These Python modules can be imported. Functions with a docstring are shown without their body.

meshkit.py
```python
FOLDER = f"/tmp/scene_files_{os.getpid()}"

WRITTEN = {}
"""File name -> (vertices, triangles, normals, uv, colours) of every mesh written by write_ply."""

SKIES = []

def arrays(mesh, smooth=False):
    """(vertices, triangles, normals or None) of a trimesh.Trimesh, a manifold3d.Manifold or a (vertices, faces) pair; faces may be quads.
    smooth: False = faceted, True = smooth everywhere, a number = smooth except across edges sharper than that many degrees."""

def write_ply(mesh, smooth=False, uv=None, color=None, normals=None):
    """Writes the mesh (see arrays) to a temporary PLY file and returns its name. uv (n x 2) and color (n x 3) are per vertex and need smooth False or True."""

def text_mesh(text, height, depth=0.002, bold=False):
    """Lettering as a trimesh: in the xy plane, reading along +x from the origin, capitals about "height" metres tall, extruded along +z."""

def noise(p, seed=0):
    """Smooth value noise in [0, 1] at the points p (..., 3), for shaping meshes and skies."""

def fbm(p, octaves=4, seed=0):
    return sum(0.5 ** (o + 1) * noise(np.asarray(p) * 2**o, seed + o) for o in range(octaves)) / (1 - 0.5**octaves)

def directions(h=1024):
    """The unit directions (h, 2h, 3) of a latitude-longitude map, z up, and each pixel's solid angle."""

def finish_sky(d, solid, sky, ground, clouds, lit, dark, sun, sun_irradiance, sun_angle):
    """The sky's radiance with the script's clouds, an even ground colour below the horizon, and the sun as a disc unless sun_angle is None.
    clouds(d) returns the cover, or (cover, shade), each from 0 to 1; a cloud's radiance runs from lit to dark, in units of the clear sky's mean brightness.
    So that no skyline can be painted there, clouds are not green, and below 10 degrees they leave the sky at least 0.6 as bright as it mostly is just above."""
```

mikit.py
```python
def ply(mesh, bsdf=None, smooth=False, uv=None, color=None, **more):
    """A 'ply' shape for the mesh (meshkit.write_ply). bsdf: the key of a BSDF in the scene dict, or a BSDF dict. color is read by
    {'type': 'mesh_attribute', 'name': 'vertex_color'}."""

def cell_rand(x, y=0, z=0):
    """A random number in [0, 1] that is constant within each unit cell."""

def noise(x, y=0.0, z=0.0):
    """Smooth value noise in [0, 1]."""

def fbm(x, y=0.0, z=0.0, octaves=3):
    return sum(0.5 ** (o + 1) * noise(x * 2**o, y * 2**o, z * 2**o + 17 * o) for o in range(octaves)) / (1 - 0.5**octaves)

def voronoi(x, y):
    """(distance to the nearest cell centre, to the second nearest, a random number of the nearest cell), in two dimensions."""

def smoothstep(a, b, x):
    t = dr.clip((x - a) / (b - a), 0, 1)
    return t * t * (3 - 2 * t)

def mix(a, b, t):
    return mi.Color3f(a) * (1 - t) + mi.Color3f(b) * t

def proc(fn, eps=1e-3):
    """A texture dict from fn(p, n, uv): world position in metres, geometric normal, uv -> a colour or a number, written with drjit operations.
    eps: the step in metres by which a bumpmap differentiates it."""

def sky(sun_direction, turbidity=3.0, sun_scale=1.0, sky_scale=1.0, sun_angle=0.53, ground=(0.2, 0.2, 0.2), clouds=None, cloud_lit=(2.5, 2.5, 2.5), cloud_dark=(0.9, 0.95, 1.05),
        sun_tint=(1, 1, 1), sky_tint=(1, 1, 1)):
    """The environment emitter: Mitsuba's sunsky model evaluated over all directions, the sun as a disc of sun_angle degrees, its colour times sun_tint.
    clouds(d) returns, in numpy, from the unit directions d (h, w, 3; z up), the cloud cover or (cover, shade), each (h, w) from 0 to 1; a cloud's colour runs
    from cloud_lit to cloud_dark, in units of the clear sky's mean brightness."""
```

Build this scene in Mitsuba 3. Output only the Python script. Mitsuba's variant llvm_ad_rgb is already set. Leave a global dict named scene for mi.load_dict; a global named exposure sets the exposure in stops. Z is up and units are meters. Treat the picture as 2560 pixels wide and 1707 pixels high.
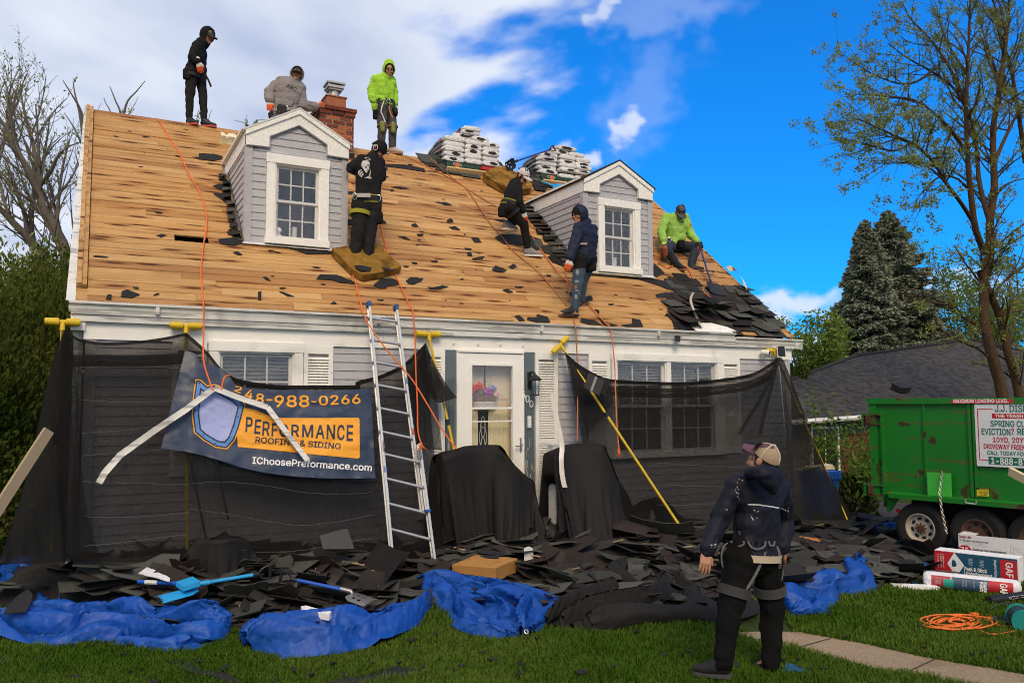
import math, random
import numpy as np, trimesh, manifold3d as m3, drjit as dr, mitsuba as mi, mikit, meshkit
from shapely.geometry import Polygon, box as sbox
from shapely import affinity
from mikit import noise, fbm, voronoi, cell_rand, smoothstep, mix
T = mi.ScalarTransform4f
scene, labels, CNT = {}, {}, {}
rng = np.random.default_rng(7)
random.seed(7)
# ---------------------------------------------------------------- camera, sky, exposure
exposure = 1.87
CAM = np.array([-0.0062, -9.1829, 2.0]); YAW, PIT, ROL, FOC = 0.4859, 0.0759, -0.0035, 2022.13
_F = np.array([math.sin(YAW)*math.cos(PIT), math.cos(YAW)*math.cos(PIT), math.sin(PIT)])
_R = np.array([math.cos(YAW), -math.sin(YAW), 0.0]); _U = np.cross(_R, _F)
_R, _U = _R*math.cos(ROL)+_U*math.sin(ROL), _U*math.cos(ROL)-_R*math.sin(ROL)
scene['camera'] = {'type': 'perspective', 'fov': math.degrees(2*math.atan(1280/FOC)), 'fov_axis': 'x', 'near_clip': 0.05, 'far_clip': 3000.0,
                   'to_world': T().look_at(origin=CAM.tolist(), target=(CAM+_F).tolist(), up=_U.tolist())}
SUN = (-0.28, -0.72, 0.66)

def clouds(d):
    """A broken overcast: a cloud bank on the left and behind, a clear gap on the right that ends in small puffs."""
    az = np.degrees(np.arctan2(d[..., 0], d[..., 1])); el = np.degrees(np.arcsin(np.clip(d[..., 2], -1, 1)))
    q = d/np.maximum(d[..., 2:3]+0.22, 0.1)
    big = meshkit.fbm(np.stack([q[..., 0]*1.3+3, q[..., 1]*1.3, q[..., 0]*0+1.7], -1), 5, 3)
    fine = meshkit.fbm(np.stack([q[..., 0]*6.2+q[..., 1]*2.5, q[..., 1]*4.6, q[..., 0]*0+.3], -1), 6, 11)
    wisp = meshkit.fbm(np.stack([q[..., 0]*3.1-q[..., 1]*1.2, q[..., 1]*3.4+8, q[..., 0]*0+5], -1), 5, 31)
    edge = 28.5+(el-21)*0.44                                       # azimuth where the bank ends
    x = np.abs((az-(edge+40)+180) % 360-180)-40                       # >0 inside the bank, degrees from its edge, on both sides of the gap
    s = lambda a, b, v: np.clip((v-a)/(b-a), 0, 1)**2*(3-2*np.clip((v-a)/(b-a), 0, 1))
    dens = s(-8, 14, x)*0.82+(fine-.5)*1.5*s(-11, -3, x)*(1-.45*s(8, 20, x))+(big-.5)*.55*s(-10, 0, x)
    cover = s(0.18, 0.52, dens)
    w1 = meshkit.fbm(np.stack([az*.55, el*.7, az*0+2], -1), 5, 41)-.5; w2 = meshkit.fbm(np.stack([az*.5, el*.75, az*0+7], -1), 5, 51)-.5
    for a0, e0, wa, we, k in ((36.2, 19.3, .95, 1.5, .8), (29.5, 14.8, 2.3, 1.3, 1.0), (33.6, 16.7, .9, .55, .8), (34.9, 26.9, 1.2, 1.8, .7), (31.7, 17.6, .5, .5, .6), (44.5, 2.6, 8.5, 1.5, .75), (46.6, 6.4, 4.2, .9, .85), (57, 6.4, 4.5, 1.3, .5), (39.2, 26.0, 5.0, 1.6, .22), (37.5, 21, 3, 4, .16)):
        g = np.exp(-((az+w1*3.2*min(wa, 1.6)-a0+(el-e0)*-.35)/wa)**2-((el+w2*3.2*min(we, 1.2)-e0)/we)**2)
        cover = np.maximum(cover, k*s(.22, .95, g*1.1*(.45+1.1*fine)))
    shade = np.clip(.36+(wisp-.5)*2.2+(big-.5)*.9, 0, 1)*s(2, 16, x)
    return cover*.97, shade

scene['sky'] = mikit.sky(SUN, turbidity=2.6, sun_scale=0.47, sky_scale=1.0, sun_angle=26, ground=(.06, .07, .05), clouds=clouds,
                         cloud_lit=(2.35, 2.5, 2.8), cloud_dark=(1.35, 1.58, 2.15), sky_tint=(.07, .93, 1.9), sun_tint=(1.0, .94, .84))

# ---------------------------------------------------------------- points from the photograph: rays (2560 x 1707 pixels) met with real planes of the place
A3 = lambda *a: np.array(a, float)
def ray(u, v): return _F+_R*(u-1280)/FOC-_U*(v-853.5)/FOC
def PY(u, v, y): d = ray(u, v); return CAM+d*(y-CAM[1])/d[1]
def PX(u, v, x): d = ray(u, v); return CAM+d*(x-CAM[0])/d[0]
def PZ(u, v, z=0.): d = ray(u, v); return CAM+d*(z-CAM[2])/d[2]
def PD(u, v, k): return CAM+ray(u, v)*k
def PP(u, v, p0, n): d = ray(u, v); return CAM+d*(((p0-CAM)@n)/(d@n))
YE, ZE, YR, ZR = .0114, 3.0316, 3.8771, 6.308
RS = math.hypot(YR-YE, ZR-ZE); RT = A3(0, (YR-YE)/RS, (ZR-ZE)/RS); RN = A3(0, -RT[2], RT[1])
XL, XR = -.06, 9.86
def RF(x, s, h=0.): return A3(x, YE, ZE)+RT*s+RN*h                    # roof frame: along the eave, up the slope, off the roof
def PR(u, v, h=0.): return PP(u, v, RF(0, 0, h), RN)
def rs(p): return float((np.asarray(p)-RF(0, 0))@RT)
def roofz(y): return ZE+(y-YE)*(ZR-ZE)/(YR-YE) if y <= YR else ZR-(y-YR)*(ZR-ZE)/(YR-YE)
NETN = np.array([0, 1, -.25])/math.hypot(1, .25)
def PN(u, v, off=0.): return PP(u, v, A3(0, -.15, 2.75)-NETN*off, NETN)   # the plane in which the net hangs from the eave to the ground
def zm(s, ox, oy): return lambda x, y: (ox+x/s, oy+y/s)

# ---------------------------------------------------------------- scene entries
def uniq(k):
    n = CNT.get(k, 0); CNT[k] = n+1
    return k if n == 0 else f'{k}_{n:03d}'
def add(key, mesh, mat, smooth=False, **kw):
    key = uniq(key); scene[key] = mikit.ply(mesh, mat, smooth, **kw); return key
def thing(name, label, cat, group=None, kind=None):
    key = uniq(name); tagk(key, label, cat, group, kind); return key
def tagk(key, label=None, cat=None, group=None, kind=None):
    labels[key] = {k: v for k, v in (('label', label), ('category', cat), ('group', group), ('kind', kind)) if v}
    return key
def one(name, mesh, mat, label, cat, group=None, smooth=False, kind=None, **kw):
    return tagk(add(name, mesh, mat, smooth, **kw), label, cat, group, kind)

# ---------------------------------------------------------------- mesh helpers: (vertices, triangles)
BV = np.array([[x, y, z] for x in (-1, 1) for y in (-1, 1) for z in (-1, 1)], float)
BF = np.array([[0, 1, 3], [0, 3, 2], [4, 6, 7], [4, 7, 5], [0, 4, 5], [0, 5, 1], [2, 3, 7], [2, 7, 6], [0, 2, 6], [0, 6, 4], [1, 5, 7], [1, 7, 3]])
def boxb(x0, x1, y0, y1, z0, z1): return (BV*A3(x1-x0, y1-y0, z1-z0)/2+A3(x0+x1, y0+y1, z0+z1)/2, BF)
def obox(c, ax, ay, az, h):
    M = np.array([ax, ay, az], float); M /= np.linalg.norm(M, axis=1, keepdims=True)
    v = (BV*np.asarray(h, float)) @ M+np.asarray(c, float)
    return (v, BF if np.linalg.det(M) > 0 else BF[:, ::-1])
def cat(*ms):
    ms = ms[0] if len(ms) == 1 and isinstance(ms[0], list) else ms
    V, F, n = [], [], 0
    for m in ms:
        v, f = (np.asarray(m.vertices), np.asarray(m.faces)) if hasattr(m, 'vertices') else m
        V.append(v); F.append(np.asarray(f)+n); n += len(v)
    return (np.vstack(V), np.vstack(F))
def tube(pts, r, sides=6, caps=True):
    p = np.asarray(pts, float); r = np.broadcast_to(np.asarray(r, float), (len(p),))
    t = np.gradient(p, axis=0); t /= np.linalg.norm(t, axis=1, keepdims=True)+1e-12
    a = np.cross(t[0], [0, 0, 1.] if abs(t[0][2]) < .9 else [1., 0, 0]); a /= np.linalg.norm(a)
    fr = []
    for k in range(len(p)):
        a = a-t[k]*(a@t[k]); a /= np.linalg.norm(a)+1e-12; fr.append(a)
    a = np.array(fr); b = np.cross(t, a); g = np.arange(sides)*2*math.pi/sides
    v = p[:, None]+r[:, None, None]*(np.cos(g)[None, :, None]*a[:, None]+np.sin(g)[None, :, None]*b[:, None])
    i, j = np.meshgrid(np.arange(len(p)-1), np.arange(sides), indexing='ij')
    q = np.stack([i*sides+j, i*sides+(j+1) % sides, (i+1)*sides+(j+1) % sides, (i+1)*sides+j], -1).reshape(-1, 4)
    f = [q[:, [0, 1, 2]], q[:, [0, 2, 3]]]; v = v.reshape(-1, 3)
    if caps:
        n = len(v); v = np.vstack([v, p[:1], p[-1:]]); k = np.arange(sides)
        f += [np.stack([k*0+n, (k+1) % sides, k], 1), np.stack([k*0+n+1, n-sides+k, n-sides+(k+1) % sides], 1)]
    return (v, np.vstack(f))
def spl(pts, n=40):
    p = np.asarray(pts, float)
    if len(p) < 3: return p[0]+(p[-1]-p[0])*np.linspace(0, 1, n)[:, None]
    from scipy.interpolate import PchipInterpolator
    s = np.r_[0, np.cumsum(np.linalg.norm(np.diff(p, axis=0), axis=1)+1e-9)]
    return PchipInterpolator(s, p)(np.linspace(0, s[-1], n))
def grid(P):
    """A sheet through points P (n, m, 3)."""
    n, m = P.shape[:2]; i, j = np.meshgrid(np.arange(n-1), np.arange(m-1), indexing='ij')
    q = np.stack([i*m+j, (i+1)*m+j, (i+1)*m+j+1, i*m+j+1], -1).reshape(-1, 4)
    return (P.reshape(-1, 3), np.vstack([q[:, [0, 1, 2]], q[:, [0, 2, 3]]]))
def relax(X, ru, rv, pin=None, attract=None, iters=260, floor=None, grav=.0006, bend=.12, wall=None, seed=0, jitter=.01):
    """Cloth that has more material than room: its edges are pulled back to their rest lengths, so that it buckles into folds and settles."""
    r = np.random.default_rng(seed); X = X+r.normal(0, jitter, X.shape)*A3(.3, .3, 1); V = np.zeros_like(X); X0 = X.copy(); rs_ = np.hypot(ru[:, :-1], rv[:-1])
    def pr(A, B, rest, k):
        d = B-A; L = np.linalg.norm(d, axis=-1, keepdims=True)+1e-9; c = d*((L-rest[..., None])/L*.5*k); A += c; B -= c
    for it in range(iters):
        Y = X+V*.93; Y[..., 2] -= grav; P0 = X.copy()
        if attract is not None: Y[..., :2] += (attract[0][..., :2]-Y[..., :2])*attract[1][..., None]
        for _ in range(2):
            for o in (0, 1):
                n = (Y.shape[0]-o)//2*2; pr(Y[o:o+n:2], Y[o+1:o+n:2], ru[o:o+n:2], .9); n = (Y.shape[1]-o)//2*2; pr(Y[:, o:o+n:2], Y[:, o+1:o+n:2], rv[:, o:o+n:2], .9)
            pr(Y[:-1:2, :-1], Y[1::2, 1:][:Y[:-1:2].shape[0]], rs_[::2][:Y[:-1:2].shape[0]], .35); pr(Y[1:-1:2, 1:], Y[2::2, :-1][:Y[1:-1:2].shape[0]], rs_[1::2][:Y[1:-1:2].shape[0]], .35)
            for o in (0, 2):
                for a, b, q in ((Y[o:-2:4], Y[o+2::4], ru[o:-1:4]+ru[o+1::4][:len(ru[o:-1:4])]), (Y[:, o:-2:4].swapaxes(0, 1), Y[:, o+2::4].swapaxes(0, 1), (rv[:, o:-1:4]+rv[:, o+1::4][:, :rv[:, o:-1:4].shape[1]]).T)):
                    k = min(len(a), len(b), len(q)); pr(a[:k], b[:k], q[:k], bend)
        if floor is not None: Y[..., 2] = np.maximum(Y[..., 2], floor(Y[..., 0], Y[..., 1]))
        if wall is not None: Y[..., 1] = np.minimum(Y[..., 1], wall)
        if pin is not None: Y[pin] = X0[pin]
        V = np.clip(Y-P0, -.03, .03); X = Y
    return X
def quad(a, b, c, d): return (np.array([a, b, c, d], float), np.array([[0, 1, 2], [0, 2, 3]]))
def prism(poly, h, frame):
    """A flat outline (2-D points or a shapely polygon) given thickness h and laid out by frame(xy -> (o, ax, ay, az))."""
    poly = poly if hasattr(poly, 'exterior') else Polygon(poly)
    if not poly.is_valid: poly = poly.buffer(0)
    if hasattr(poly, 'geoms'): poly = max(poly.geoms, key=lambda g: g.area)
    m = trimesh.creation.extrude_polygon(poly, h, engine='earcut'); o, ax, ay, az = frame
    return (np.asarray(m.vertices) @ np.array([ax, ay, az], float)+np.asarray(o, float), np.asarray(m.faces))
def text(s, h, frame, depth=.003, bold=False, fit=None, center=True, sub=None):
    """Lettering that stands depth proud of the plane frame = (o, right, up, out); fit: total width in metres."""
    m = meshkit.text_mesh(s, h, depth, bold); v = np.asarray(m.vertices).copy(); f = np.asarray(m.faces)
    w = v[:, 0].max()-v[:, 0].min(); v[:, 0] -= v[:, 0].min()
    if fit: v[:, 0] *= fit/w; w = fit
    if center: v[:, 0] -= w/2
    if sub: v, f = trimesh.remesh.subdivide_to_size(v, f, sub)
    if callable(frame): return (frame(v), f)
    o, ax, ay, az = frame
    return (v @ np.array([ax, ay, az], float)+np.asarray(o, float), f)
def lathe(prof, n=24):
    m = trimesh.creation.revolve(np.asarray(prof, float), sections=n); return (np.asarray(m.vertices), np.asarray(m.faces))
def xf(m, M=None, t=(0, 0, 0)):
    v, f = m; return ((v @ np.asarray(M, float).T if M is not None else v)+np.asarray(t, float), f)
def rotm(ax, deg):
    return trimesh.transformations.rotation_matrix(math.radians(deg), ax)[:3, :3]
def align(axis):
    """A rotation that takes +z to axis."""
    a = np.asarray(axis, float); a /= np.linalg.norm(a); b = np.cross(a, [0, 0, 1.] if abs(a[2]) < .9 else [1., 0, 0]); b /= np.linalg.norm(b)
    return np.stack([np.cross(b, a)*-1, b, a], 1) if np.linalg.det(np.stack([np.cross(b, a)*-1, b, a], 1)) > 0 else np.stack([np.cross(b, a), b, a], 1)
ICO = {k: np.asarray(trimesh.creation.icosphere(k).vertices) for k in (1, 2)}
def hull(*balls, k=1): return m3.Manifold.hull_points(np.vstack([np.asarray(c, float)+ICO[k]*np.asarray(r, float) for c, r in balls]))
def fuse(ms, length=.03, it=8, keep=None):
    m = m3.Manifold.batch_boolean(ms, m3.OpType.Add)
    m = m.refine_to_length(length); k = m.to_mesh(); t = trimesh.Trimesh(np.asarray(k.vert_properties[:, :3], float), np.asarray(k.tri_verts), process=False)
    if it: trimesh.smoothing.filter_taubin(t, .5, .53, iterations=it)
    return t
def folds(t, amp, freq, seed=0, stretch=(1, 1, 1)):
    """Cloth creases: the surface is moved along its normals by ridged noise."""
    v = np.asarray(t.vertices); n = np.asarray(t.vertex_normals); q = v*freq*np.asarray(stretch)
    d = np.abs(meshkit.noise(q, seed)-.5)*2+np.abs(meshkit.noise(q*2.1, seed+5)-.5)-.55
    t.vertices = v+n*(d*amp)[:, None]; return t

# ---------------------------------------------------------------- materials
MATS = {}
def M(rgb, rough=.7, metallic=0., spec=.4, coat=0., bump=None, sheen=0., two=True):
    key = 'mat_'+'_'.join(f'{int(round(c*1000)):04d}' for c in rgb)+f'_{int(rough*100)}_{int(metallic*100)}_{int(coat*100)}_{int(spec*100)}'+('_'+bump if bump else '')
    if key not in MATS:
        b = {'type': 'principled', 'base_color': {'type': 'rgb', 'value': list(map(float, rgb))}, 'roughness': rough, 'metallic': metallic, 'specular': spec, 'clearcoat': coat, 'sheen': sheen}
        if bump: b = {'type': 'bumpmap', 'arbitrary': BUMPS[bump][0], 'scale': BUMPS[bump][1], 'bsdf': b}
        scene[key] = {'type': 'twosided', 'bsdf': b} if two else b; MATS[key] = 1
    return key
def PM(key, fn, rough=.7, spec=.4, metallic=0., coat=0., bump=None, two=True, eps=2e-3):
    b = {'type': 'principled', 'base_color': mikit.proc(fn), 'roughness': rough, 'metallic': metallic, 'specular': spec, 'clearcoat': coat}
    if bump: b = {'type': 'bumpmap', 'arbitrary': BUMPS[bump][0], 'scale': BUMPS[bump][1], 'bsdf': b}
    scene[key] = {'type': 'twosided', 'bsdf': b} if two else b
    return key
BUMPS = {
    'cloth': (mikit.proc(lambda p, n, uv: fbm(p.x*15, p.y*15, p.z*15, 2), 6e-3), .006),
    'grit': (mikit.proc(lambda p, n, uv: fbm(p.x*180, p.y*180, p.z*180, 2), 2e-3), .003),
    'crinkle': (mikit.proc(lambda p, n, uv: dr.abs(fbm(p.x*7, p.y*7, p.z*7, 2)-.5)*2+dr.abs(noise(p.x*21, p.y*21, p.z*21)-.5)*.4, 5e-3), .016),
}
def _deck(p, n, uv):
    k = dr.floor(uv.y/10); r = cell_rand(k, 3); r2 = cell_rand(k, 7); y = uv.y-k*10
    g = fbm(uv.x*1.1+r*40, y*46+r2*9, r*13, 4); ring = noise(uv.x*.9+r*50, y*16+fbm(uv.x*1.4, r*9, 0, 2)*2.2, r2*7)
    base = mix(mi.Color3f(.70, .45, .185), mi.Color3f(.62, .355, .125), r)
    base = mix(base, mi.Color3f(.45, .225, .085), smoothstep(.76, .92, r2)*.65)
    base = mix(base, mi.Color3f(.74, .50, .22), smoothstep(.3, .05, r2)*.8)
    c = mix(base, base*mi.Color3f(.55, .40, .28), smoothstep(.48, .82, g)*.6)
    c = mix(c, c*mi.Color3f(.66, .5, .36), smoothstep(.55, .8, ring)*.55)
    d1, d2, kr = voronoi(uv.x*1.5+r*31, y*8+k*3.3)                 # knots
    c = mix(c, mi.Color3f(.17, .065, .022), smoothstep(.21, .08, d1)*smoothstep(.55, .6, kr))
    c = mix(c, c*mi.Color3f(.62, .5, .4), smoothstep(.42, .15, d1)*smoothstep(.52, .56, kr)*.8)
    st = fbm(p.x*.55+p.y*.2, (p.z*1.3), r*.35, 4)                      # weather stains across boards
    c = mix(c, c*mi.Color3f(.74, .66, .60), smoothstep(.48, .72, st)*.6)
    c = mix(c, c*mi.Color3f(.45, .36, .30), smoothstep(.012, .0, y)*.55+smoothstep(.126, .138, y)*.55)
    pale = fbm(p.x*1.9+9, p.z*2.4, 3, 4)
    c = c*(.86+.28*pale)
    nx = uv.x/.4-dr.floor(uv.x/.4); nail = dr.sqrt(dr.square((nx-.5)*.4)+dr.square(dr.abs(y-.07)-.035))
    return mix(c, mi.Color3f(.05, .03, .02), smoothstep(.007, .003, nail)*.8)
PM('deck_wood', _deck, rough=.72, spec=.25)
def _siding(p, n, uv):
    g = fbm(p.x*2.5, p.z*14, p.y*2, 3); k = cell_rand(dr.floor(p.x/1.9+dr.floor(p.z/.105)*.37), dr.floor(p.z/.105), 2)
    c = mix(mi.Color3f(.385, .383, .408), mi.Color3f(.435, .433, .458), g*.7+k*.3)
    return mix(c, c*mi.Color3f(.72, .72, .70), smoothstep(.52, .80, fbm(p.x*1.3, p.z*.9, p.y, 4))*.4+smoothstep(.58, .8, fbm(p.x*7, p.z*.7, p.y*7, 3))*.2)
PM('siding_paint', _siding, rough=.5, spec=.35)
def _white(p, n, uv):
    g = fbm(p.x*2.1, p.y*2.1, p.z*3.2, 2); s = fbm(p.x*5, p.y*4, p.z*1.6, 2)
    c = mix(mi.Color3f(.82, .815, .765), mi.Color3f(.765, .76, .705), g)
    return mix(c, mi.Color3f(.50, .49, .44), smoothstep(.55, .8, s)*smoothstep(.40, .7, g)*.55)
PM('white_paint', _white, rough=.45, spec=.4)
def _gutter(p, n, uv):
    s = fbm(p.x*4, p.y*3, p.z*1.2, 3); g = fbm(p.x*1.2, p.z*14, 3, 2)
    c = mix(mi.Color3f(.68, .68, .64), mi.Color3f(.56, .56, .52), g)
    c = mix(c, mi.Color3f(.17, .165, .15), smoothstep(.50, .80, s)*.55)
    return mix(c, mi.Color3f(.10, .10, .09), smoothstep(.56, .66, fbm(p.x*2.3, p.z*30, 9, 4))*.5)
PM('gutter_paint', _gutter, rough=.4, spec=.45)
def _slate(p, n, uv):
    k = dr.floor(uv.y/10); r = cell_rand(k, 1); r2 = cell_rand(k, 5); w = fbm(p.x*7, p.y*7, p.z*7, 3)
    gr = cell_rand(p.x*210, p.y*210, p.z*210)
    c = mix(mi.Color3f(.013, .0125, .0125), mi.Color3f(.028, .026, .025), r)
    c = mix(c, mi.Color3f(.076, .080, .068), smoothstep(.50, .56, r2)*(.30+.6*r))
    c = mix(c, mi.Color3f(.034, .025, .022), smoothstep(.30, .26, r2)*.7)
    c = c*(.72+.5*gr+.35*(w-.5))
    return mix(c, mi.Color3f(.11, .11, .10), smoothstep(.66, .8, fbm(p.x*3.3, p.y*3.3, p.z*5+r*9, 4))*.22)
PM('asphalt_shingle', _slate, rough=.92, spec=.2, bump='grit')
def _brick(p, n, uv):
    k = dr.floor(uv.y/10); r = cell_rand(k, 2); g = fbm(p.x*16, p.y*16, p.z*22, 4)
    c = mix(mi.Color3f(.135, .038, .024), mi.Color3f(.215, .066, .036), r)
    c = mix(c, mi.Color3f(.06, .026, .022), smoothstep(.72, .9, cell_rand(k, 9))*.75)
    c = mix(c, mi.Color3f(.42, .13, .05), smoothstep(.93, .95, cell_rand(k, 12))*.8)
    return mix(c, c*.45, smoothstep(.5, .8, g)*.8)
PM('brick_clay', _brick, rough=.9, spec=.2, bump='grit')
def _mud(p, n, uv):
    g = fbm(p.x*1.3, p.y*1.3, 0, 4); f = fbm(p.x*30, p.y*30, 1, 3)
    return mix(mi.Color3f(.020, .036, .008), mi.Color3f(.034, .050, .012), g)*(.5+f)
PM('lawn_soil', _mud, rough=.95, spec=.1)
def _conc(p, n, uv):
    g = fbm(p.x*2.1, p.y*2.1, 0, 4); sp = cell_rand(p.x*130, p.y*130, 3); s2 = noise(p.x*70, p.y*70, 1)
    c = mix(mi.Color3f(.275, .21, .14), mi.Color3f(.22, .165, .11), g)*(.78+.35*sp*s2+.15*s2)
    return mix(c, c*.55, smoothstep(.62, .8, fbm(p.x*5, p.y*5, 4, 3))*.4)
PM('walk_concrete', _conc, rough=.95, spec=.15, bump='grit')
def _asph(p, n, uv):
    return mix(mi.Color3f(.045, .045, .047), mi.Color3f(.03, .03, .03), fbm(p.x*2, p.y*2, 0, 4))*(.7+.6*cell_rand(p.x*120, p.y*120))
PM('drive_asphalt', _asph, rough=.95, spec=.15)
def _tarp(p, n, uv):
    w = dr.maximum(smoothstep(.40, .5, dr.abs(uv.x*150-dr.floor(uv.x*150)-.5)), smoothstep(.40, .5, dr.abs(uv.y*150-dr.floor(uv.y*150)-.5)))
    c = mix(mi.Color3f(.008, .080, .40), mi.Color3f(.005, .052, .28), fbm(p.x*3, p.y*3, p.z*3, 3))
    c = mix(c, mi.Color3f(.03, .13, .44), smoothstep(.55, .8, fbm(p.x*14, p.y*14, p.z*14, 3))*.35)
    return c*(1-.18*w)
PM('blue_tarpaulin', _tarp, rough=.50, spec=.28, bump='crinkle')
def _foam(p, n, uv):
    g = fbm(p.x*14, p.y*14, p.z*14, 4); d = fbm(p.x*5, p.y*5, p.z*5, 3)
    return mix(mix(mi.Color3f(.30, .165, .035), mi.Color3f(.17, .088, .018), g), mi.Color3f(.07, .036, .009), smoothstep(.52, .74, d)*.75)
PM('foam_brown', _foam, rough=.97, spec=.1, bump='grit')
def _card(p, n, uv):
    g = fbm(p.x*9, p.y*9, p.z*9, 4)
    return mix(mix(mi.Color3f(.36, .185, .055), mi.Color3f(.29, .14, .04), g), mi.Color3f(.05, .035, .02), smoothstep(.60, .74, fbm(p.x*4.5, p.y*7, p.z*4, 4))*.7)
PM('cardboard', _card, rough=.85, spec=.2)
def _dgreen(p, n, uv):
    g = fbm(p.x*2.2, p.y*2.2, p.z*1.1, 4); r = fbm(p.x*6, p.y*6, p.z*4.2, 4)
    c = mix(mi.Color3f(.008, .18, .014), mi.Color3f(.005, .12, .010), g)
    c = mix(c, mi.Color3f(.045, .016, .008), smoothstep(.665, .69, r)*.9)
    return mix(c, mi.Color3f(.10, .05, .02), smoothstep(.58, .70, fbm(p.x*3, p.y*3, p.z*13, 3))*.4)
PM('dumpster_green', _dgreen, rough=.42, spec=.45)
def _nroof(p, n, uv):
    row = dr.floor(uv.y/.14); fx = uv.x/.16+cell_rand(row, 4)*7; t = cell_rand(dr.floor(fx), row, 1); fy = uv.y/.14-row
    c = mix(mi.Color3f(.030, .029, .029), mi.Color3f(.060, .058, .057), t)
    c = mix(c, mi.Color3f(.016, .016, .018), smoothstep(.16, .03, fy)*smoothstep(.35, .5, t))
    return c*(.75+.5*cell_rand(p.x*90, p.y*90, p.z*90))
PM('neighbour_shingles', _nroof, rough=.95, spec=.15)
def _bark(p, n, uv):
    g = fbm(p.x*24, p.y*24, p.z*5, 4)
    return mix(mi.Color3f(.105, .066, .038), mi.Color3f(.042, .027, .017), g)
PM('bark_brown', _bark, rough=.95, spec=.1)
def _bark2(p, n, uv):
    return mix(mi.Color3f(.20, .175, .145), mi.Color3f(.10, .085, .068), fbm(p.x*14, p.y*14, p.z*4, 3))
PM('bark_grey', _bark2, rough=.95, spec=.1)
def leafmat(key, a, b, f=2.0, tr=.5):
    fn = lambda p, n, uv: mix(mi.Color3f(*a), mi.Color3f(*b), smoothstep(.3, .7, fbm(p.x*f, p.y*f, p.z*f, 3))*.7+.3*cell_rand(p.x*9, p.y*9, p.z*9))
    scene[key] = {'type': 'principledthin', 'base_color': mikit.proc(fn), 'roughness': .6, 'diff_trans': tr, 'spec_trans': 0.0}
leafmat('leaf_grass', (.055, .115, .012), (.105, .165, .025), 1.3, .6)
leafmat('leaf_young', (.19, .24, .055), (.29, .32, .09), 1.6, .7)
leafmat('leaf_spring', (.12, .20, .035), (.20, .25, .06), .5, .7)
leafmat('leaf_hedge', (.016, .036, .007), (.085, .105, .022), .8, .35)
leafmat('leaf_spruce', (.155, .18, .125), (.27, .30, .22), .7, .25)
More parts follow.
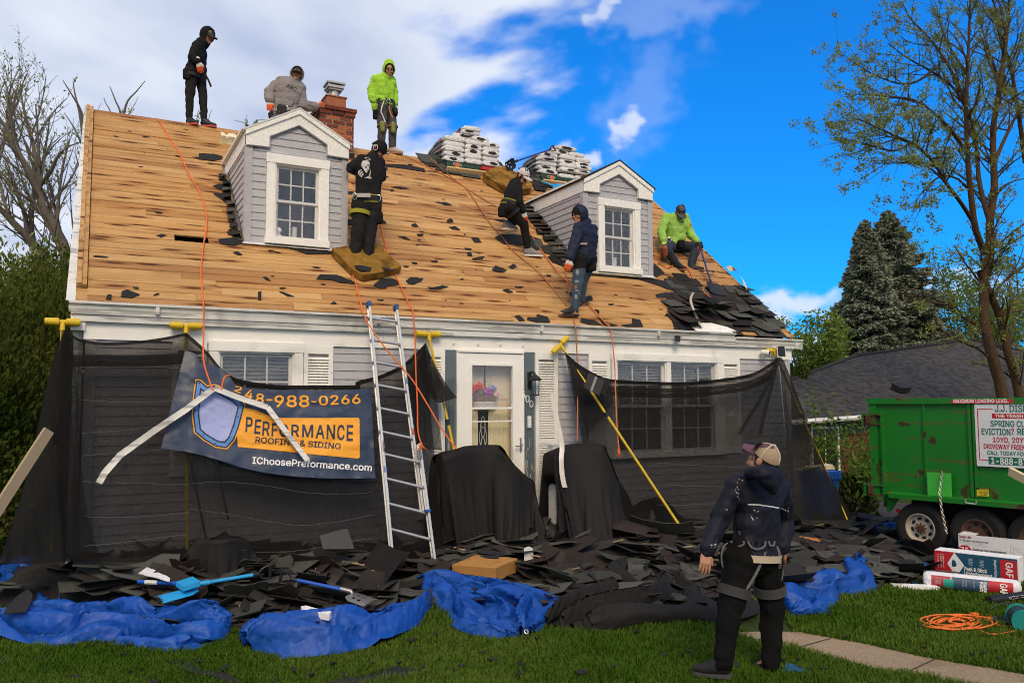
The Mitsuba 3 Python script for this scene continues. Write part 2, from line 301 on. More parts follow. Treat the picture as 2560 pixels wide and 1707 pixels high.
leafmat('leaf_shrub', (.075, .15, .025), (.14, .20, .04), 2.0, .6)
scene['net_black'] = {'type': 'mask', 'opacity': .73, 'bsdf': {'type': 'twosided', 'bsdf': {'type': 'diffuse', 'reflectance': {'type': 'rgb', 'value': [.013, .0125, .0125]}}}}
scene['net_side'] = {'type': 'mask', 'opacity': .88, 'bsdf': {'type': 'twosided', 'bsdf': {'type': 'diffuse', 'reflectance': {'type': 'rgb', 'value': [.016, .016, .016]}}}}
scene['glass_pane'] = {'type': 'thindielectric', 'int_ior': 1.6}
FELT = M((.022, .022, .024), .9, spec=.2, bump='grit')
FABRIC = M((.018, .0175, .0172), .75, spec=.15, bump='cloth')
ALU = M((.62, .62, .60), .38, .75)
STEEL = M((.30, .30, .30), .4, .8)
BLACKP = M((.012, .012, .013), .5)
DARK = M((.012, .012, .013), .9)
WHITE, SIDING, DECK, SLATE, GUT = 'white_paint', 'siding_paint', 'deck_wood', 'asphalt_shingle', 'gutter_paint'
UVN = [0]
def uvid():
    UVN[0] += 1; return UVN[0]*10.
def addid(key, mesh, mat, smooth=False):
    """As add(), for materials that take the tone of each piece from a number kept in uv."""
    v = mesh[0]; k = uvid(); return add(key, mesh, mat, smooth, uv=np.stack([v[:, 0]*.37+v[:, 1]*.2, v[:, 2]*0+k+5], 1))
# ---------------------------------------------------------------- the ground
def S01(t): t = np.clip(t, 0, 1); return t*t*(3-2*t)
def ground_z(x, y):
    x, y = np.asarray(x, float), np.asarray(y, float)
    return .17*S01((y+4.4)/3.2)*(1-S01((x-7)/3))-.22*S01((x-9.4)/1.1)
def PG(u, v, h=0.):
    """Where the ray of a pixel meets the ground, h above it."""
    d = ray(u, v); a, b = 2.5, 80.
    k = np.linspace(a, b, 1600); P = CAM+d*k[:, None]; below = P[:, 2]-ground_z(P[:, 0], P[:, 1])-h < 0
    i = int(np.argmax(below)) if below.any() else len(k)-1; a, b = k[max(i-1, 0)], k[i]
    for _ in range(18):
        m = (a+b)/2; p = CAM+d*m
        if p[2]-float(ground_z(p[0], p[1]))-h < 0: b = m
        else: a = m
    return CAM+d*b
gx = np.r_[-900, -200, -60, -20, np.arange(-8, 24, .25), 40, 90, 300, 1500]; gy = np.r_[-60, -20, np.arange(-10, 10, .25), 20, 60, 200, 1500]
GX, GY = np.meshgrid(gx, gy, indexing='ij')
one('ground', grid(np.stack([GX, GY, ground_z(GX, GY)-.012], -1)), 'lawn_soil', 'dark soil under the lawn reaching away behind the houses', None, kind='structure', smooth=True)
labels['sky'] = {'kind': 'structure', 'label': 'blue sky with a bank of white cloud on the left'}

# ---------------------------------------------------------------- the house
HOUSE = thing('house', 'white and grey house with two dormers, its roof stripped to bare planks', 'house')
HS = HOUSE+'__'
def sboard(x0, x1, z0, z1, y, out=.016):
    v = BV.copy(); v[:, 0] = np.where(BV[:, 0] < 0, x0, x1); v[:, 2] = np.where(BV[:, 2] < 0, z0, z1+.012)
    v[:, 1] = np.where(BV[:, 1] > 0, y, np.where(BV[:, 2] < 0, y-out, y-.003)); return (v, BF)
def cboard(x, side, z0, z1, ya, yb0, yb1, out=.014):
    """A clapboard on a dormer's cheek, cut along the roof at its far end."""
    v = np.array([[x+side*out, ya, z0], [x+side*.002, ya, z1+.01], [x+side*out, yb0, z0], [x+side*.002, yb1, z1+.01], [x-side*.02, ya, z0], [x-side*.02, ya, z1+.01], [x-side*.02, yb0, z0], [x-side*.02, yb1, z1+.01]])
    f = np.array([[0, 2, 3], [0, 3, 1], [0, 4, 6], [0, 6, 2], [0, 1, 5], [0, 5, 4], [2, 6, 7], [2, 7, 3], [1, 3, 7], [1, 7, 5]])
    return (v, f if side > 0 else f[:, ::-1])
WALL = add(HS+'front_wall', boxb(0, 9.75, .0, .12, .28, 2.95), SIDING)
openings = [(.79, 1.15, 1.25, 2.8), (1.15, 2.165, 1.24, 2.8), (2.165, 2.515, 1.25, 2.8), (3.55, 3.905, .62, 2.8), (3.905, 5.155, .3, 2.8), (5.155, 5.515, .62, 2.8), (5.985, 6.355, 1.25, 2.8), (6.355, 8.325, 1.24, 2.8), (8.325, 8.705, 1.25, 2.8)]
# the wall has real holes behind windows and door
solid = sbox(0, .28, 9.75, 2.95)
for a in ((1.25, 1.34, 2.06, 2.62), (4.1, .45, 4.94, 2.6), (6.44, 1.34, 8.2, 2.60)): solid = solid.difference(sbox(*a))
pm = trimesh.creation.extrude_polygon(solid, .12, engine='earcut')
scene[WALL] = mikit.ply((np.asarray(pm.vertices)[:, [0, 2, 1]]*A3(1, 1, 1), np.asarray(pm.faces)[:, ::-1]), SIDING)
for k in range(24):
    z0 = .295+k*.0993; cuts = sorted((o[0], o[1]) for o in openings if o[2] < z0+.05 < o[3]); x = .088; seg = []
    for a, b in cuts+[(9.662, 9.75)]:
        if a-x > .02: seg.append((x, a))
        x = max(x, b)
    for a, b in seg: add(WALL+'__siding_board', sboard(a, b, z0, z0+.0993, -.001), SIDING)
add(HS+'foundation', boxb(-.02, 9.73, .01, .3, -.2, .287), M((.16, .15, .135), .95, bump='grit'))
for x0 in (0, 9.66): add(HS+'corner_board', boxb(x0-.012, x0+.09, -.024, .1, .29, 2.665), SIDING)
add(HS+'frieze', boxb(-.03, 9.78, -.036, .06, 2.655, 2.835), WHITE)
for x in (3.1, 6.6): add(HS+'frieze_seam', boxb(x, x+.004, -.0375, .0, 2.66, 2.83), M((.45, .45, .42), .6))
add(HS+'fascia', cat(boxb(-.13, 9.93, -.085, .02, 2.828, 2.90), boxb(-.15, 9.95, -.10, .02, 2.90, 2.945)), GUT)
gp = np.array([(-.005, 3.03), (-.005, 2.925), (-.085, 2.925), (-.10, 2.95), (-.105, 2.985), (-.135, 3.005), (-.135, 3.028), (-.122, 3.03), (-.122, 3.012), (-.095, 2.99), (-.08, 2.935), (-.018, 2.935), (-.018, 3.03)])
def gutter(x0, x1, dz=0.): return prism(Polygon(gp+[0, dz]), x1-x0, (A3(x0, 0, 0), A3(0, 1, 0), A3(0, 0, 1), A3(1, 0, 0)))
G = add(HS+'gutter', gutter(XL-.11, 8.55), GUT)
for x in (.62, 3.0, 5.2, 7.1): add(G+'__seam', boxb(x, x+.035, -.1375, -.06, 2.922, 3.0), GUT)
add(HS+'gutter_end', cat(gutter(8.56, XR+.08, -.055), boxb(9.80, 9.95, -.11, .3, 2.83, 2.94)), GUT)
dsp = spl([A3(-.1, -.06, 2.93), A3(-.1, -.03, 2.84), A3(-.085, .06, 2.72), A3(-.075, .09, 2.6), A3(-.075, .1, .3)], 20)
add(HS+'downspout', tube(dsp, .042, 4), GUT); add(HS+'eave_block', boxb(-.15, -.02, -.07, .05, 2.74, 2.9), WHITE)
# gables, rear slope, rear wall
for x in (0, 9.72): add(HS+'gable_wall', prism([(.1, .28), (7.66, .28), (7.66, 2.95), (YR, ZR-.1), (.1, ZE+.0)], .03, (A3(x, 0, 0), A3(0, 1, 0), A3(0, 0, 1), A3(1, 0, 0))), SIDING)
add(HS+'rear_wall', boxb(0, 9.75, 7.6, 7.66, .28, 2.95), SIDING)
add(HS+'attic_floor', boxb(.05, 9.7, .13, 7.55, 2.70, 2.78), DARK)
ROOF = add(HS+'roof', quad(A3(XL, YR+.005, ZR-.004), A3(XL, 7.8, ZE-.05), A3(XR, 7.8, ZE-.05), A3(XR, YR+.005, ZR-.004)), FELT)
# ---- planks: 36 courses of boards, with the dormers' footprints and one missing board left open
DORM = [(2.335, 1.147), (7.312, 1.10)]; HALF = .643
rowh = RS/36
h0, h1 = PR(436, 596), PR(521, 600)
holes = [(int(rs(h0)/rowh), h0[0], h1[0])]
def addplank(x0, x1, s0, s1, h=0., th=.02, mat=DECK, key=None):
    k = uvid(); v = BV.copy(); x = np.where(BV[:, 0] < 0, x0, x1); s = np.where(BV[:, 1] < 0, s0, s1); hh = np.where(BV[:, 2] < 0, h-th, h)
    tw = rng.normal(0, .0011, 2); hh = hh+np.where(BV[:, 0] < 0, tw[0], tw[1])
    P = np.array([RF(a, b, c) for a, b, c in zip(x, s, hh)])
    return add(key or ROOF+'__plank', (P, BF), mat, uv=np.stack([x+rng.random()*3, k+(s-s0)+1.], 1))
for i in range(36):
    s0, s1 = i*rowh, (i+1)*rowh-.0055; y0 = RF(0, (s0+s1)/2)[1]; z0 = RF(0, (s0+s1)/2)[2]
    cuts = [(xc-HALF+.02, xc+HALF-.02) for xc, yd in DORM if y0 > yd+.03 and z0 < 5.72]
    if z0 > 5.36: cuts = [((a+b)/2-HALF*(5.76-z0)/.42, (a+b)/2+HALF*(5.76-z0)/.42) for a, b in cuts]
    cuts += [(a, b) for r, a, b in holes if r == i]
    j0 = XL+.05; joints = [j0]
    while joints[-1] < XR-.05:
        joints.append(joints[-1]+rng.choice([1.2, 1.6, 2.4, 3.0, 3.6, 4.2])*rng.uniform(.85, 1.1))
    joints = sorted(set(np.round(np.r_[np.array(joints[:-1])+(rng.uniform(-1., 0) if i % 3 else 0)*(np.arange(len(joints)-1) > 0), XR], 3)))
    h = rng.normal(0, .0022)
    for a, b in zip(joints[:-1], joints[1:]):
        parts = [(a, b-.003)]
        for c0, c1 in cuts:
            parts = [q for p0, p1 in parts for q in ((p0, min(p1, c0)), (max(p0, c1), p1)) if q[1]-q[0] > .02]
        for p0, p1 in parts: addplank(p0, p1, s0, s1, h+rng.normal(0, .0012)-(.004 if rng.random() < .04 else 0))
addplank(PR(728, 750)[0], PR(1265, 775)[0], .02, .02+rowh*1.05, .022, .02)     # newer bright board laid over the eave
for x0, w, hh in ((XL-.003, .045, .035), (XL-.052, .046, .05)): addplank(x0, x0+w, .28, RS+.02, hh, .08, key=HS+'rake_board')
addplank(XL-.06, XL+.05, 0, .27, .0, .03, key=HS+'rake_board')
addplank(XR-.005, XR+.03, .0, RS, .012, .10, key=HS+'rake_board')
add(HS+'rake_trim', cat(quad(RF(XL-.14, .02, .0), RF(XL-.055, .02, -.0), RF(XL-.055, RS-.02, .045), RF(XL-.075, RS-.02, .045)), quad(RF(XL-.145, .0, -.12), RF(XL-.14, .02, .0), RF(XL-.075, RS-.02, .045), RF(XL-.08, RS-.02, -.1))), GUT)
# ---- felt left on the planks
def blob(n=14, w=.12, l=.3, rough=.45, r=rng):
    a = np.sort(r.uniform(0, 2*math.pi, n)); q = 1-rough*r.random(n); return np.stack([np.cos(a)*l*q, np.sin(a)*w*q], 1)
def roofpatch(pts, key, mat, h=.006, th=.004, bend=0.):
    """An outline given in roof coordinates (x, s), laid on the planks."""
    p = Polygon(pts).buffer(0); p = max(p.geoms, key=lambda g: g.area) if hasattr(p, 'geoms') else p
    return prism(p, th, (RF(0, 0, h), A3(1, 0, 0), RT, RN))
def felt(pts): return add(ROOF+'__felt_scrap', roofpatch(pts, None, FELT, h=.006+rng.random()*.003), FELT)
def px_roof(pts, zf=lambda x, y: (x, y)): return [(p[0], rs(p)) for p in (PR(*zf(*q)) for q in pts)]
V1, V2, V4, V5, V6, V7, V8 = zm(2.6133, 0, 0), zm(2.6133, 800, 0), zm(2.6133, 0, 550), zm(2.6133, 800, 550), zm(2.6133, 1660, 550), zm(3.5636, 1200, 380), zm(5.6, 1600, 480)
shaped = [
 ([(1255, 1030), (1300, 1030), (1300, 1005), (1400, 1010), (1455, 1025), (1450, 1045), (1400, 1055), (1340, 1048), (1300, 1042)], V1),
 ([(1390, 1220), (1430, 1205), (1500, 1215), (1510, 1260), (1460, 1255)], V1), ([(1390, 1268), (1505, 1265), (1510, 1330), (1470, 1325), (1420, 1290)], V1), ([(1425, 1175), (1480, 1172), (1490, 1192), (1440, 1190)], V1),
 ([(1490, 1505), (1550, 1500), (1580, 1560), (1500, 1535)], V1), ([(1480, 80), (1540, 65), (1580, 125), (1490, 100)], V4), ([(1425, 130), (1520, 120), (1585, 135), (1585, 160), (1520, 172), (1440, 160)], V4),
 ([(1020, 105), (1060, 95), (1090, 105), (1050, 118)], V4), ([(610, 236), (660, 238), (710, 246), (690, 250), (610, 243)], V4), ([(1520, 215), (1550, 210), (1585, 232), (1550, 232)], V4),
 ([(1715, 375), (1740, 375), (1770, 402), (1740, 395)], V4), ([(1820, 470), (1850, 475), (1925, 505), (1880, 503)], V4), ([(1685, 475), (1706, 470), (1706, 530), (1685, 525)], V4), ([(790, 505), (795, 470), (830, 458), (915, 490), (860, 512)], V4),
 ([(690, 520), (705, 488), (730, 493), (725, 525)], V4), ([(1000, 495), (1030, 480), (1042, 487), (1010, 498)], V4), ([(865, 440), (905, 443), (905, 454), (875, 450)], V4), ([(2125, 565), (2160, 558), (2200, 580), (2275, 603), (2200, 603)], V4), ([(2160, 550), (2180, 535), (2200, 550), (2185, 575)], V4),
 ([(1840, 180), (1960, 195), (2280, 205), (2280, 224), (2000, 226), (1950, 205)], V4), ([(2090, 360), (2200, 362), (2340, 420), (2230, 410), (2160, 395), (2065, 390)], V4),
 ([(0, 358), (140, 370), (225, 420), (130, 412), (90, 395), (0, 390)], V5), ([(345, 430), (400, 385), (480, 388), (515, 405), (510, 430), (440, 435), (430, 450), (390, 450)], V5), ([(560, 400), (590, 378), (675, 385), (660, 405), (610, 425), (575, 420)], V5),
 ([(700, 440), (740, 443), (800, 430), (840, 438), (780, 455), (720, 455)], V5), ([(1120, 330), (1145, 300), (1220, 330), (1190, 345)], V5), ([(1228, 310), (1260, 290), (1288, 310), (1255, 322)], V5), ([(1190, 460), (1225, 455), (1262, 475), (1230, 478)], V5), ([(1270, 435), (1330, 437), (1315, 447), (1280, 445)], V5),
 ([(600, 280), (633, 280), (635, 293), (605, 290)], V5), ([(720, 270), (765, 268), (770, 280), (735, 280)], V5), ([(955, 215), (985, 213), (995, 240), (965, 240)], V5), ([(990, 255), (1075, 238), (1060, 262), (1000, 265)], V5), ([(985, 115), (1030, 118), (1055, 150), (1010, 150)], V5), ([(940, 185), (990, 190), (985, 200), (950, 198)], V5), ([(505, 108), (560, 112), (590, 135), (545, 125)], V5), ([(840, 50), (880, 45), (915, 70), (870, 65)], V5), ([(595, 35), (620, 25), (645, 48), (605, 47)], V5), ([(825, 10), (865, 0), (870, 18), (835, 18)], V5), ([(630, 95), (675, 93), (670, 105), (640, 106)], V5),
 ([(330, 595), (390, 600), (385, 612), (340, 612)], V5), ([(430, 612), (450, 588), (480, 587), (500, 612)], V5), ([(815, 635), (835, 622), (860, 640), (830, 645)], V5), ([(880, 640), (920, 615), (1000, 603), (1020, 620), (1010, 650)], V5), ([(1120, 622), (1170, 628), (1185, 640), (1150, 640)], V5), ([(1270, 630), (1300, 625), (1340, 660), (1300, 662)], V5), ([(1350, 655), (1355, 638), (1415, 640), (1415, 618), (1485, 635), (1503, 672), (1420, 672)], V5),
 ([(1700, 670), (1705, 642), (1790, 660), (1840, 688), (1760, 685)], V5), ([(1815, 640), (1870, 670), (1950, 692), (1880, 692), (1845, 680)], V5), ([(1960, 690), (2040, 680), (2035, 645), (2090, 655), (2110, 700), (2000, 700)], V5), ([(1605, 470), (1640, 475), (1690, 500), (1640, 500)], V5), ([(1720, 505), (1770, 505), (1780, 530), (1740, 525)], V5), ([(1790, 588), (1820, 590), (1825, 615), (1800, 610)], V5), ([(1480, 360), (1510, 362), (1505, 373), (1485, 370)], V5), ([(1880, 550), (1920, 550), (1910, 558), (1890, 558)], V5), ([(370, 520), (420, 524), (405, 532), (380, 528)], V5),
 ([(1140, 120), (1180, 95), (1300, 100), (1360, 100), (1440, 130), (1470, 190), (1380, 205), (1330, 165), (1200, 158)], V5), ([(1890, 360), (2050, 365), (2160, 385), (2270, 405), (2352, 440), (2352, 470), (2270, 455), (2200, 425), (2050, 380)], V5), ([(2180, 285), (2220, 320), (2250, 350), (2200, 375), (2170, 370)], V5), ([(2190, 490), (2260, 475), (2352, 500), (2352, 580), (2300, 550), (2280, 510), (2200, 510)], V5), ([(2290, 640), (2330, 590), (2352, 590), (2352, 800), (2320, 790), (2310, 700)], V5),
 ([(780, 1328), (820, 1325), (860, 1342), (820, 1345)], V2), ([(830, 1440), (850, 1430), (868, 1440), (840, 1452)], V2), ([(595, 1470), (630, 1470), (640, 1482), (600, 1480)], V2), ([(845, 1490), (880, 1480), (915, 1505), (870, 1500)], V2), ([(425, 1100), (440, 1090), (440, 1112), (418, 1112)], V2), ([(165, 1255), (215, 1255), (240, 1275), (190, 1275)], V2), ([(160, 1430), (220, 1440), (225, 1475), (165, 1470)], V2), ([(410, 1440), (430, 1455), (432, 1465), (405, 1462)], V2), ([(460, 1225), (520, 1222), (585, 1235), (530, 1237)], V2), ([(455, 1245), (470, 1240), (485, 1250), (470, 1254)], V2), ([(420, 1075), (560, 1080), (680, 1105), (690, 1130), (560, 1108), (430, 1092)], V2), ([(1130, 1435), (1200, 1437), (1230, 1455), (1190, 1455)], V2), ([(1370, 1190), (1430, 1175), (1500, 1210), (1470, 1255), (1410, 1240)], V2),
 ([(0, 385), (60, 390), (150, 430), (270, 450), (260, 475), (100, 470), (0, 440)], V6), ([(130, 385), (160, 390), (150, 397), (132, 393)], V6), ([(400, 430), (430, 432), (460, 450), (420, 450)], V6), ([(315, 333), (330, 337), (328, 347), (317, 345)], V6),
]
for pts, zf in shaped: felt(px_roof(pts, zf))
for k in range(100):                                                   # small chips
    x, s = rng.uniform(.1, 9.6), rng.uniform(.2, 4.8)
    if any(abs(x-xc) < .75 and s > 1.4 and s < 3.8 for xc, _ in DORM): continue
    l = rng.uniform(.02, .07); a = blob(9, l*.35, l); felt([(x+q[0], s+q[1]) for q in a])
# ---- shingles still in place: lower right corner, along the ridge and beside the dormers
def shingle(x, s, w, l, h, lift=.0, skew=0., key=None, curl=0.):
    n = 4; i = np.arange(n)/(n-1); P = []
    for a in (0, 1):
        for t in i:
            hh = h+lift*(1-t)**2+curl*(a*.8+.2)*(1-t)
            P.append(RF(x+a*w+skew*(t-.5), s+t*l, hh+.005))
    P = np.array(P).reshape(2, n, 3); m = grid(P); lo = (m[0]-RN*.006, m[1][:, ::-1]); return addid(key or ROOF+'__shingle', cat(m, lo), SLATE)
def inside(poly, x, s):
    from shapely.geometry import Point
    return poly.contains(Point(x, s))
LR = Polygon(px_roof([(1700, 690), (1772, 738), (1855, 722), (1900, 765), (2000, 838), (1840, 838), (1712, 826), (1685, 760)])).buffer(.05)
lo = LR.bounds
nr = 0
for r in range(14):
    s = -.06+r*.125
    for c in range(34):
        x = 7.6+c*.30+(r % 2)*.15
        if not inside(LR, min(x+.15, XR-.05), s+.08) or x > XR-.1 or rng.random() < .05: continue
        ruin = rng.random() < .10 or x > 9.45
        shingle(x+rng.normal(0, .006), s, .29 if x < 9.55 else max(.12, XR+.03-x), .24, .012+.004*rng.random()+(.015 if ruin else 0), lift=.03*rng.random() if ruin else .004, skew=rng.normal(0, .05) if ruin else 0., curl=.05*rng.random() if ruin else 0)
for k in range(9):                                                    # torn courses lying loose over the corner
    x, s = rng.uniform(8.5, 9.45), rng.uniform(-.06, .75)
    shingle(x, s, rng.uniform(.2, .42), .28, .03+.03*rng.random(), lift=rng.uniform(.0, .07), skew=rng.normal(0, .16), curl=rng.uniform(-.02, .08))
for k, (u, v, w, l, lift, curl) in enumerate(((1716, 812, .3, .5, .10, .05), (1735, 800, .34, .45, .22, .1), (1765, 790, .36, .46, .30, -.05), (1790, 775, .3, .4, .12, .1), (1700, 790, .22, .3, .06, .05), (1745, 765, .3, .36, .10, -.05))):
    p = PR(u, v); shingle(p[0]-w/2, rs(p)-l*.3, w, l, .03, lift=lift, skew=rng.normal(0, .1), curl=curl)
def shrow(pts, rows, s_step=.115, w=.3, jag=.08):
    """Rows of shingles between two traced lines of the roof: pts = [(left u, v), (right u, v)] for each row's lower edge."""
    for (a, b) in pts:
        p, q = PR(*a), PR(*b); n = max(1, int(round((q[0]-p[0])/w)))
        for i in range(n):
            t = i/n; x = p[0]+(q[0]-p[0])*t; s = rs(p)+(rs(q)-rs(p))*t
            shingle(x, s+rng.normal(0, .01), (q[0]-p[0])/n*.97, .2, .012+rng.random()*.006, lift=.006, skew=rng.normal(0, .02))
shrow([(V2(800, 1135), V2(1060, 1180)), (V2(760, 1115), V2(1150, 1150)), (V2(690, 1090), V2(1160, 1125)), (V2(660, 1062), V2(1180, 1105)), (V2(640, 1035), V2(1200, 1090))], 5)
shrow([(V2(1410, 1250), V2(1475, 1258)), (V2(1390, 1215), V2(1540, 1240)), (V2(1370, 1185), V2(1560, 1215)), (V2(1340, 1160), V2(1580, 1190)), (V2(1320, 1135), V2(1600, 1165))], 5)
for k in range(17):                                                    # shingles bent up along the right dormer's left cheek
    t = k/16; p = RF(DORM[1][0]-HALF-.02, 1.52+t*2.0)
    shingle(p[0]-.20-rng.random()*.10, rs(p)-.08, .22+rng.random()*.05, .19, .012+rng.random()*.012, lift=.02*rng.random(), skew=.05, curl=.05*rng.random()+.02)
for q in ([(600, 940), (690, 910), (770, 980), (740, 1025), (640, 985)], [(540, 850), (620, 830), (700, 880), (650, 930), (560, 900)], [(470, 800), (540, 780), (560, 850), (500, 860)], [(430, 560), (500, 555), (530, 600), (440, 600)], [(450, 480), (490, 490), (500, 540), (440, 545)]):
    addid(ROOF+'__shingle', roofpatch(px_roof(q, V7), None, None, h=.014), SLATE)
for k in range(9):                                                     # step flashing curled away beside the left dormer
    p = RF(DORM[0][0]-HALF-.015, 1.62+k*.2); shingle(p[0]-.09-rng.random()*.04, rs(p)-.06, .10, .21, .012, lift=.03, skew=.03, curl=.045, key=ROOF+'__flashing_shingle')
for xc, yd in DORM:
    for sd in (-1, 1):
        a, b = RF(xc+sd*(HALF+.017), 1.44, .0), RF(xc+sd*(HALF+.017), 3.62, .0)
        add(ROOF+'__step_flashing', cat(quad(a, b, b+A3(sd*.055, 0, 0)+RN*.012, a+A3(sd*.055, 0, 0)+RN*.012), quad(a, a+RN*.07, b+RN*.07, b)), M((.36, .36, .35), .45, .6))

# ---- windows
def window(par, x0, x1, z0, z1, y, tw, cols, rows, cols2=None, pre='', sill=True, blind=None, sashes=1, trim=WHITE):
    """Trim, sashes with muntins, and every pane."""
    K = par+'__'+pre
    add(K+'frame', cat(boxb(x0, x0+tw, y-.035, y+.03, z0, z1), boxb(x1-tw, x1, y-.035, y+.03, z0, z1), boxb(x0-.008, x1+.008, y-.042, y+.03, z1-tw, z1+.012), boxb(x0-.012, x1+.012, y-.06, y+.03, z0-.01, z0+tw*.75)), trim)
    iw = (x1-x0-2*tw)/sashes; zb, zt = z0+tw*.75, z1-tw
    for q in range(sashes):
        a = x0+tw+iw*q+(.035 if q else 0); b = x0+tw+iw*(q+1)-(.035 if q < sashes-1 else 0)
        if q: add(K+'mullion', boxb(a-.07, a, y-.03, y+.04, zb, zt), trim)
        add(K+'jamb', cat(boxb(a, a+.02, y-.012, y+.10, zb, zt), boxb(b-.02, b, y-.012, y+.10, zb, zt), boxb(a+.02, b-.02, y-.012, y+.10, zt-.02, zt)), trim)
        zm_ = (zb+zt)/2
        for lo, hi, yy in ((zm_-.012, zt-.02, y+.03), (zb, zm_+.012, y+.052)):
            a1, b1 = a+.02, b-.02; r = .032
            add(K+'sash', cat(boxb(a1, a1+r, yy, yy+.025, lo, hi), boxb(b1-r, b1, yy, yy+.025, lo, hi), boxb(a1+r, b1-r, yy, yy+.025, lo, lo+r), boxb(a1+r, b1-r, yy, yy+.025, hi-r, hi)), M((.56, .565, .56), .4))
            px, pz = (b1-a1-2*r)/cols, (hi-lo-2*r)/rows
            for i in range(1, cols): add(K+'muntin', boxb(a1+r+px*i-.008, a1+r+px*i+.008, yy+.006, yy+.022, lo+r, hi-r), M((.52, .525, .52), .4))
            for i in range(1, rows): add(K+'muntin', boxb(a1+r, b1-r, yy+.007, yy+.021, lo+r+pz*i-.008, lo+r+pz*i+.008), M((.52, .525, .52), .4))
            for i in range(cols):
                for j in range(rows):
                    c0, c1, e0, e1 = a1+r+px*i, a1+r+px*(i+1), lo+r+pz*j, lo+r+pz*(j+1); dy = rng.normal(0, .0009, 4)
                    add(K+'pane', quad(A3(c0, yy+.013+dy[0], e0), A3(c1, yy+.013+dy[1], e0), A3(c1, yy+.013+dy[2], e1), A3(c0, yy+.013+dy[3], e1)), 'glass_pane')
        if blind:
            k = add(K+'blind', cat([obox(A3((a+b)/2, y+.12, zt-.03-i*.042), A3(1, 0, 0), A3(0, .8, -.6), A3(0, .6, .8), ((b-a)/2-.03, .022, .0015)) for i in range(int((zt-zb)/.042))]), M((.50, .49, .43), .6)); labels[k] = {'kind': 'stuff'}
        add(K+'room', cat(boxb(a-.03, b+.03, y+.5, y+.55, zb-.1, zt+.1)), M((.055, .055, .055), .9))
WL = add(HS+'window', boxb(1.155, 2.16, -.006, .0, 1.24, 1.26), WHITE)
window(WL, 1.16, 2.16, 1.25, 2.665, -.02, .095, 3, 2, blind=True)
WR = add(HS+'window', boxb(6.36, 8.32, -.006, .0, 1.24, 1.26), WHITE)
window(WR, 6.36, 8.32, 1.25, 2.665, -.02, .085, 3, 2, blind=True, sashes=2)
# ---- shutters
def shutter(x0, x1, z0, z1, y=-.04):
    s = add(HS+'shutter', cat(boxb(x0, x0+.05, y, 0, z0, z1), boxb(x1-.05, x1, y, 0, z0, z1), boxb(x0+.05, x1-.05, y, 0, z1-.09, z1), boxb(x0+.05, x1-.05, y, 0, z0, z0+.10), *([boxb(x0+.05, x1-.05, y, 0, (z0+z1)/2-.16, (z0+z1)/2-.10)])), WHITE)
    n = int((z1-z0-.2)/.032); k = add(s+'__louvres', cat([obox(A3((x0+x1)/2, y+.018, z0+.11+i*.032), A3(1, 0, 0), A3(0, .75, .66), A3(0, -.66, .75), ((x1-x0)/2-.05, .02, .003)) for i in range(n) if abs(z0+.11+i*.032-(z0+z1)/2+.13) > .04]), WHITE); labels[k] = {'kind': 'stuff'}
    add(s+'__backing', boxb(x0+.05, x1-.05, -.006, .0, z0+.1, z1-.09), M((.30, .30, .28), .7))
    for x in (x0+.02, x1-.02):
        for z in (z0+.25, z1-.3): add(s+'__screw', xf((ICO[1]*.007, trimesh.creation.icosphere(1).faces), t=(x, y, z)), STEEL)
for a in ((.80, 1.14, 1.25, 2.655), (2.17, 2.505, 1.25, 2.655), (3.56, 3.895, .62, 2.655), (5.165, 5.505, .62, 2.655), (5.995, 6.345, 1.25, 2.655), (8.335, 8.695, 1.25, 2.655)): shutter(*a)
# ---- the door
DOOR = add(HS+'door', cat(boxb(4.07, 4.25, -.05, -.005, .5, 2.625), boxb(4.82, 4.965, -.05, -.005, .5, 2.625), boxb(4.25, 4.82, -.05, -.005, 2.47, 2.625), boxb(4.25, 4.82, -.05, -.005, .5, .78)), WHITE)
add(DOOR+'__casing', cat(boxb(4.045, 4.07, -.06, .0, .5, 2.65), boxb(4.965, 4.985, -.06, .0, .5, 2.65), boxb(4.045, 4.985, -.07, .0, 2.632, 2.66)), WHITE)
add(DOOR+'__moulding', cat(boxb(4.215, 4.25, -.062, -.05, .75, 2.505), boxb(4.82, 4.85, -.062, -.05, .75, 2.505), boxb(4.25, 4.82, -.062, -.05, 2.47, 2.505)), WHITE)
add(DOOR+'__rail', cat(boxb(4.25, 4.82, -.045, -.02, 1.925, 1.95), boxb(4.25, 4.82, -.045, -.02, 1.765, 1.78)), WHITE)
add(DOOR+'__glass', quad(A3(4.25, -.03, .78), A3(4.82, -.03, .78), A3(4.82, -.03, 2.47), A3(4.25, -.03, 2.47)), 'glass_pane')
add(DOOR+'__inner_door', cat(boxb(4.1, 4.94, .13, .17, .5, 2.6), boxb(4.18, 4.36, .12, .131, 2.05, 2.42), boxb(4.6, 4.86, .12, .131, 2.05, 2.42)), M((.62, .53, .40), .5))
add(DOOR+'__curtain', cat(boxb(4.25, 4.405, .10, .12, .8, 1.92), boxb(4.56, 4.84, .10, .12, .8, 1.92), *[boxb(4.26+i*.036, 4.275+i*.036, .092, .10, .8, 1.92) for i in range(16) if not 3 < i < 8]), M((.66, .60, .40), .7))
k = add(DOOR+'__leaded_light', cat(boxb(4.41, 4.55, .112, .125, .85, 1.90)), M((.015, .016, .017), .3))
for i in range(4):
    a = np.linspace(0, 2*math.pi, 26); add(DOOR+'__lead_came', tube(np.stack([4.48+(.05 if i % 2 else .03)*np.sin(a), a*0+.108, 1.70-.13*i+.13*np.cos(a)], 1), .0045, 4, False), M((.6, .6, .58), .4))
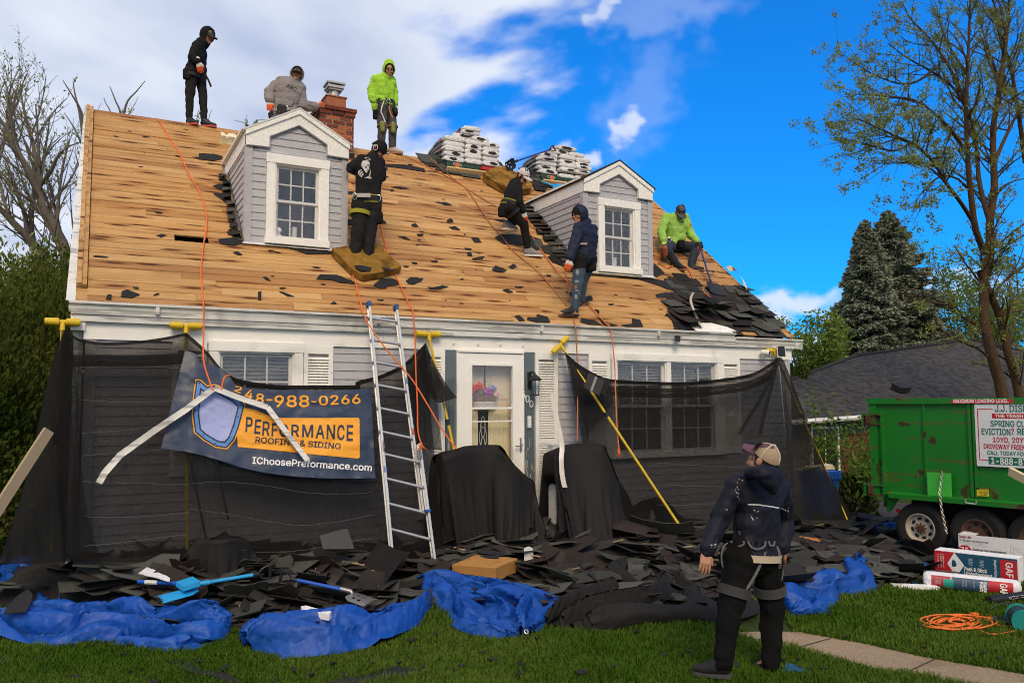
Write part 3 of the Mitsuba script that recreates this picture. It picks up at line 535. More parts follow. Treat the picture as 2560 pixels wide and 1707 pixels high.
HD = add(DOOR+'__handle', cat(boxb(4.925, 4.945, -.062, -.05, 1.38, 1.56), tube(spl([A3(4.935, -.07, 1.48), A3(4.93, -.105, 1.47), A3(4.87, -.105, 1.455), A3(4.84, -.1, 1.46)], 10), .009, 6)), STEEL)
for x0, x1 in ((3.91, 4.044), (4.986, 5.15)):
    p = add(HS+'pilaster', boxb(x0, x1, -.03, .0, .45, 2.655), M((.105, .142, .165), .55))
    n = 6; add(p+'__fluting', cat([boxb(x0+.012+i*(x1-x0-.024)/n, x0+.012+(i+.55)*(x1-x0-.024)/n, -.042, -.03, .6, 2.30) for i in range(n)]+[boxb(x0, x1, -.045, -.03, .45, .6)]), M((.105, .142, .165), .55))
    ch = [boxb(x, x+rng.uniform(.004, .012), -.0435, -.03, z, z+rng.uniform(.03, .14)) for x, z in zip(rng.uniform(x0+.01, x1-.02, 20), rng.uniform(.65, 1.5, 20))]
    labels[add(p+'__peeled_paint', cat(ch), M((.45, .42, .36), .8))] = {'kind': 'stuff'}
for s, u, v in (('4', 1330, 1140), ('0', 1355, 1168), ('0', 1380, 1200)):
    p = PY(*V5(u, v), -.046); add(HS+'house_number', text(s, .085, (p-A3(0, 0, .042), A3(1, 0, 0), A3(0, 0, 1), A3(0, -1, 0)), .006), M((.8, .8, .78), .4))
p = PY(*V5(1365, 1318), -.05); add(HS+'doorbell', cat(boxb(p[0]-.024, p[0]+.024, -.07, -.045, p[2]-.075, p[2]+.075), xf((ICO[1]*A3(.016, .006, .016), trimesh.creation.icosphere(1).faces), t=(p[0], -.072, p[2]+.045)), xf((ICO[1]*A3(.012, .006, .012), trimesh.creation.icosphere(1).faces), t=(p[0], -.072, p[2]-.045))), M((.7, .7, .7), .3))
LA = add(HS+'lantern', cat(boxb(5.05, 5.10, -.05, -.03, 2.18, 2.40), tube(spl([A3(5.075, -.04, 2.36), A3(5.08, -.10, 2.40), A3(5.10, -.15, 2.37)], 8), .012), xf(lathe([(.0, .07), (.02, .06), (.085, .0), (.08, -.012), (.0, -.012)], 12), t=(5.10, -.15, 2.30)), xf(lathe([(.0, 0), (.05, 0), (.05, -.015), (0, -.02)], 12), t=(5.10, -.15, 2.11)), *[tube([A3(5.10+.056*math.cos(a), -.15+.056*math.sin(a), 2.295), A3(5.10+.046*math.cos(a), -.15+.046*math.sin(a), 2.10)], .006, 4) for a in np.arange(6)*math.pi/3]), M((.015, .015, .016), .5))
add(LA+'__lamp_glass', xf(lathe([(.045, -.01), (.036, -.18)], 12), t=(5.10, -.15, 2.30)), 'glass_pane')
for u in (872, 1032, 1176, 1325):
    p = PY(*V5(u, 808+.035*(u-872)), -.04); add(HS+'frieze_hook', cat(boxb(p[0]-.012, p[0]+.012, -.05, -.036, p[2]-.012, p[2]+.012), tube([p, p+A3(.015, -.02, .015)], .004, 4)), M((.6, .6, .58), .3))

# ---- dormers
yc = lambda z: YE+(z-ZE)/((ZR-ZE)/(YR-YE))
for di, (xc, yd) in enumerate(DORM):
    D = add(HS+'dormer', cat(boxb(xc-HALF+.01, xc-.38, yd+.0, yd+.05, 3.98, 5.4), boxb(xc+.38, xc+HALF-.01, yd+.0, yd+.05, 3.98, 5.4), boxb(xc-.38, xc+.38, yd, yd+.05, 5.1, 5.40), prism([(-.6, 5.4), (.6, 5.4), (0, 5.74)], .04, (A3(xc, yd+.045, 0), A3(1, 0, 0), A3(0, 0, 1), A3(0, -1, 0)))), SIDING)
    for sd in (-1, 1):
        a, b = sorted((xc+sd*HALF, xc+sd*(HALF-.075))); add(D+'__corner_board', cat(boxb(a, b, yd-.026, yd+.02, 3.985, 5.235), boxb(*sorted((xc+sd*HALF+sd*.016, xc+sd*(HALF-.01))), yd-.02, yd+.065, 3.985, 5.235)), SIDING)
    for k in range(16):
        z0 = 4.0+k*.0985; z1 = z0+.0985
        if z1 < 5.13:
            for a, b in ((xc-HALF+.075, xc-.40), (xc+.40, xc+HALF-.075)): add(D+'__siding_board', sboard(a, b, z0, z1, yd-.001), SIDING)
        else:
            hw = lambda z: (HALF-.075) if z < 5.236 else max(.0, .36*(5.575-max(z, 5.37))/.205)
            w0, w1 = hw(z0), hw(min(z1, 5.57))
            if w0 < .03: continue
            v = np.array([[xc-w0, yd-.017, z0], [xc+w0, yd-.017, z0], [xc+max(w1, .01), yd-.004, z1+.008], [xc-max(w1, .01), yd-.004, z1+.008]]); add(D+'__siding_board', cat(quad(*v), quad(v[0]+A3(0, .02, 0), v[1]+A3(0, .02, 0), v[1], v[0])), SIDING)
    for sd in (-1, 1):
        x = xc+sd*HALF
        for k in range(14):
            z0 = 4.0+k*.0985; z1 = min(z0+.0985, 5.26)
            if z0 < 5.2 and yc(z0) > yd+.1: add(D+'__cheek_board', cboard(x, sd, z0, z1, yd+.06, yc(z0), yc(z1)), SIDING)
        za, zb = 5.225, 5.425
        v = [A3(x+sd*.022, yd-.03, za), A3(x+sd*.022, yd-.03, zb), A3(x+sd*.022, yc(zb)+.02, zb), A3(x+sd*.022, yc(za)+.02, za)]
        add(D+'__eave_board', cat(quad(*v), quad(v[0], v[3], v[3]-A3(sd*.04, 0, 0), v[0]-A3(sd*.04, 0, 0)), quad(v[1], v[2], v[2]+A3(sd*.04, 0, .0), v[1]+A3(sd*.04, 0, .0)), quad(v[1]+A3(sd*.04, 0, 0), v[2]+A3(sd*.04, 0, 0), v[2]+A3(sd*.04, 0, .03), v[1]+A3(sd*.04, 0, .03))), WHITE)
    tr = Polygon([(-.655, 5.225), (-.655, 5.425), (0, 5.79), (.655, 5.425), (.655, 5.225), (.365, 5.235), (.365, 5.375), (0, 5.575), (-.365, 5.375), (-.365, 5.235)])
    add(D+'__gable_trim', cat(prism(tr, .035, (A3(xc, yd-.012, 0), A3(1, 0, 0), A3(0, 0, 1), A3(0, -1, 0))),
        *[prism(Polygon([(0, 5.72), (sd*.665, 5.352), (sd*.665, 5.432), (0, 5.80)]), .022, (A3(xc, yd-.047, 0), A3(1, 0, 0), A3(0, 0, 1), A3(0, -1, 0))) for sd in (-1, 1)]), WHITE)
    add(D+'__gable_bead', cat(*[tube([A3(xc+sd*.365, yd-.05, 5.235), A3(xc+sd*.365, yd-.05, 5.375), A3(xc, yd-.05, 5.575)], .010, 4) for sd in (-1, 1)], *[tube([A3(xc+sd*.36, yd-.05, 5.235), A3(xc+sd*.64, yd-.05, 5.228)], .010, 4) for sd in (-1, 1)]), SIDING)
    for sd in (-1, 1):
        e, ap = A3(xc+sd*.69, yd-.075, 5.425), A3(xc, yd-.075, 5.805); e2, ap2 = A3(xc+sd*.69, yc(5.425), 5.425), A3(xc, yc(5.805), 5.805)
        add(D+'__roof_slope', cat(quad(e, ap, ap2, e2), quad(e-A3(0, 0, .022), ap-A3(0, 0, .022), ap, e), quad(e2, e, e-A3(0, 0, .02), e2-A3(0, 0, .02)), quad(e-A3(0, 0, .022), e2-A3(0, 0, .022), ap2-A3(0, 0, .022), ap-A3(0, 0, .022))), (M((.6, .58, .52), .7) if di == 0 else FELT))
    window(D, xc-.395, xc+.395, 4.02, 5.15, yd-.02, .105, 3, 2, pre='window_')
    add(D+'__apron_flashing', cat(quad(A3(xc-.68, yd-.07, 3.975), A3(xc+.68, yd-.07, 3.975), A3(xc+.66, yd-.02, 4.012), A3(xc-.66, yd-.02, 4.012)), boxb(xc-.655, xc+.655, yd-.028, yd+.01, 3.965, 4.01)), GUT)
    add(D+'__sill_can', xf(lathe([(0, 0), (.035, 0), (.035, .16), (0, .165)], 12), t=(xc+(.0 if di == 0 else .02), yd+.14, 4.12)), M((.5, .5, .48), .4))
k = add(HS+'dormer__monitor', cat(xf((ICO[2]*.045, trimesh.creation.icosphere(2).faces), t=(2.13, 1.29, 4.22)), xf(lathe([(0, 0), (.05, 0), (.04, .05), (0, .06)], 12), t=(2.13, 1.29, 4.12))), M((.75, .75, .74), .4)); labels[k] = {'label': 'white round camera behind the lower left pane'}
# ---- chimney
CH = add(HS+'chimney', boxb(3.209, 3.751, 3.459, 3.991, 5.6, 6.775), M((.40, .35, .28), .95, bump='grit'))
for k in range(18):
    z0 = 5.50+k*.0725; z1 = z0+.0585; top = k >= 16; o = .02*(k-15) if top else 0; x0, x1, y0, y1 = 3.20-o, 3.76+o, 3.45-o, 4.0+o
    if z1 > 6.83: continue
    bl = .205; off = (k % 2)*.1; xs = [x0]+[x for x in np.arange(x0+bl-off, x1-.03, bl)]+[x1]
    for a, b in zip(xs[:-1], xs[1:]): addid(CH+'__brick', boxb(a+.007, b-.007, y0+rng.normal(0, .002), y0+.09, z0, z1), 'brick_clay')
    ys = [y0+.1]+[y for y in np.arange(y0+.1+off+.1, y1-.03, bl)]+[y1]
    for a, b in zip(ys[:-1], ys[1:]):
        addid(CH+'__brick', boxb(x0+rng.normal(0, .002), x0+.09, a+.007, b-.007, z0, z1), 'brick_clay'); addid(CH+'__brick', boxb(x1-.09, x1+rng.normal(0, .002), a+.007, b-.007, z0, z1), 'brick_clay')
add(CH+'__crown', boxb(3.21, 3.75, 3.46, 3.99, 6.765, 6.80), M((.28, .25, .21), .95))
add(CH+'__flue', cat(boxb(3.33, 3.65, 3.56, 3.86, 6.79, 7.00), boxb(3.315, 3.665, 3.545, 3.875, 7.0, 7.02)), M((.33, .115, .055), .85, bump='grit'))
add(CH+'__vent_cap', cat(xf(lathe([(0, 0), (.10, 0), (.085, .05), (.085, .13), (.11, .13), (0, .15)], 14), t=(3.49, 3.71, 7.02)), boxb(3.38, 3.60, 3.60, 3.82, 7.14, 7.17), boxb(3.355, 3.625, 3.575, 3.845, 7.17, 7.21), boxb(3.34, 3.64, 3.56, 3.86, 7.235, 7.265), *[boxb(x, x+.02, y, y+.02, 7.2, 7.24) for x in (3.36, 3.6) for y in (3.58, 3.82)]), M((.42, .43, .42), .5, .6))
add(CH+'__tar_band', boxb(3.19, 3.77, 3.44, 3.6, 5.98, 6.06), FELT)
# ---------------------------------------------------------------- people
SKIN, SKIN2 = M((.43, .215, .13), .55), M((.30, .14, .085), .55)
IDM = np.eye(3)
def ell(c, R, rad, k=2): return m3.Manifold.hull_points(np.asarray(c)+(ICO[k]*np.asarray(rad, float)) @ R)
def unit(v): v = np.asarray(v, float); return v/(np.linalg.norm(v)+1e-12)
def ring(c, A, B, a, b, h, th, n=28, arc=None, mat=None):
    """A strap round an ellipse."""
    g = np.linspace(0, 2*math.pi, n, endpoint=False); up = unit(np.cross(A, B)); V = []
    for t in g:
        e = A*math.cos(t)*a+B*math.sin(t)*b; o = unit(e)*th
        V += [c+e-up*h/2, c+e+o-up*h/2, c+e+o+up*h/2, c+e+up*h/2]
    V = np.array(V); F = []
    for i in range(n):
        for k in range(4):
            p, q, r, s = i*4+k, i*4+(k+1) % 4, ((i+1) % n)*4+(k+1) % 4, ((i+1) % n)*4+k; F += [[p, q, r], [p, r, s]]
    return (V, np.array(F))
def strap(pts, out, w, th=.006):
    """A flat strap along points, its broad side facing out."""
    p = np.asarray(pts, float); t = unit(p[1]-p[0]); V = []
    for i in range(len(p)):
        t = unit(p[min(i+1, len(p)-1)]-p[max(i-1, 0)]); s = unit(np.cross(t, out)); V += [p[i]-s*w/2, p[i]+s*w/2, p[i]+s*w/2+np.asarray(out)*th, p[i]-s*w/2+np.asarray(out)*th]
    F = []
    for i in range(len(p)-1):
        for k in range(4): a, b, c, d = i*4+k, i*4+(k+1) % 4, i*4+4+(k+1) % 4, i*4+4+k; F += [[a, b, c], [a, c, d]]
    return (np.array(V), np.array(F+[[0, 2, 1], [0, 3, 2], [len(V)-4, len(V)-3, len(V)-2], [len(V)-4, len(V)-2, len(V)-1]]))
def handparts(wr, tip, side, s=1., grow=0., lat=None, curl=.25):
    d = unit(tip-wr); l = unit(np.cross(d, _F)) if lat is None else unit(lat-d*(lat@d)); n = unit(np.cross(l, d)); g = lambda r: r*s+grow
    P = lambda a, b, c=0.: wr+(d*a+l*b+n*c)*s
    ms = [hull((P(-.01, 0), g(.027)), (P(.04, .022), g(.018)), (P(.04, -.022), g(.018)), (P(.085, .028), g(.014)), (P(.085, -.028), g(.014)))]
    for b, L in ((-.030, .060), (-.010, .074), (.010, .078), (.030, .068)):
        b = b*side; p0, p1 = P(.085, b), P(.085+L*.52, b*1.12, curl*L*.5); p2 = P(.085+L*(.98-curl*.35), b*1.16, curl*L*1.5)
        ms += [hull((p0, g(.0105)), (p1, g(.0095))), hull((p1, g(.0095)), (p2, g(.0078)))]
    p0, p1, p2 = P(.025, .022*side), P(.058, .048*side, .012), P(.088, .053*side, .022)
    return ms+[hull((p0, g(.016)), (p1, g(.0125))), hull((p1, g(.0125)), (p2, g(.0098)))]
def person(name, label, zf, y0, J, face, o):
    W = {k: (np.asarray(v) if isinstance(v, np.ndarray) else PY(*zf(v[0], v[1]), y0+v[2])) for k, v in J.items()}
    K = thing('person', label, 'person'); out = {'key': K, 'W': W}
    f = unit(face[0]*_R+face[1]*_U-face[2]*_F); up0 = unit(_U+_R*o.get('tilt', 0)); r = unit(np.cross(f, up0)); u = unit(np.cross(r, f)); HR = np.array([r, f, u]); H = W['head']
    hs = o.get('hs', 1.); E = lambda a, b, c, rad: ell(H+(r*a+f*b+u*c)*hs, HR, np.array(rad)*hs)
    sh, hp = (W['shL']+W['shR'])/2, (W['hipL']+W['hipR'])/2; ax = unit(W['shR']-W['shL']); hx = unit(W['hipR']-W['hipL']); dn = unit(hp-sh); th = o.get('thick', 1.)
    ch, wa = sh+dn*.15, sh+(hp-sh)*.66
    def torso(g, low=1.):
        c0 = hull((W['shL'], .055+g), (W['shR'], .055+g), (sh+dn*.02, .085+g), (ch+ax*.085, .098*th+g), (ch-ax*.085, .098*th+g))
        c1 = hull((ch+ax*.085, .098*th+g), (ch-ax*.085, .098*th+g), (wa+ax*.062, .092*th+g), (wa-ax*.062, .092*th+g))
        e = wa+(hp-wa)*low; c2 = hull((wa+ax*.062, .092*th+g), (wa-ax*.062, .092*th+g), (e+hx*.07, .098*th+g), (e-hx*.07, .098*th+g)); return [c0, c1, c2]
    def limb(a, b, c, r0, r1, r2, r3): return [hull((W[a], r0), (W[b], r1)), hull((W[b], r1), (W[c], r2))]
    tilt_hand = {'L': o.get('sideL', 1), 'R': o.get('sideR', -1)}
    body = [E(0, -.005, .02, (.073, .092, .102)), E(0, .035, -.06, (.050, .052, .052)), E(0, .078, -.088, (.022, .02, .02)), E(0, .092, .012, (.011, .012, .022)), E(0, .103, -.018, (.015, .016, .013)), E(.078, -.01, .0, (.012, .022, .032)), E(-.078, -.01, .0, (.012, .022, .032)), E(0, .078, .045, (.048, .014, .012)),
            E(.04, .066, -.02, (.022, .02, .02)), E(-.04, .066, -.02, (.022, .02, .02)), E(0, .088, -.058, (.026, .012, .011)),
            hull((H-u*.05-f*.012, .056), (W['neck'], .062)), hull((W['neck'], .062), (sh, .075))]+torso(0)
    for s in 'LR':
        body += limb('sh'+s, 'el'+s, 'wr'+s, .052, .041, .03, 0)+limb('hip'+s, 'kn'+s, 'an'+s, .088, .058, .042, 0)
        body += handparts(W['wr'+s], W['tip'+s], tilt_hand[s], o.get('hand', 1.), lat=o.get('lat'+s), curl=o.get('curl', .25))
        body.append(hull((W['an'+s], .045), (W['an'+s]-A3(0, 0, .04), .04), (W['to'+s], .03)))
    add(K+'__body', fuse(body, .02, 4), o.get('skin', SKIN), 60)
    for sgn in (-1, 1):
        add(K+'__eye', cat((np.asarray((q := E(sgn*.031, .079, .014, (.013, .011, .007)).to_mesh()).vert_properties)[:, :3], np.asarray(q.tri_verts))), M((.03, .018, .014), .25), True)
        add(K+'__eyebrow', tube([H+(r*sgn*.016+f*.092+u*.034)*hs, H+(r*sgn*.034+f*.089+u*.040)*hs, H+(r*sgn*.052+f*.076+u*.034)*hs], .006*hs, 5), M((.02, .013, .01), .8))
    q = E(0, .0985, -.058, (.021, .006, .005)).to_mesh(); add(K+'__mouth', (np.asarray(q.vert_properties)[:, :3], np.asarray(q.tri_verts)), M((.20, .06, .05), .5), True)
    # upper garment
    g = o.get('loose', .024); tp = torso(g, o.get('low', .85))+[hull((W['neck'], .070), (sh, .098+g*.3))]
    for s in 'LR':
        el, wr = W['el'+s], W['wr'+s]
        if o.get('short') == s or o.get('short') == 'LR': e = W['sh'+s]+(el-W['sh'+s])*.85; tp += [hull((W['sh'+s], .062+g*.7), (e, .056+g))]
        else: tp += [hull((W['sh'+s], .062+g*.7), (el, .048+g)), hull((el, .048+g), (wr+(el-wr)*.10, .038+g)), hull((wr+(el-wr)*.12, .038+g), (wr, .036+g*.3))]
    if o.get('hem', 1): e = wa+(hp-wa)*o.get('low', .85); tp.append(hull((e+hx*.075, .104*th+g), (e-hx*.075, .104*th+g)))
    T_ = folds(fuse(tp, .022, 10), o.get('fold', .014), 9, seed=len(labels)); add(K+'__'+o['topname'], T_, o['top'], True); out['top'] = T_
    # trousers
    g = o.get('loosel', .022); tr = [hull((W['hipL'], .10+g), (W['hipR'], .10+g), (hp-dn*.12+hx*.07, .095*th+g*.5), (hp-dn*.12-hx*.07, .095*th+g*.5))]
    for s in 'LR':
        an = W['an'+s]+(W['kn'+s]-W['an'+s])*o.get('cuff', .1)
        tr += [hull((W['hip'+s], .094+g), (W['kn'+s], .062+g)), hull((W['kn'+s], .062+g), (an, .046+g*.9))]
    P_ = folds(fuse(tr, .022, 10), o.get('foldl', .012), 9, seed=len(labels)+50); out['legs'] = P_
    if callable(o['legs']): o['legs'](K, P_, W)
    else: add(K+'__trousers', P_, o['legs'], True)
    # shoes
    for s in 'LR':
        an, to = W['an'+s], W['to'+s]; he = an-unit(to-an)*.035; he = A3(he[0], he[1], min(to[2], an[2]-.045)) if o.get('flat', 1) else he-A3(0, 0, .04); tt = unit(to-he)
        up = unit(np.cross(np.cross(tt, an-he), tt)); sd = unit(np.cross(tt, up)); L = max(.19, min(.27, np.linalg.norm(to-he)+.05)); Q = lambda a, b, c: he+tt*a*L+sd*b+up*c
        sh_ = fuse([hull((Q(.05, 0, .045), .040), (Q(.22, 0, .085), .043), (Q(.62, .016, .028), .036), (Q(.62, -.016, .028), .036)), hull((Q(.62, .016, .028), .036), (Q(.62, -.016, .028), .036), (Q(.95, 0, .016), .030)), hull((an, .05), (Q(.15, 0, .06), .046))], .015, 6)
        add(K+'__shoe', sh_, o['shoe'], 60)
        so = m3.Manifold.hull_points(np.vstack([Q(a, b*w, c) for a, w in ((-.1, .028), (.1, .04), (.35, .034), (.65, .046), (.9, .04), (1.06, .018)) for b in (-1, 1) for c in (-.022, .004)])).to_mesh()
        k = add(K+'__shoe__sole', (np.asarray(so.vert_properties)[:, :3], np.asarray(so.tri_verts)), o['sole'], False)
    # gloves
    for s in o.get('gloves', ''):
        gm = o['glovemat']; b = fuse(handparts(W['wr'+s], W['tip'+s], tilt_hand[s], o.get('hand', 1.)*1.04, .0025, lat=o.get('lat'+s), curl=o.get('curl', .25)), .01, 2)
        if isinstance(gm, tuple):
            d = unit(W['tip'+s]-W['wr'+s]); tt = (np.asarray(b.triangles_center)-W['wr'+s]) @ d; a = b.submesh([np.where(tt < .075)[0]], append=True); c = b.submesh([np.where(tt >= .075)[0]], append=True)
            add(K+'__glove', a, gm[0], 50); add(K+'__glove__dipped_fingers', c, gm[1], 50)
        else: add(K+'__glove', b, gm, 50)
        add(K+'__glove_cuff', fuse([hull((W['wr'+s]-unit(W['tip'+s]-W['wr'+s])*.045, .034), (W['wr'+s], .032))], .015, 3), gm[0] if isinstance(gm, tuple) else gm, 50)
    # head wear
    if o.get('hood'):
        big = E(0, -.018, .018, (.112, .128, .138))+hull((H-u*.10*hs-f*.035, .090), (W['neck'], .105))+(hull((H+u*.10*hs-f*.03, .09), (H+u*.165*hs-f*.03, .022)) if o.get('peak') else E(0, -.02, .02, (.10, .11, .12)))
        big = big-E(0, .02, .012, (.093, .118, .118))-E(0, .15, -.008, o.get('open', (.070, .125, .094)))
        big = big.refine_to_length(.02).to_mesh(); h_ = trimesh.Trimesh(np.asarray(big.vert_properties[:, :3], float), np.asarray(big.tri_verts), process=False); trimesh.smoothing.filter_taubin(h_, .5, .53, iterations=5); folds(h_, .007, 13, 4); add(K+'__hood', h_, o['hood'], 60); out['hood'] = h_
    if o.get('cap'):
        c = E(0, -.008, .022, (.087, .104, .108)).trim_by_plane(u.tolist(), float(u @ (H+u*.030*hs))).refine_to_length(.02).to_mesh(); c = trimesh.Trimesh(np.asarray(c.vert_properties[:, :3], float), np.asarray(c.tri_verts)); add(K+'__cap', c, o['cap'], 60); out['cap'] = c
        bp = []
        for a in np.linspace(-1, 1, 9):
            for b, wv, dz in ((.075, .076, .034), (.135, .080, .026), (.180-.035*a*a, .066, .008)):
                for e in (0, -.007): bp.append(H+(r*a*wv+f*(b-.03*a*a*(b < .1))+u*(dz-.018*a*a+e))*hs)
        b = m3.Manifold.hull_points(np.array(bp)).refine_to_length(.02).to_mesh(); b = trimesh.Trimesh(np.asarray(b.vert_properties[:, :3], float), np.asarray(b.tri_verts)); add(K+'__cap_brim', b, o.get('brim', o['cap']), 40); out['brim'] = b
        add(K+'__cap_button', fuse([E(0, -.008, .131, (.008, .008, .006))], .02, 0), o['cap'], True)
    if o.get('beanie'):
        c = (E(0, -.012, .035, (.092, .108, .122)).trim_by_plane(u.tolist(), float(u @ (H+u*.025*hs)))+(E(0, -.012, .03, (.099, .116, .10))-E(0, -.012, .03, (.088, .104, .12))).trim_by_plane(u.tolist(), float(u @ (H+u*.015*hs))).trim_by_plane((-u).tolist(), float(-u @ (H+u*.085*hs)))).refine_to_length(.015).to_mesh()
        c = trimesh.Trimesh(np.asarray(c.vert_properties[:, :3], float), np.asarray(c.tri_verts)); folds(c, .004, 40, 3, (1, 1, .2)); add(K+'__beanie', c, o['beanie'], 50); out['cap'] = c
    if o.get('hair'):
        c = (E(0, -.014, .024, (.080, .098, .108))-E(0, .075, -.03, (.085, .07, .085))).trim_by_plane(u.tolist(), float(u @ (H-u*.075*hs)))
        if o.get('cap') or o.get('beanie'): c = c.trim_by_plane((-u).tolist(), float(-u @ (H+u*.035*hs)))
        c = c.refine_to_length(.02).to_mesh(); add(K+'__hair', folds(trimesh.Trimesh(np.asarray(c.vert_properties[:, :3], float), np.asarray(c.tri_verts)), .006, 60, 2), M((.018, .013, .011), .7), 60)
    if o.get('beard'):
        c = (E(0, .036, -.072, (.062, .066, .066))-E(0, .10, -.03, (.05, .06, .045))).refine_to_length(.02).to_mesh(); add(K+'__beard', folds(trimesh.Trimesh(np.asarray(c.vert_properties[:, :3], float), np.asarray(c.tri_verts)), .006, 70, 2), M((.016, .011, .009), .9), 60)
    out.update(hp=hp, hx=hx, dn=dn, wa=wa, ax=ax, th=th, f=f, u=u, r=r, H=H)
    return out
def shotpts(t, zf, pts, off=.004):
    """Printed marks lie on the cloth: points of the photograph met with the garment's surface."""
    from scipy.spatial import cKDTree
    V = np.asarray(t.vertices)-CAM; dpt = V @ _F; uv = np.stack([1280+FOC*(V @ _R)/dpt, 853.5-FOC*(V @ _U)/dpt], 1); f = np.asarray(t.faces); tr = uv[f]; fd = dpt[f]
    pts = np.array([zf(*p) for p in np.asarray(pts, float)]); _, nb = cKDTree(tr.mean(1)).query(pts, k=min(40, len(f))); A, B, C = tr[nb][:, :, 0], tr[nb][:, :, 1], tr[nb][:, :, 2]; P = pts[:, None]
    c2 = lambda a, b: a[..., 0]*b[..., 1]-a[..., 1]*b[..., 0]
    den = c2(B-A, C-A); den = np.where(np.abs(den) < 1e-9, 1e-9, den); w1, w2 = c2(P-A, C-A)/den, c2(B-A, P-A)/den; ok = (w1 >= -.01) & (w2 >= -.01) & (w1+w2 <= 1.01)
    k = fd[nb][:, :, 0]*(1-w1-w2)+fd[nb][:, :, 1]*w1+fd[nb][:, :, 2]*w2; k = np.where(ok, k, np.inf).min(1); k = np.where(np.isfinite(k), k, np.median(k[np.isfinite(k)]) if np.isfinite(k).any() else dpt.min())
    return np.array([CAM+ray(*p)*(q-off) for p, q in zip(pts, k)])
def decal(key, t, zf, shapes, mat, off=.005):
    ms = []
    for s in shapes:
        if isinstance(s, tuple): v, f = s
        else:
            v, f = trimesh.creation.triangulate_polygon(Polygon(s).buffer(0), engine='earcut')
        v3 = np.c_[v[:, :2], np.zeros(len(v))]; sz = max(np.ptp(v[:, 0]), np.ptp(v[:, 1])); v3, f = trimesh.remesh.subdivide_to_size(v3, f, float(np.clip(sz/6, 8, 34))); ms.append((shotpts(t, zf, v3[:, :2], off), f))
    add(key, cat(ms), mat)
def text2(s, x, y, h, w=None, rot=0., bold=True):
    m = meshkit.text_mesh(s, h, .001, bold); v = np.asarray(m.vertices); f = np.asarray(m.faces); f = f[(v[f][:, :, 2] > .0005).all(1)]
    v = v[:, :2]-[v[:, 0].min(), 0]; v[:, 0] *= (w/v[:, 0].max() if w else 1); c, s_ = math.cos(rot), math.sin(rot); q = v*[1, -1]
    return (np.stack([x+q[:, 0]*c-q[:, 1]*s_, y+q[:, 0]*s_+q[:, 1]*c], 1), f)
def ell2(x, y, a, b, n=16, rot=0.): t = np.linspace(0, 2*math.pi, n, endpoint=False); c, s = math.cos(rot), math.sin(rot); X, Y = a*np.cos(t), b*np.sin(t); return np.stack([x+X*c-Y*s, y+X*s+Y*c], 1)
def belt(pp, mat, name='belt', t=.72, h=.05, pad=.03, th_=.008, tilt=0.):
    c = pp['wa']+(pp['hp']-pp['wa'])*t; B = unit(np.cross(pp['hx'], pp['dn'])); add(pp['key']+'__'+name, ring(c, pp['hx'], B, .165*pp['th']+pad, .097*pp['th']+pad, h, th_), mat); return c, B
def legstrap(pp, s, mat, t=.32, h=.05, r=.118, name='leg_strap'):
    a, b = pp['W']['hip'+s], pp['W']['kn'+s]; d = unit(b-a); A = unit(np.cross(d, _F)); B = unit(np.cross(d, A)); add(pp['key']+'__'+name, ring(a+(b-a)*t, A, B, r-.02*t, r-.02*t, h, .008), mat)
def dring(pp, p, r=.03, mat=None, name='metal_ring'):
    a = np.linspace(0, 2*math.pi, 20); add(pp['key']+'__'+name, tube(np.stack([p+_R*r*.8*math.cos(t)+_U*r*math.sin(t)-_F*.01 for t in a]), .0055, 5, False), mat or M((.7, .7, .7), .3, .8))
def pouch(pp, p, w, h, mat, name='tool_pouch'): add(pp['key']+'__'+name, fuse([hull(*[(p+_R*a*w/2+_U*b*h/2+A3(0, c, 0), .025) for a in (-1, 1) for b in (-1, 1) for c in (-.015, .02)])], .03, 5), mat, 50)
BLACKCL, GREYCL, LIMECL, NAVYCL = M((.010, .010, .0105), .88, spec=.2, bump='cloth'), M((.235, .215, .21), .92, spec=.15, bump='cloth'), M((.30, .56, .045), .85, spec=.2, bump='cloth'), M((.012, .017, .042), .72, spec=.3, bump='cloth')
JEANBLK, JEANGR, JEANBL, WEBBING = M((.016, .016, .0165), .9, spec=.2, bump='cloth'), M((.075, .072, .075), .9, spec=.2, bump='cloth'), M((.045, .10, .20), .9, spec=.2, bump='cloth'), M((.012, .012, .013), .7)
LIME2, OLIVE, GLW, GLO = M((.24, .43, .055), .9, spec=.2, bump='cloth'), M((.27, .26, .02), .8), M((.58, .55, .50), .85), M((.70, .12, .03), .6)
ZA, ZC, ZD, ZE_, ZG, ZH = zm(5.2257, 430, 40), zm(5.2267, 850, 120), zm(3.92, 820, 320), V7, V8, zm(2.528, 1700, 1080)
RED, WHT = M((.5, .03, .03), .6), M((.72, .72, .70), .6)
# 1 black hoodie on the ridge
pa = person('a', 'standing man in black hoodie and black trousers at the left end of the ridge', ZA, 3.9, dict(head=(468, 268, 0), neck=(395, 362, .02), shL=(320, 400, -.12), shR=(378, 395, .16), elL=(262, 540, -.16), wrL=(345, 600, -.24), tipL=(374, 752, -.22), elR=(400, 540, .22), wrR=(405, 620, .2), tipR=(410, 700, .2),
    hipL=(262, 722, -.05), hipR=(360, 728, .08), knL=(232, 1050, -.03), knR=(400, 1025, .03), anL=(226, 1365, 0), anR=(420, 1372, 0), toL=(275, 1412, -.06), toR=(525, 1440, -.05)), (.80, -.32, .42),
    dict(topname='hoodie', top=BLACKCL, legs=JEANBLK, loosel=.006, shoe=BLACKP, sole=M((.45, .06, .05), .6), gloves='L', glovemat=(GLW, GLO), hood=BLACKCL, cap=M((.03, .032, .03), .8), low=.8, loose=.022, open=(.062, .125, .09)))
belt(pa, WEBBING); legstrap(pa, 'L', WEBBING, .18); pouch(pa, PY(*ZA(195, 760), 3.8), .07, .12, BLACKCL)
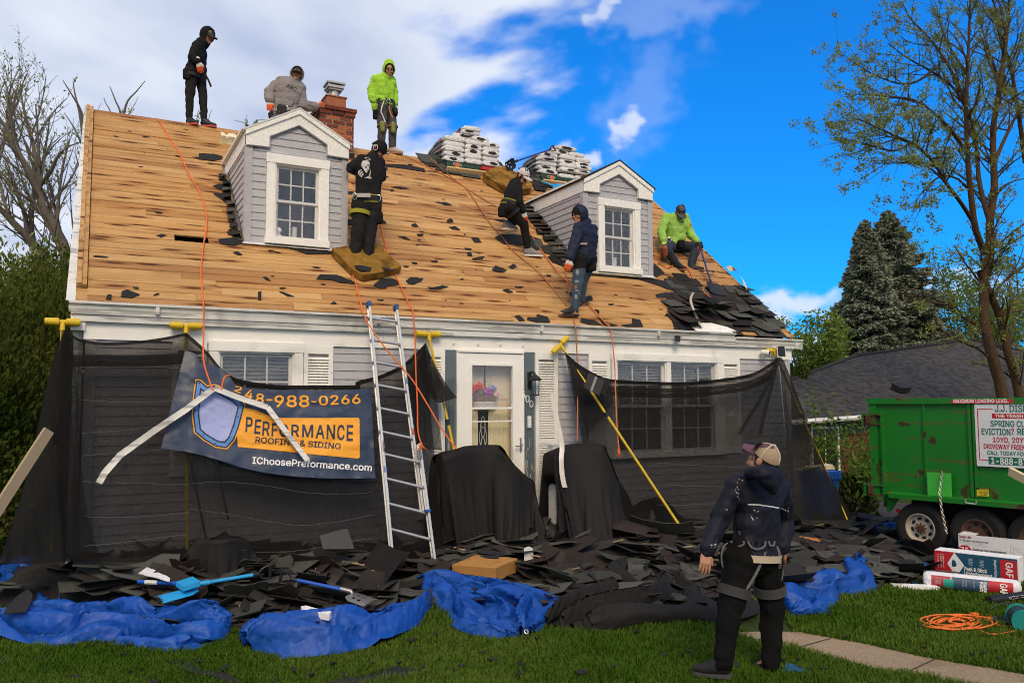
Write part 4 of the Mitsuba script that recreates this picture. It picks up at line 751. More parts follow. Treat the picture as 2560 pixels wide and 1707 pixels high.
add(pa['key']+'__strap_end', strap(spl([PY(*ZA(430, 760), 3.75), PY(*ZA(470, 830), 3.74), PY(*ZA(512, 930), 3.74)], 8), -_F, .03), WEBBING)
add(pa['key']+'__rope_loop', tube(spl([PY(*ZA(415, 665), 3.7), PY(*ZA(450, 690), 3.69), PY(*ZA(452, 725), 3.69), PY(*ZA(425, 742), 3.7)], 12), .008), WEBBING)
decal(pa['key']+'__cap_badge', pa['cap'], ZA, [ell2(500, 205, 26, 16)], M((.12, .14, .07), .7))
BX = PY(*ZA(1385, 1300), 3.45)[0]
# 2 grey hoodie behind the left dormer
pb = person('b', 'man in grey lettered hoodie behind the left dormer with a hand on the chimney', ZA, 3.45, dict(head=(1630, 772, -.03), neck=(1582, 862, 0), shL=(1425, 862, 0), shR=(1672, 935, .0), elL=(1280, 985, .02), wrL=(1272, 1105, -.06), tipL=(1272, 1245, -.1), elR=(1700, 1172, -.02), wrR=(1885, 1188, .0), tipR=(1985, 1130, .03),
    hipL=(1385, 1300, 0), hipR=(1530, 1305, 0), knL=A3(BX-.04, 3.40, 6.40), knR=A3(BX+.26, 3.40, 6.40), anL=A3(BX-.04, 3.45, roofz(3.45)+.09), anR=A3(BX+.28, 3.45, roofz(3.45)+.09), toL=A3(BX-.06, 3.28, roofz(3.28)+.04), toR=A3(BX+.32, 3.28, roofz(3.28)+.04)), (.24, .06, .9),
    dict(topname='hoodie', top=GREYCL, legs=JEANBL, shoe=BLACKP, sole=BLACKP, gloves='LR', glovemat=(GLW, GLO), hood=GREYCL, cap=M((.02, .02, .02), .8), low=.95, loose=.042, fold=.026, tilt=.18, thick=1.08, open=(.080, .14, .104)))
bc, _ = belt(pb, WEBBING, t=1.0, h=.06, pad=.05); dring(pb, PY(*ZA(1495, 1210), 3.28), .036); legstrap(pb, 'L', WEBBING, .3); pouch(pb, PY(*ZA(1430, 1235), 3.32), .10, .10, WEBBING)
decal(pb['key']+'__lettering', pb['top'], ZA, [text2('ABC', 1488, 930, 48, 145, .42)], M((.05, .05, .055), .8))
add(pb['key']+'__front_pocket', folds(fuse([hull(*[(PY(*ZA(x, y), 3.315), .02) for x, y in ((1400, 1090), (1580, 1130), (1545, 1175), (1395, 1150))])], .03, 3), .006, 14, 8), GREYCL, True)
# 3 lime hoodie on the ridge
pc = person('c', 'standing man in lime green hoodie and olive knee pads on the ridge beside the chimney', ZC, 3.9, dict(head=(640, 292, -.06), neck=(598, 385, 0), shL=(462, 412, 0), shR=(672, 425, .06), elL=(412, 570, .02), wrL=(432, 700, -.07), tipL=(455, 822, -.07), elR=(702, 590, .08), wrR=(714, 745, 0), tipR=(724, 862, 0),
    hipL=(530, 740, 0), hipR=(640, 745, .03), knL=(552, 1030, -.08), knR=(688, 1040, -.05), anL=(535, 1285, 0), anR=(682, 1305, 0), toL=(575, 1345, -.06), toR=(775, 1372, -.06)), (.30, -.36, .85),
    dict(topname='hoodie', top=LIMECL, legs=JEANGR, shoe=M((.42, .36, .30), .7), sole=M((.28, .16, .09), .8), gloves='LR', glovemat=M((.33, .62, .05), .8), hood=LIMECL, peak=1, low=.72, loose=.032, fold=.022, hair=1))
belt(pc, WEBBING, t=.78, h=.06, pad=.035)
for s, x, y in (('L', 553, 1032), ('R', 692, 1045)):
    add(pc['key']+'__knee_pad', fuse([hull((PY(*ZC(x, y-45), 3.75), .045), (PY(*ZC(x+4, y+42), 3.76), .042))], .02, 6), M((.20, .235, .055), .7), True); legstrap(pc, s, M((.45, .13, .04), .7), .99, .02, .105, 'knee_strap')
for p in ([(515, 655), (508, 740), (520, 815)], [(625, 660), (630, 760), (640, 850)], [(700, 690), (712, 780), (735, 850)]): add(pc['key']+'__harness_strap', strap(spl([PY(*ZC(*q), 3.72) for q in p], 8), -_F, .045), WEBBING)
for p, m in (([(575, 700), (545, 780), (535, 850)], WHT), ([(640, 760), (660, 850), (690, 915)], M((.7, .25, .04), .7)), ([(540, 850), (575, 930), (592, 975)], WHT)): add(pc['key']+'__rope_loop', tube(spl([PY(*ZC(*q), 3.70) for q in p], 8), .009), m)
dring(pc, PY(*ZC(635, 700), 3.69), .035); pouch(pc, PY(*ZC(470, 870), 3.86), .05, .12, BLACKCL); pouch(pc, PY(*ZC(715, 840), 3.80), .05, .10, BLACKCL)
decal(pc['key']+'__stain', pc['top'], ZC, [ell2(610, 470, 16, 22), ell2(545, 600, 50, 8, rot=.2), ell2(640, 590, 30, 7), ell2(420, 640, 26, 14), ell2(610, 640, 34, 9), ell2(440, 420, 12, 26)], LIME2)
# 4 skull print on the back
pdy = PR(890, 655)[1]+.03
pd = person('d', 'man in black beanie standing on a brown pad, skeleton print on his back', ZD, pdy, dict(head=(492, 225, .02), neck=(446, 268, .02), shL=(330, 318, 0), shR=(500, 335, .06), elL=(222, 402, .02), wrL=(300, 440, .24), tipL=(340, 440, .34), elR=(522, 500, .1), wrR=(460, 545, .3), tipR=(420, 545, .36),
    hipL=(322, 765, 0), hipR=(438, 768, .02), knL=(298, 1015, -.02), knR=(408, 1012, .0), anL=(250, 1275, .0), anR=(380, 1292, -.02), toL=(246, 1312, .1), toR=(502, 1318, .02)), (.62, -.55, .12),
    dict(topname='shirt', top=M((.013, .012, .0125), .9, spec=.2, bump='cloth'), legs=JEANBLK, shoe=BLACKP, sole=M((.16, .14, .12), .8), beanie=BLACKCL, hair=1, low=.86, loose=.026, loosel=.035, foldl=.02, short='LR', hs=.98))
for s in 'L': add(pd['key']+'__sleeve', fuse([hull((pd['W']['sh'+s], .07), (pd['W']['el'+s], .062)), hull((pd['W']['el'+s], .062), (pd['W']['wr'+s], .05))], .025, 6), NAVYCL, True)
c, B = belt(pd, OLIVE, t=.62, h=.105, pad=.032); belt(pd, WEBBING, 'belt_webbing', .62, .07, .036); legstrap(pd, 'L', OLIVE, .30, .055, .135)
add(pd['key']+'__belt_label', obox(PY(*ZD(352, 660), pdy-.165), _R, _U, -_F, (.085, .026, .004)), M((.42, .40, .38), .7)); dring(pd, PY(*ZD(490, 690), pdy-.08), .045); dring(pd, PY(*ZD(264, 672), pdy-.08), .04); pouch(pd, PY(*ZD(495, 880), pdy-.05), .06, .12, BLACKCL)
sk = M((.50, .49, .47), .8)
a_, b_ = ell2(388, 303, 30, 13, 20, .35), ell2(388, 303, 24, 9, 20, .35)
skull = Polygon([(330, 345), (340, 325), (362, 317), (388, 320), (405, 335), (408, 358), (402, 385), (406, 400), (398, 414), (386, 420), (384, 438), (372, 440), (360, 425), (346, 400), (332, 380), (326, 362)]).difference(Polygon(ell2(393, 366, 9, 8))).difference(Polygon(ell2(372, 385, 8, 12, rot=.3))).difference(Polygon([(380, 405), (400, 404), (398, 408), (382, 410)]))
decal(pd['key']+'__skeleton_print', pd['top'], ZD, [np.r_[a_[:11], b_[10::-1]], np.r_[a_[10:], a_[:1], b_[:1], b_[:9:-1]], np.array(skull.exterior.coords) if False else trimesh.creation.triangulate_polygon(skull, engine='earcut'),
    [(292, 440), (302, 418), (320, 408), (335, 412), (318, 425), (305, 450), (302, 462)], [(306, 462), (318, 436), (338, 424), (345, 432), (325, 448), (316, 476)], [(320, 478), (332, 452), (348, 446), (350, 456), (336, 468), (332, 486)], [(355, 494), (372, 484), (398, 474), (410, 440), (413, 410), (418, 412), (418, 445), (412, 478), (428, 486), (430, 496), (408, 498), (385, 492)]], sk)
decal(pd['key']+'__beanie_patch', pd['cap'], ZD, [[(444, 172), (450, 165), (480, 165), (486, 172), (486, 208), (480, 214), (450, 214), (444, 208)]], WHT); decal(pd['key']+'__beanie_patch_print', pd['cap'], ZD, [[(449, 172), (481, 172), (481, 208), (449, 208)]], BLACKCL, .007); decal(pd['key']+'__beanie_patch_dot', pd['cap'], ZD, [ell2(465, 186, 10, 10)], RED, .009)
# 5 white cap, crouching
pey = PR(1325, 640)[1]
pe = person('e', 'man in black long-sleeved top and white cap crouching left of the right dormer', ZE_, pey, dict(head=(383, 218, -.03), neck=(338, 258, .03), shL=(292, 285, .16), shR=(338, 295, -.08), elL=(325, 430, .22), wrL=(352, 500, .16), tipL=(362, 560, .12), elR=(350, 445, -.16), wrR=(388, 535, -.14), tipR=(404, 622, -.12),
    hipL=(228, 505, .08), hipR=(275, 505, -.06), knL=(325, 610, .26), knR=(392, 645, -.06), anL=(232, 645, .12), anR=(424, 862, 0), toL=(300, 690, .12), toR=(520, 920, -.05)), (.62, -.46, .42),
    dict(topname='top', top=BLACKCL, legs=BLACKCL, loosel=.012, shoe=M((.22, .21, .21), .7), sole=M((.62, .60, .58), .6), gloves='R', glovemat=(GLW, GLO), cap=M((.52, .50, .48), .8), low=.66, loose=.012, fold=.008, hem=0, hair=1, thick=.95))
belt(pe, OLIVE, t=.42, h=.085, pad=.016); belt(pe, WEBBING, 'belt_webbing', .42, .05, .021); pouch(pe, PY(*ZE_(200, 530), pey), .07, .12, BLACKCL); legstrap(pe, 'R', WEBBING, .2)
decal(pe['key']+'__cap_letter', pe['cap'], ZE_, [text2('N', 402, 170, 24, 26)], M((.03, .03, .03), .8))
# 6 navy hoodie near the eave
pfy = PR(1425, 800)[1]+.04
def ripped(K, P_, W):
    z = np.asarray(P_.triangles_center); cut = W['hipL'][2]-.13; up = P_.submesh([np.where(z[:, 2] > cut)[0]], append=True); lo = P_.submesh([np.where(z[:, 2] <= cut)[0]], append=True)
    add(K+'__shorts', up, BLACKCL, True); add(K+'__jeans', lo, M((.055, .085, .115), .9, spec=.2, bump='cloth'), True)
pf = person('f', 'standing man in navy hoodie and ripped jeans near the eave, before the right dormer', ZE_, pfy, dict(head=(884, 566, -.02), neck=(930, 634, 0), shL=(880, 680, -.10), shR=(1000, 690, .1), elL=(838, 830, -.14), wrL=(800, 955, -.16), tipL=(775, 1055, -.16), elR=(1005, 830, .2), wrR=(960, 930, .24), tipR=(930, 960, .26),
    hipL=(892, 965, -.05), hipR=(975, 960, .06), knL=(868, 1185, -.06), knR=(908, 1165, .16), anL=(842, 1415, 0), anR=(898, 1335, .26), toL=(715, 1440, -.02), toR=(965, 1315, .24)), (-.70, -.12, .55),
    dict(topname='hoodie', top=NAVYCL, legs=ripped, shoe=BLACKP, sole=BLACKP, gloves='L', glovemat=(GLW, GLO), hood=NAVYCL, beanie=BLACKCL, low=.62, loose=.03, fold=.02, loosel=.016, open=(.072, .13, .096)))
belt(pf, WEBBING, t=.60, h=.075, pad=.03); pouch(pf, PY(*ZE_(985, 990), pfy-.02), .10, .18, BLACKCL); dring(pf, PY(*ZE_(1020, 828), pfy), .035, BLACKP); add(pf['key']+'__belt_pad', obox(PY(*ZE_(922, 818), pfy-.15), _R, _U, -_F, (.05, .012, .006)), M((.42, .38, .30), .8))
decal(pf['key']+'__knee_tear', pf['legs'], ZE_, [[(836, 1195), (850, 1180), (868, 1195), (862, 1222), (842, 1218)]], SKIN2); decal(pf['key']+'__worn_patch', pf['legs'], ZE_, [ell2(862, 1150, 20, 9), ell2(866, 1235, 22, 7), ell2(855, 1290, 14, 22), ell2(868, 1070, 16, 26), ell2(880, 1260, 8, 5)], M((.24, .29, .33), .9))
# 7 sitting in a green shirt
pgp = PR(*ZG(520, 905)); pgy = pgp[1]+.12
pg = person('g', 'bearded man in green shirt and dark cap sitting on the roof holding a shovel', ZG, pgy, dict(head=(562, 278, -.12), neck=(535, 345, -.04), shL=(362, 362, 0), shR=(632, 372, 0), elL=(298, 565, -.08), wrL=(332, 695, -.26), tipL=(352, 800, -.33), elR=(705, 590, -.08), wrR=(795, 690, -.3), tipR=(850, 760, -.36),
    hipL=(430, 760, -.0), hipR=(575, 765, .0), knL=(365, 805, -.42), knR=(785, 775, -.30), anL=(545, 1060, -.42), anR=(705, 1070, -.36), toL=(605, 1080, -.56), toR=(845, 1090, -.46)), (.18, -.78, .62),
    dict(topname='shirt', top=M((.27, .47, .09), .88, spec=.2, bump='cloth'), legs=M((.018, .026, .045), .85, bump='cloth'), shoe=M((.02, .018, .016), .6), sole=M((.22, .12, .065), .8), gloves='LR', glovemat=(M((.33, .6, .06), .8), M((.02, .02, .02), .7)), cap=M((.022, .024, .05), .8), brim=M((.07, .065, .065), .8), beard=1, low=.62, loose=.032, fold=.024, hem=0, skin=SKIN2, curl=.7))
belt(pg, WEBBING, t=.72, h=.07, pad=.02); dring(pg, PY(*ZG(410, 670), pgy-.2), .04); pouch(pg, PY(*ZG(575, 730), pgy-.20), .06, .10, BLACKCL)
add(pg['key']+'__knee_pad', fuse([hull((PY(*ZG(345, 790), pgy-.53), .055), (PY(*ZG(350, 880), pgy-.50), .045))], .02, 5), M((.32, .075, .035), .6), True); add(pg['key']+'__knee_pad', fuse([hull((PY(*ZG(808, 800), pgy-.36), .042), (PY(*ZG(815, 870), pgy-.36), .03))], .02, 5), M((.32, .075, .035), .6), True)
decal(pg['key']+'__cap_panel', pg['cap'], ZG, [ell2(590, 222, 42, 48)], M((.10, .09, .09), .9)); decal(pg['key']+'__sleeve_badge', pg['top'], ZG, [[(700, 440), (712, 435), (728, 480), (715, 488)]], RED); decal(pg['key']+'__chest_mark', pg['top'], ZG, [[(572, 418), (612, 412), (612, 424), (575, 430)]], M((.06, .10, .03), .9)); decal(pg['key']+'__brim_mark', pg['brim'], ZG, [ell2(588, 300, 14, 10)], WHT)
# 8 in the foreground, seen from behind
ph = person('h', 'man in navy jacket and tan cap standing on the lawn with his back turned', ZH, -4.65, dict(head=(528, 172, 0), neck=(515, 262, .0), shL=(352, 335, 0), shR=(628, 348, .06), elL=(245, 565, .06), wrL=(165, 752, -.0), tipL=(158, 872, -.02), elR=(668, 560, .16), wrR=(645, 735, .08), tipR=(640, 800, .1),
    hipL=(385, 800, 0), hipR=(545, 802, .02), knL=(312, 1145, .0), knR=(585, 1140, .04), anL=(275, 1440, 0), anR=(572, 1452, .0), toL=(132, 1512, .12), toR=(480, 1490, .22)), (-.58, .50, -.60),
    dict(topname='jacket', top=M((.0055, .0068, .016), .68, spec=.28, bump='cloth'), legs=M((.0048, .005, .0055), .9, spec=.15, bump='cloth'), shoe=M((.009, .009, .009), .7), sole=M((.05, .05, .05), .8), cap=M((.33, .25, .165), .95), brim=M((.10, .05, .075), .85), hair=1, low=.78, loose=.026, fold=.02, loosel=.03, foldl=.022, hs=1.06, thick=1.04, hand=.98, cuff=-.03))
c, B = belt(ph, M((.42, .35, .24), .8), t=.92, h=.05, pad=.058); legstrap(ph, 'L', M((.032, .031, .031), .8), .60, .07, .124); legstrap(ph, 'R', M((.045, .046, .045), .8), .56, .07, .122)
hy = -4.65-.2
for p in ([(540, 745), (500, 850), (440, 960), (395, 1015)], [(610, 720), (632, 800), (628, 860)]): add(ph['key']+'__harness_strap', strap(spl(shotpts(ph['legs'], ZH, p, .012), 10), -_F, .02), M((.10, .10, .10), .8))
for p in ([(325, 690), (330, 715), (365, 722), (405, 705), (400, 688)], [(430, 690), (445, 720), (490, 740), (530, 725), (540, 690)], [(560, 690), (570, 718), (590, 715), (598, 690)]): add(ph['key']+'__cord_loop', tube(spl(shotpts(ph['top'], ZH, p, .03), 14), .007), M((.12, .115, .11), .7))
for p in ([(300, 700), (272, 730), (262, 790), (270, 850)], [(622, 830), (650, 880), (640, 935), (620, 950)]): add(ph['key']+'__cord_loop', tube(spl([PY(*ZH(*q), -4.72) for q in p], 12), .005), M((.13, .13, .125), .7))
decal(ph['key']+'__reflective_piping', ph['top'], ZH, [[(428, 452), (500, 455), (580, 466), (640, 478), (672, 492), (672, 499), (640, 486), (580, 474), (500, 463), (428, 459)]], M((.62, .62, .62), .5))
r2 = np.random.default_rng(3)
labels[ph['key']+'__paint_splash'] = {'kind': 'stuff', 'label': 'white paint splashes'}
decal(ph['key']+'__paint_splash', ph['top'], ZH, [ell2(x+r2.normal(0, sx), y+r2.normal(0, sy), r2.uniform(1.2, 4.), r2.uniform(1.2, 5.5), 7, r2.uniform(0, 3)) for x, y, sx, sy, n in ((365, 370, 14, 26, 12), (475, 535, 14, 24, 9), (375, 632, 12, 4, 3), (212, 715, 14, 6, 9), (294, 487, 8, 5, 2), (685, 478, 3, 10, 3)) for _ in range(n)], M((.6, .6, .6), .7), .006)
decal(ph['key']+'__cap_front', ph['cap'], ZH, [[(462, 118), (470, 85), (505, 68), (560, 72), (600, 98), (590, 104), (545, 92), (500, 98), (478, 122)]], M((.10, .05, .075), .85), .006)
for a, b, c_ in ((-.085, 0, .03), (0, -.10, .03), (.085, 0, .03)): 
    add(ph['key']+'__cap_seam', tube([ph['H']+(ph['r']*a*math.cos(t)+ph['f']*(b*math.cos(t)-.008)+ph['u']*(.022+.1105*math.sin(t)))*1.06*1.02 for t in np.linspace(.08, 1.5, 12)], .005, 4), M((.55, .46, .34), .9))
add(ph['key']+'__hood', folds(fuse([hull((PY(*ZH(520, 262), -4.86), .075), (PY(*ZH(600, 285), -4.84), .07), (PY(*ZH(585, 345), -4.87), .055)), hull((PY(*ZH(440, 258), -4.72), .05), (PY(*ZH(520, 262), -4.86), .065))], .02, 8), .022, 10, 3), M((.0055, .0068, .016), .68, spec=.28, bump='cloth'), True)
# ---------------------------------------------------------------- nets, poles, banner, ladder, ropes
ZB1, ZB2, ZB3, V9, VB = zm(2.6133, 0, 1107), zm(2.6133, 800, 1107), zm(2.6133, 1660, 1107), zm(5.3455, 1060, 300), zm(4.0552, 390, 840)
YEL, YDIM, ORG, BRN = M((.62, .43, .015), .5), M((.40, .28, .02), .55), M((.72, .145, .03), .65), M((.40, .145, .055), .75)
POLE_TOP = {}
def pole(i, label, headpx, basept, tilt=0., half=.155):
    top = PY(*headpx, -.115); K = thing('net_pole', label, 'pole', 'poles holding up the debris nets'); d = unit(basept-top); hx = unit(A3(math.cos(tilt), 0, math.sin(tilt)))
    add(K+'__pole', tube([top+d*.03, basept], .0165, 8), YEL); add(K+'__ferrule', tube([top+d*1.05, top+d*1.12], .020, 8), BLACKP)
    for s in (-1, 1): add(K+'__roller', tube([top+hx*s*.03, top+hx*s*.035, top+hx*s*(half-.01), top+hx*s*half], [.030, .037, .037, .030], 14), YEL, 50)
    add(K+'__tee', cat(tube([top-hx*.04, top+hx*.04], .021, 10), tube([top, top+d*.09], .024, 10)), YEL, 50); POLE_TOP[i] = top; return K
def along(p0, u, v, u2, v2, y): return PY(u2, v2, y)
pole(1, 'yellow net pole at the far left corner of the house', V4(410, 665), PY(130, 1385, -.62))
pole(2, 'yellow net pole standing behind the hanging banner', V4(1215, 690), PY(468, 1372, -.52))
pole(3, 'yellow net pole leaning left of the front door', V5(708, 745), PY(1172, 1290, -.40))
pole(4, 'steeply leaning yellow pole right of the door with a shingle caught on it', V5(1570, 815), PY(1703, 1320, -1.0), .75)
pole(5, 'yellow net pole leaning out from the right corner of the house', (1934, 877), PY(2117, 1298, -.45))
def drape(top, bot, nu, nv, fold=.03, freq=6., bulge=0., seed=0, out=None, wave=None):
    """Cloth hung between two edges, with folds that run down it."""
    a, b = spl(top, nu), spl(bot, nu); t = np.linspace(0, 1, nv)[:, None, None]; P = a[None]*(1-t)+b[None]*t; out = A3(0, -1, 0) if out is None else np.asarray(out, float)
    L = np.r_[0, np.cumsum(np.linalg.norm(np.diff((a+b)/2, axis=0), axis=1))]
    q = np.stack([np.broadcast_to(L[None]*freq, (nv, nu)), np.broadcast_to(t[..., 0]*1.6, (nv, nu)), np.full((nv, nu), seed*7.3)], -1)
    d = (np.abs(meshkit.noise(q, seed)-.5)*2-.4)+.5*(np.abs(meshkit.noise(q*[2.3, 1.5, 1], seed+3)-.5)*2-.4)
    w = np.sin(np.pi*np.clip(t[..., 0], 0, 1))
    return P+out*(d*fold*(.35+.65*t[..., 0])+w*bulge)[..., None]
NB = lambda u, v, off=0.: PN(u, v, off)
NETL = thing('debris_net', 'black mesh net hung over the left half of the house front', 'net')
ntop = [PN(*V4(*q), .0) for q in ((432, 705), (520, 775), (690, 800), (900, 790), (1080, 765), (1216, 735))]; nbot = [PN(u, v) for u, v in ((205, 1400), (300, 1405), (468, 1400))]
add(NETL+'__sheet', grid(drape(ntop, nbot, 60, 30, .035, 3, seed=1)), 'net_black', True)
ntop2 = [PN(*V4(*q)) for q in ((1216, 735), (1345, 850), (1480, 1000), (1560, 1040), (1900, 1080), (2352, 1075))]+[PN(*V5(*q)) for q in ((230, 1065), (400, 1010), (560, 930), (690, 800))]
nbot2 = [PN(u, v) for u, v in ((468, 1400), (640, 1410), (820, 1420), (1000, 1420), (1110, 1415))]
add(NETL+'__sheet', grid(drape(ntop2, nbot2, 110, 30, .05, 3.2, seed=2)), 'net_black', True)
lt = [PN(*V4(*q)) for q in ((432, 705), (405, 760), (350, 900), (290, 1150), (200, 1568))]+[PY(0, 1395, -.95)]; lb = [PN(205, 1400), PN(190, 1402), PY(150, 1405, -.85), PY(110, 1408, -.9), PY(60, 1410, -.95), PY(0, 1412, -.95)]
add(NETL+'__corner_flap', grid(drape(lt, lb, 40, 20, .05, 5, seed=3)), 'net_side', True)
add(NETL+'__corner_flap', grid(drape([PN(*V4(*q), .03) for q in ((440, 720), (500, 1000), (520, 1568))]+[PN(250, 1400, .03)], [PN(*V4(*q), .04) for q in ((400, 720), (380, 1000), (340, 1568))]+[PN(130, 1400, .05)], 30, 14, .06, 4, seed=4)), 'net_black', True)
add(NETL+'__flap', grid(drape([PN(*V5(*q), .03) for q in ((690, 800), (760, 960), (895, 1160))], [PN(*V5(*q), .02) for q in ((640, 920), (700, 1130), (780, 1195))], 20, 10, .02, 6, seed=5)), 'net_side', True)
add(NETL+'__flap', grid(drape([PN(*V5(*q), .03) for q in ((560, 930), (640, 850), (690, 810), (730, 960), (770, 1190))], [PN(*V5(*q), .04) for q in ((640, 1500), (690, 1500), (730, 1500), (770, 1500), (800, 1510))], 30, 20, .05, 7, seed=6)), 'net_black', True)
def hem(K, pts, w, off=.012, m='net_side', n=60): a = spl(pts, n); add(K+'__hem', grid(np.stack([a+A3(0, -off, .0), a+A3(0, -off-.004, -w*.5), a+A3(0, -off, -w)], 0)), m, True)
hem(NETL, [p-A3(0, 0, .0) for p in ntop], .03); hem(NETL, [PN(*V4(*q)) for q in ((480, 885), (620, 880), (900, 882), (1200, 868))], .115); hem(NETL, ntop2, .05); hem(NETL, ntop2[2:], .035, .02)
def threads(K, rows, n=30):
    for r in rows: labels[add(K+'__thread', cat([tube(spl(r, n)+A3(0, -.03, 0), .0012, 3, False)]), M((.20, .20, .20), .8))] = {'label': 'thin pale thread woven across the net'}
rt = np.random.default_rng(5)
for k in range(7):
    v = 930+k*71; threads(NETL, [[PN(u, v+.00012*(u-300)**2*(-1)-22*math.sin(u/140+k*1.7)*.5-(u-200)*.035, .02) for u in np.linspace(200+k*2, 470, 7)]])
    if k > 3: threads(NETL, [[PN(u, v+14*math.sin(u/100+k*1.3)+(u-470)*.045-max(0, u-760)*.11, .02) for u in np.linspace(475, 930, 9)]])
for pts in ([(1240, 100), (1360, 700)], [(1410, 100), (1490, 500)]): add(NETL+'__fold', tube([PN(*ZB1(*q), .03) for q in pts], .010, 5), 'net_side')
NETR = thing('debris_net', 'black mesh net hung below the double window on the right', 'net')
rtop = [PN(*V5(*q)) for q in ((1600, 865), (1720, 965), (1900, 1040), (2100, 1052), (2352, 1060))]+[PN(*V6(*q)) for q in ((300, 1045), (560, 1005), (700, 930), (748, 897))]
rbot = [PN(*q) for q in ((1500, 1330), (1600, 1330), (1750, 1325), (1880, 1310), (1985, 1300))]
add(NETR+'__sheet', grid(drape(rtop, rbot, 110, 26, .03, 2.6, seed=8)), 'net_black', True)
add(NETR+'__side_panel', grid(drape([PN(*V6(*q)) for q in ((750, 897), (770, 900), (800, 960), (860, 1110))]+[PY(2052, 1150, -.40)], [PN(1985, 1300), PN(2010, 1300), PY(2060, 1300, -.5), PY(2100, 1300, -.47), PY(2135, 1298, -.45)], 30, 24, .03, 4, seed=9)), 'net_side', True)
hem(NETR, rtop, .05); hem(NETR, [p-A3(0, .01, .09) for p in rtop[1:-1]], .13, .02); hem(NETR, rtop[1:-2], .025, .026)
add(NETR+'__flap', grid(drape([PN(*V5(*q), .03) for q in ((1600, 865), (1720, 960), (1800, 1010), (1900, 1060))], [PN(*V5(*q), .04) for q in ((1755, 1430), (1790, 1350), (1850, 1280), (1915, 1180))], 24, 16, .05, 6, seed=10)), 'net_side', True)
for q in ([(745, 900), (680, 1100), (560, 1300), (505, 1400)], [(755, 900), (720, 1060), (660, 1300), (640, 1400)]): add(NETR+'__fold', grid(np.stack([spl([PN(*V6(*p), .02) for p in q], 14)-A3(w, 0, 0) for w in (.0, .035, .07)])), 'net_side', True)
for k in range(3): threads(NETR, [[PN(u, 1160+k*48+6*math.sin(u/90+k), .02) for u in np.linspace(1640, 1960, 7)]])
# banner
BW = unit(PN(935, 1190, .06)-PN(402, 1120, .06))
btop = [PN(*VB(*q), .06) for q in ((295, 150), (410, 190), (442, 262), (600, 300), (740, 405), (820, 500), (1200, 545), (1700, 550), (2185, 530))]; bbot = [PN(*VB(*q), .06) for q in ((50, 1138), (350, 1180), (600, 1245), (900, 1340), (1300, 1410), (1800, 1440), (2218, 1435))]
BAN = thing('banner', 'navy and orange printed roofing company banner hanging on the net', 'banner')
bt, bb = spl(btop, 90), spl(bbot, 90)
tt = np.linspace(0, 1, 46)[:, None, None]; BP = bt[None]*(1-tt)+bb[None]*tt
q = BP*[3.0, 0, 4.2]; BP = BP+A3(0, -1, 0)*((np.abs(meshkit.fbm(q, 4, 3)-.5)*2-.3)*.035+(meshkit.noise(BP*[1.6, 0, .9], 9)-.5)*.05)[..., None]
NAVY = M((.017, .033, .075), .42, spec=.5)
add(BAN+'__sheet', grid(BP), NAVY, True)
BM = trimesh.Trimesh(*grid(BP), process=False); BORG, BWHT, BNVY = M((.78, .34, .022), .5), M((.74, .75, .76), .5), M((.014, .022, .05), .5)
def bdec(name, shapes, mat, off=.006): decal(BAN+'__'+name, BM, VB, shapes, mat, off)
bdec('orange_panel', [[(800, 735), (910, 725), (1010, 745), (1130, 800), (1250, 828), (1500, 830), (2050, 825), (2064, 838), (2066, 1225), (2050, 1240), (1500, 1190), (1100, 1148), (830, 1122)]], BORG)
bdec('phone_number', [text2('2', 790, 555, 62, 70, .35), text2('4', 895, 625, 90, 80, .2), text2('8', 1005, 675, 96, 84, .12), text2('-', 1120, 690, 100, 60), text2('988', 1200, 715, 112, 355, .0), text2('-', 1575, 700, 80, 50), text2('0266', 1652, 700, 92, 425, -.045)], BORG, .007)
bdec('name_lettering', [text2(c, x, y, h, w, r) for c, x, y, h, w, r in (('P', 905, 966, 145, 70, .06), ('E', 995, 985, 140, 62, .08), ('R', 1075, 1002, 138, 75, .06), ('F', 1170, 1010, 125, 62, .03), ('O', 1250, 1015, 120, 90, .02), ('R', 1370, 1015, 118, 80, .02), ('M', 1480, 1020, 122, 112, .02), ('A', 1618, 1030, 130, 90, .03), ('N', 1728, 1038, 138, 85, .03), ('C', 1835, 1048, 145, 75, .03), ('E', 1930, 1058, 155, 66, .03))], BNVY, .009)
bdec('small_lettering', [text2('ROOFING & SIDING', 1005, 1078, 58, 870, .078)], BNVY, .009)
bdec('web_address', [text2('IChoosePreformance.com', 975, 1290, 66, 1215, .062)], BWHT, .008)
so = [(400, 435), (455, 440), (520, 500), (600, 485), (640, 500), (700, 540), (800, 590), (910, 690), (890, 780), (850, 930), (800, 1060), (720, 1150), (600, 1130), (480, 1060), (385, 980), (362, 800), (375, 600)]
def inset(p, d): return np.array(Polygon(p).buffer(-d).exterior.coords)
bdec('shield_border', [so], BORG, .007); bdec('shield_rim', [inset(so, 12)], BNVY, .009); bdec('shield_band', [inset(so, 26)], M((.10, .24, .55), .5), .011); bdec('shield_line', [inset(so, 62)], BNVY, .013); bdec('shield_field', [inset(so, 76)], M((.33, .38, .66), .5), .015)
for p in ((395, 470), (440, 480), (732, 622), (858, 700), (830, 815), (790, 912), (735, 990), (408, 625), (405, 755), (480, 1000), (600, 1085)): 
    if Polygon(so).contains(__import__('shapely.geometry', fromlist=['Point']).Point(*p)): bdec('shield_rivet', [ell2(*p, 8, 8, 8)], BNVY, .013)
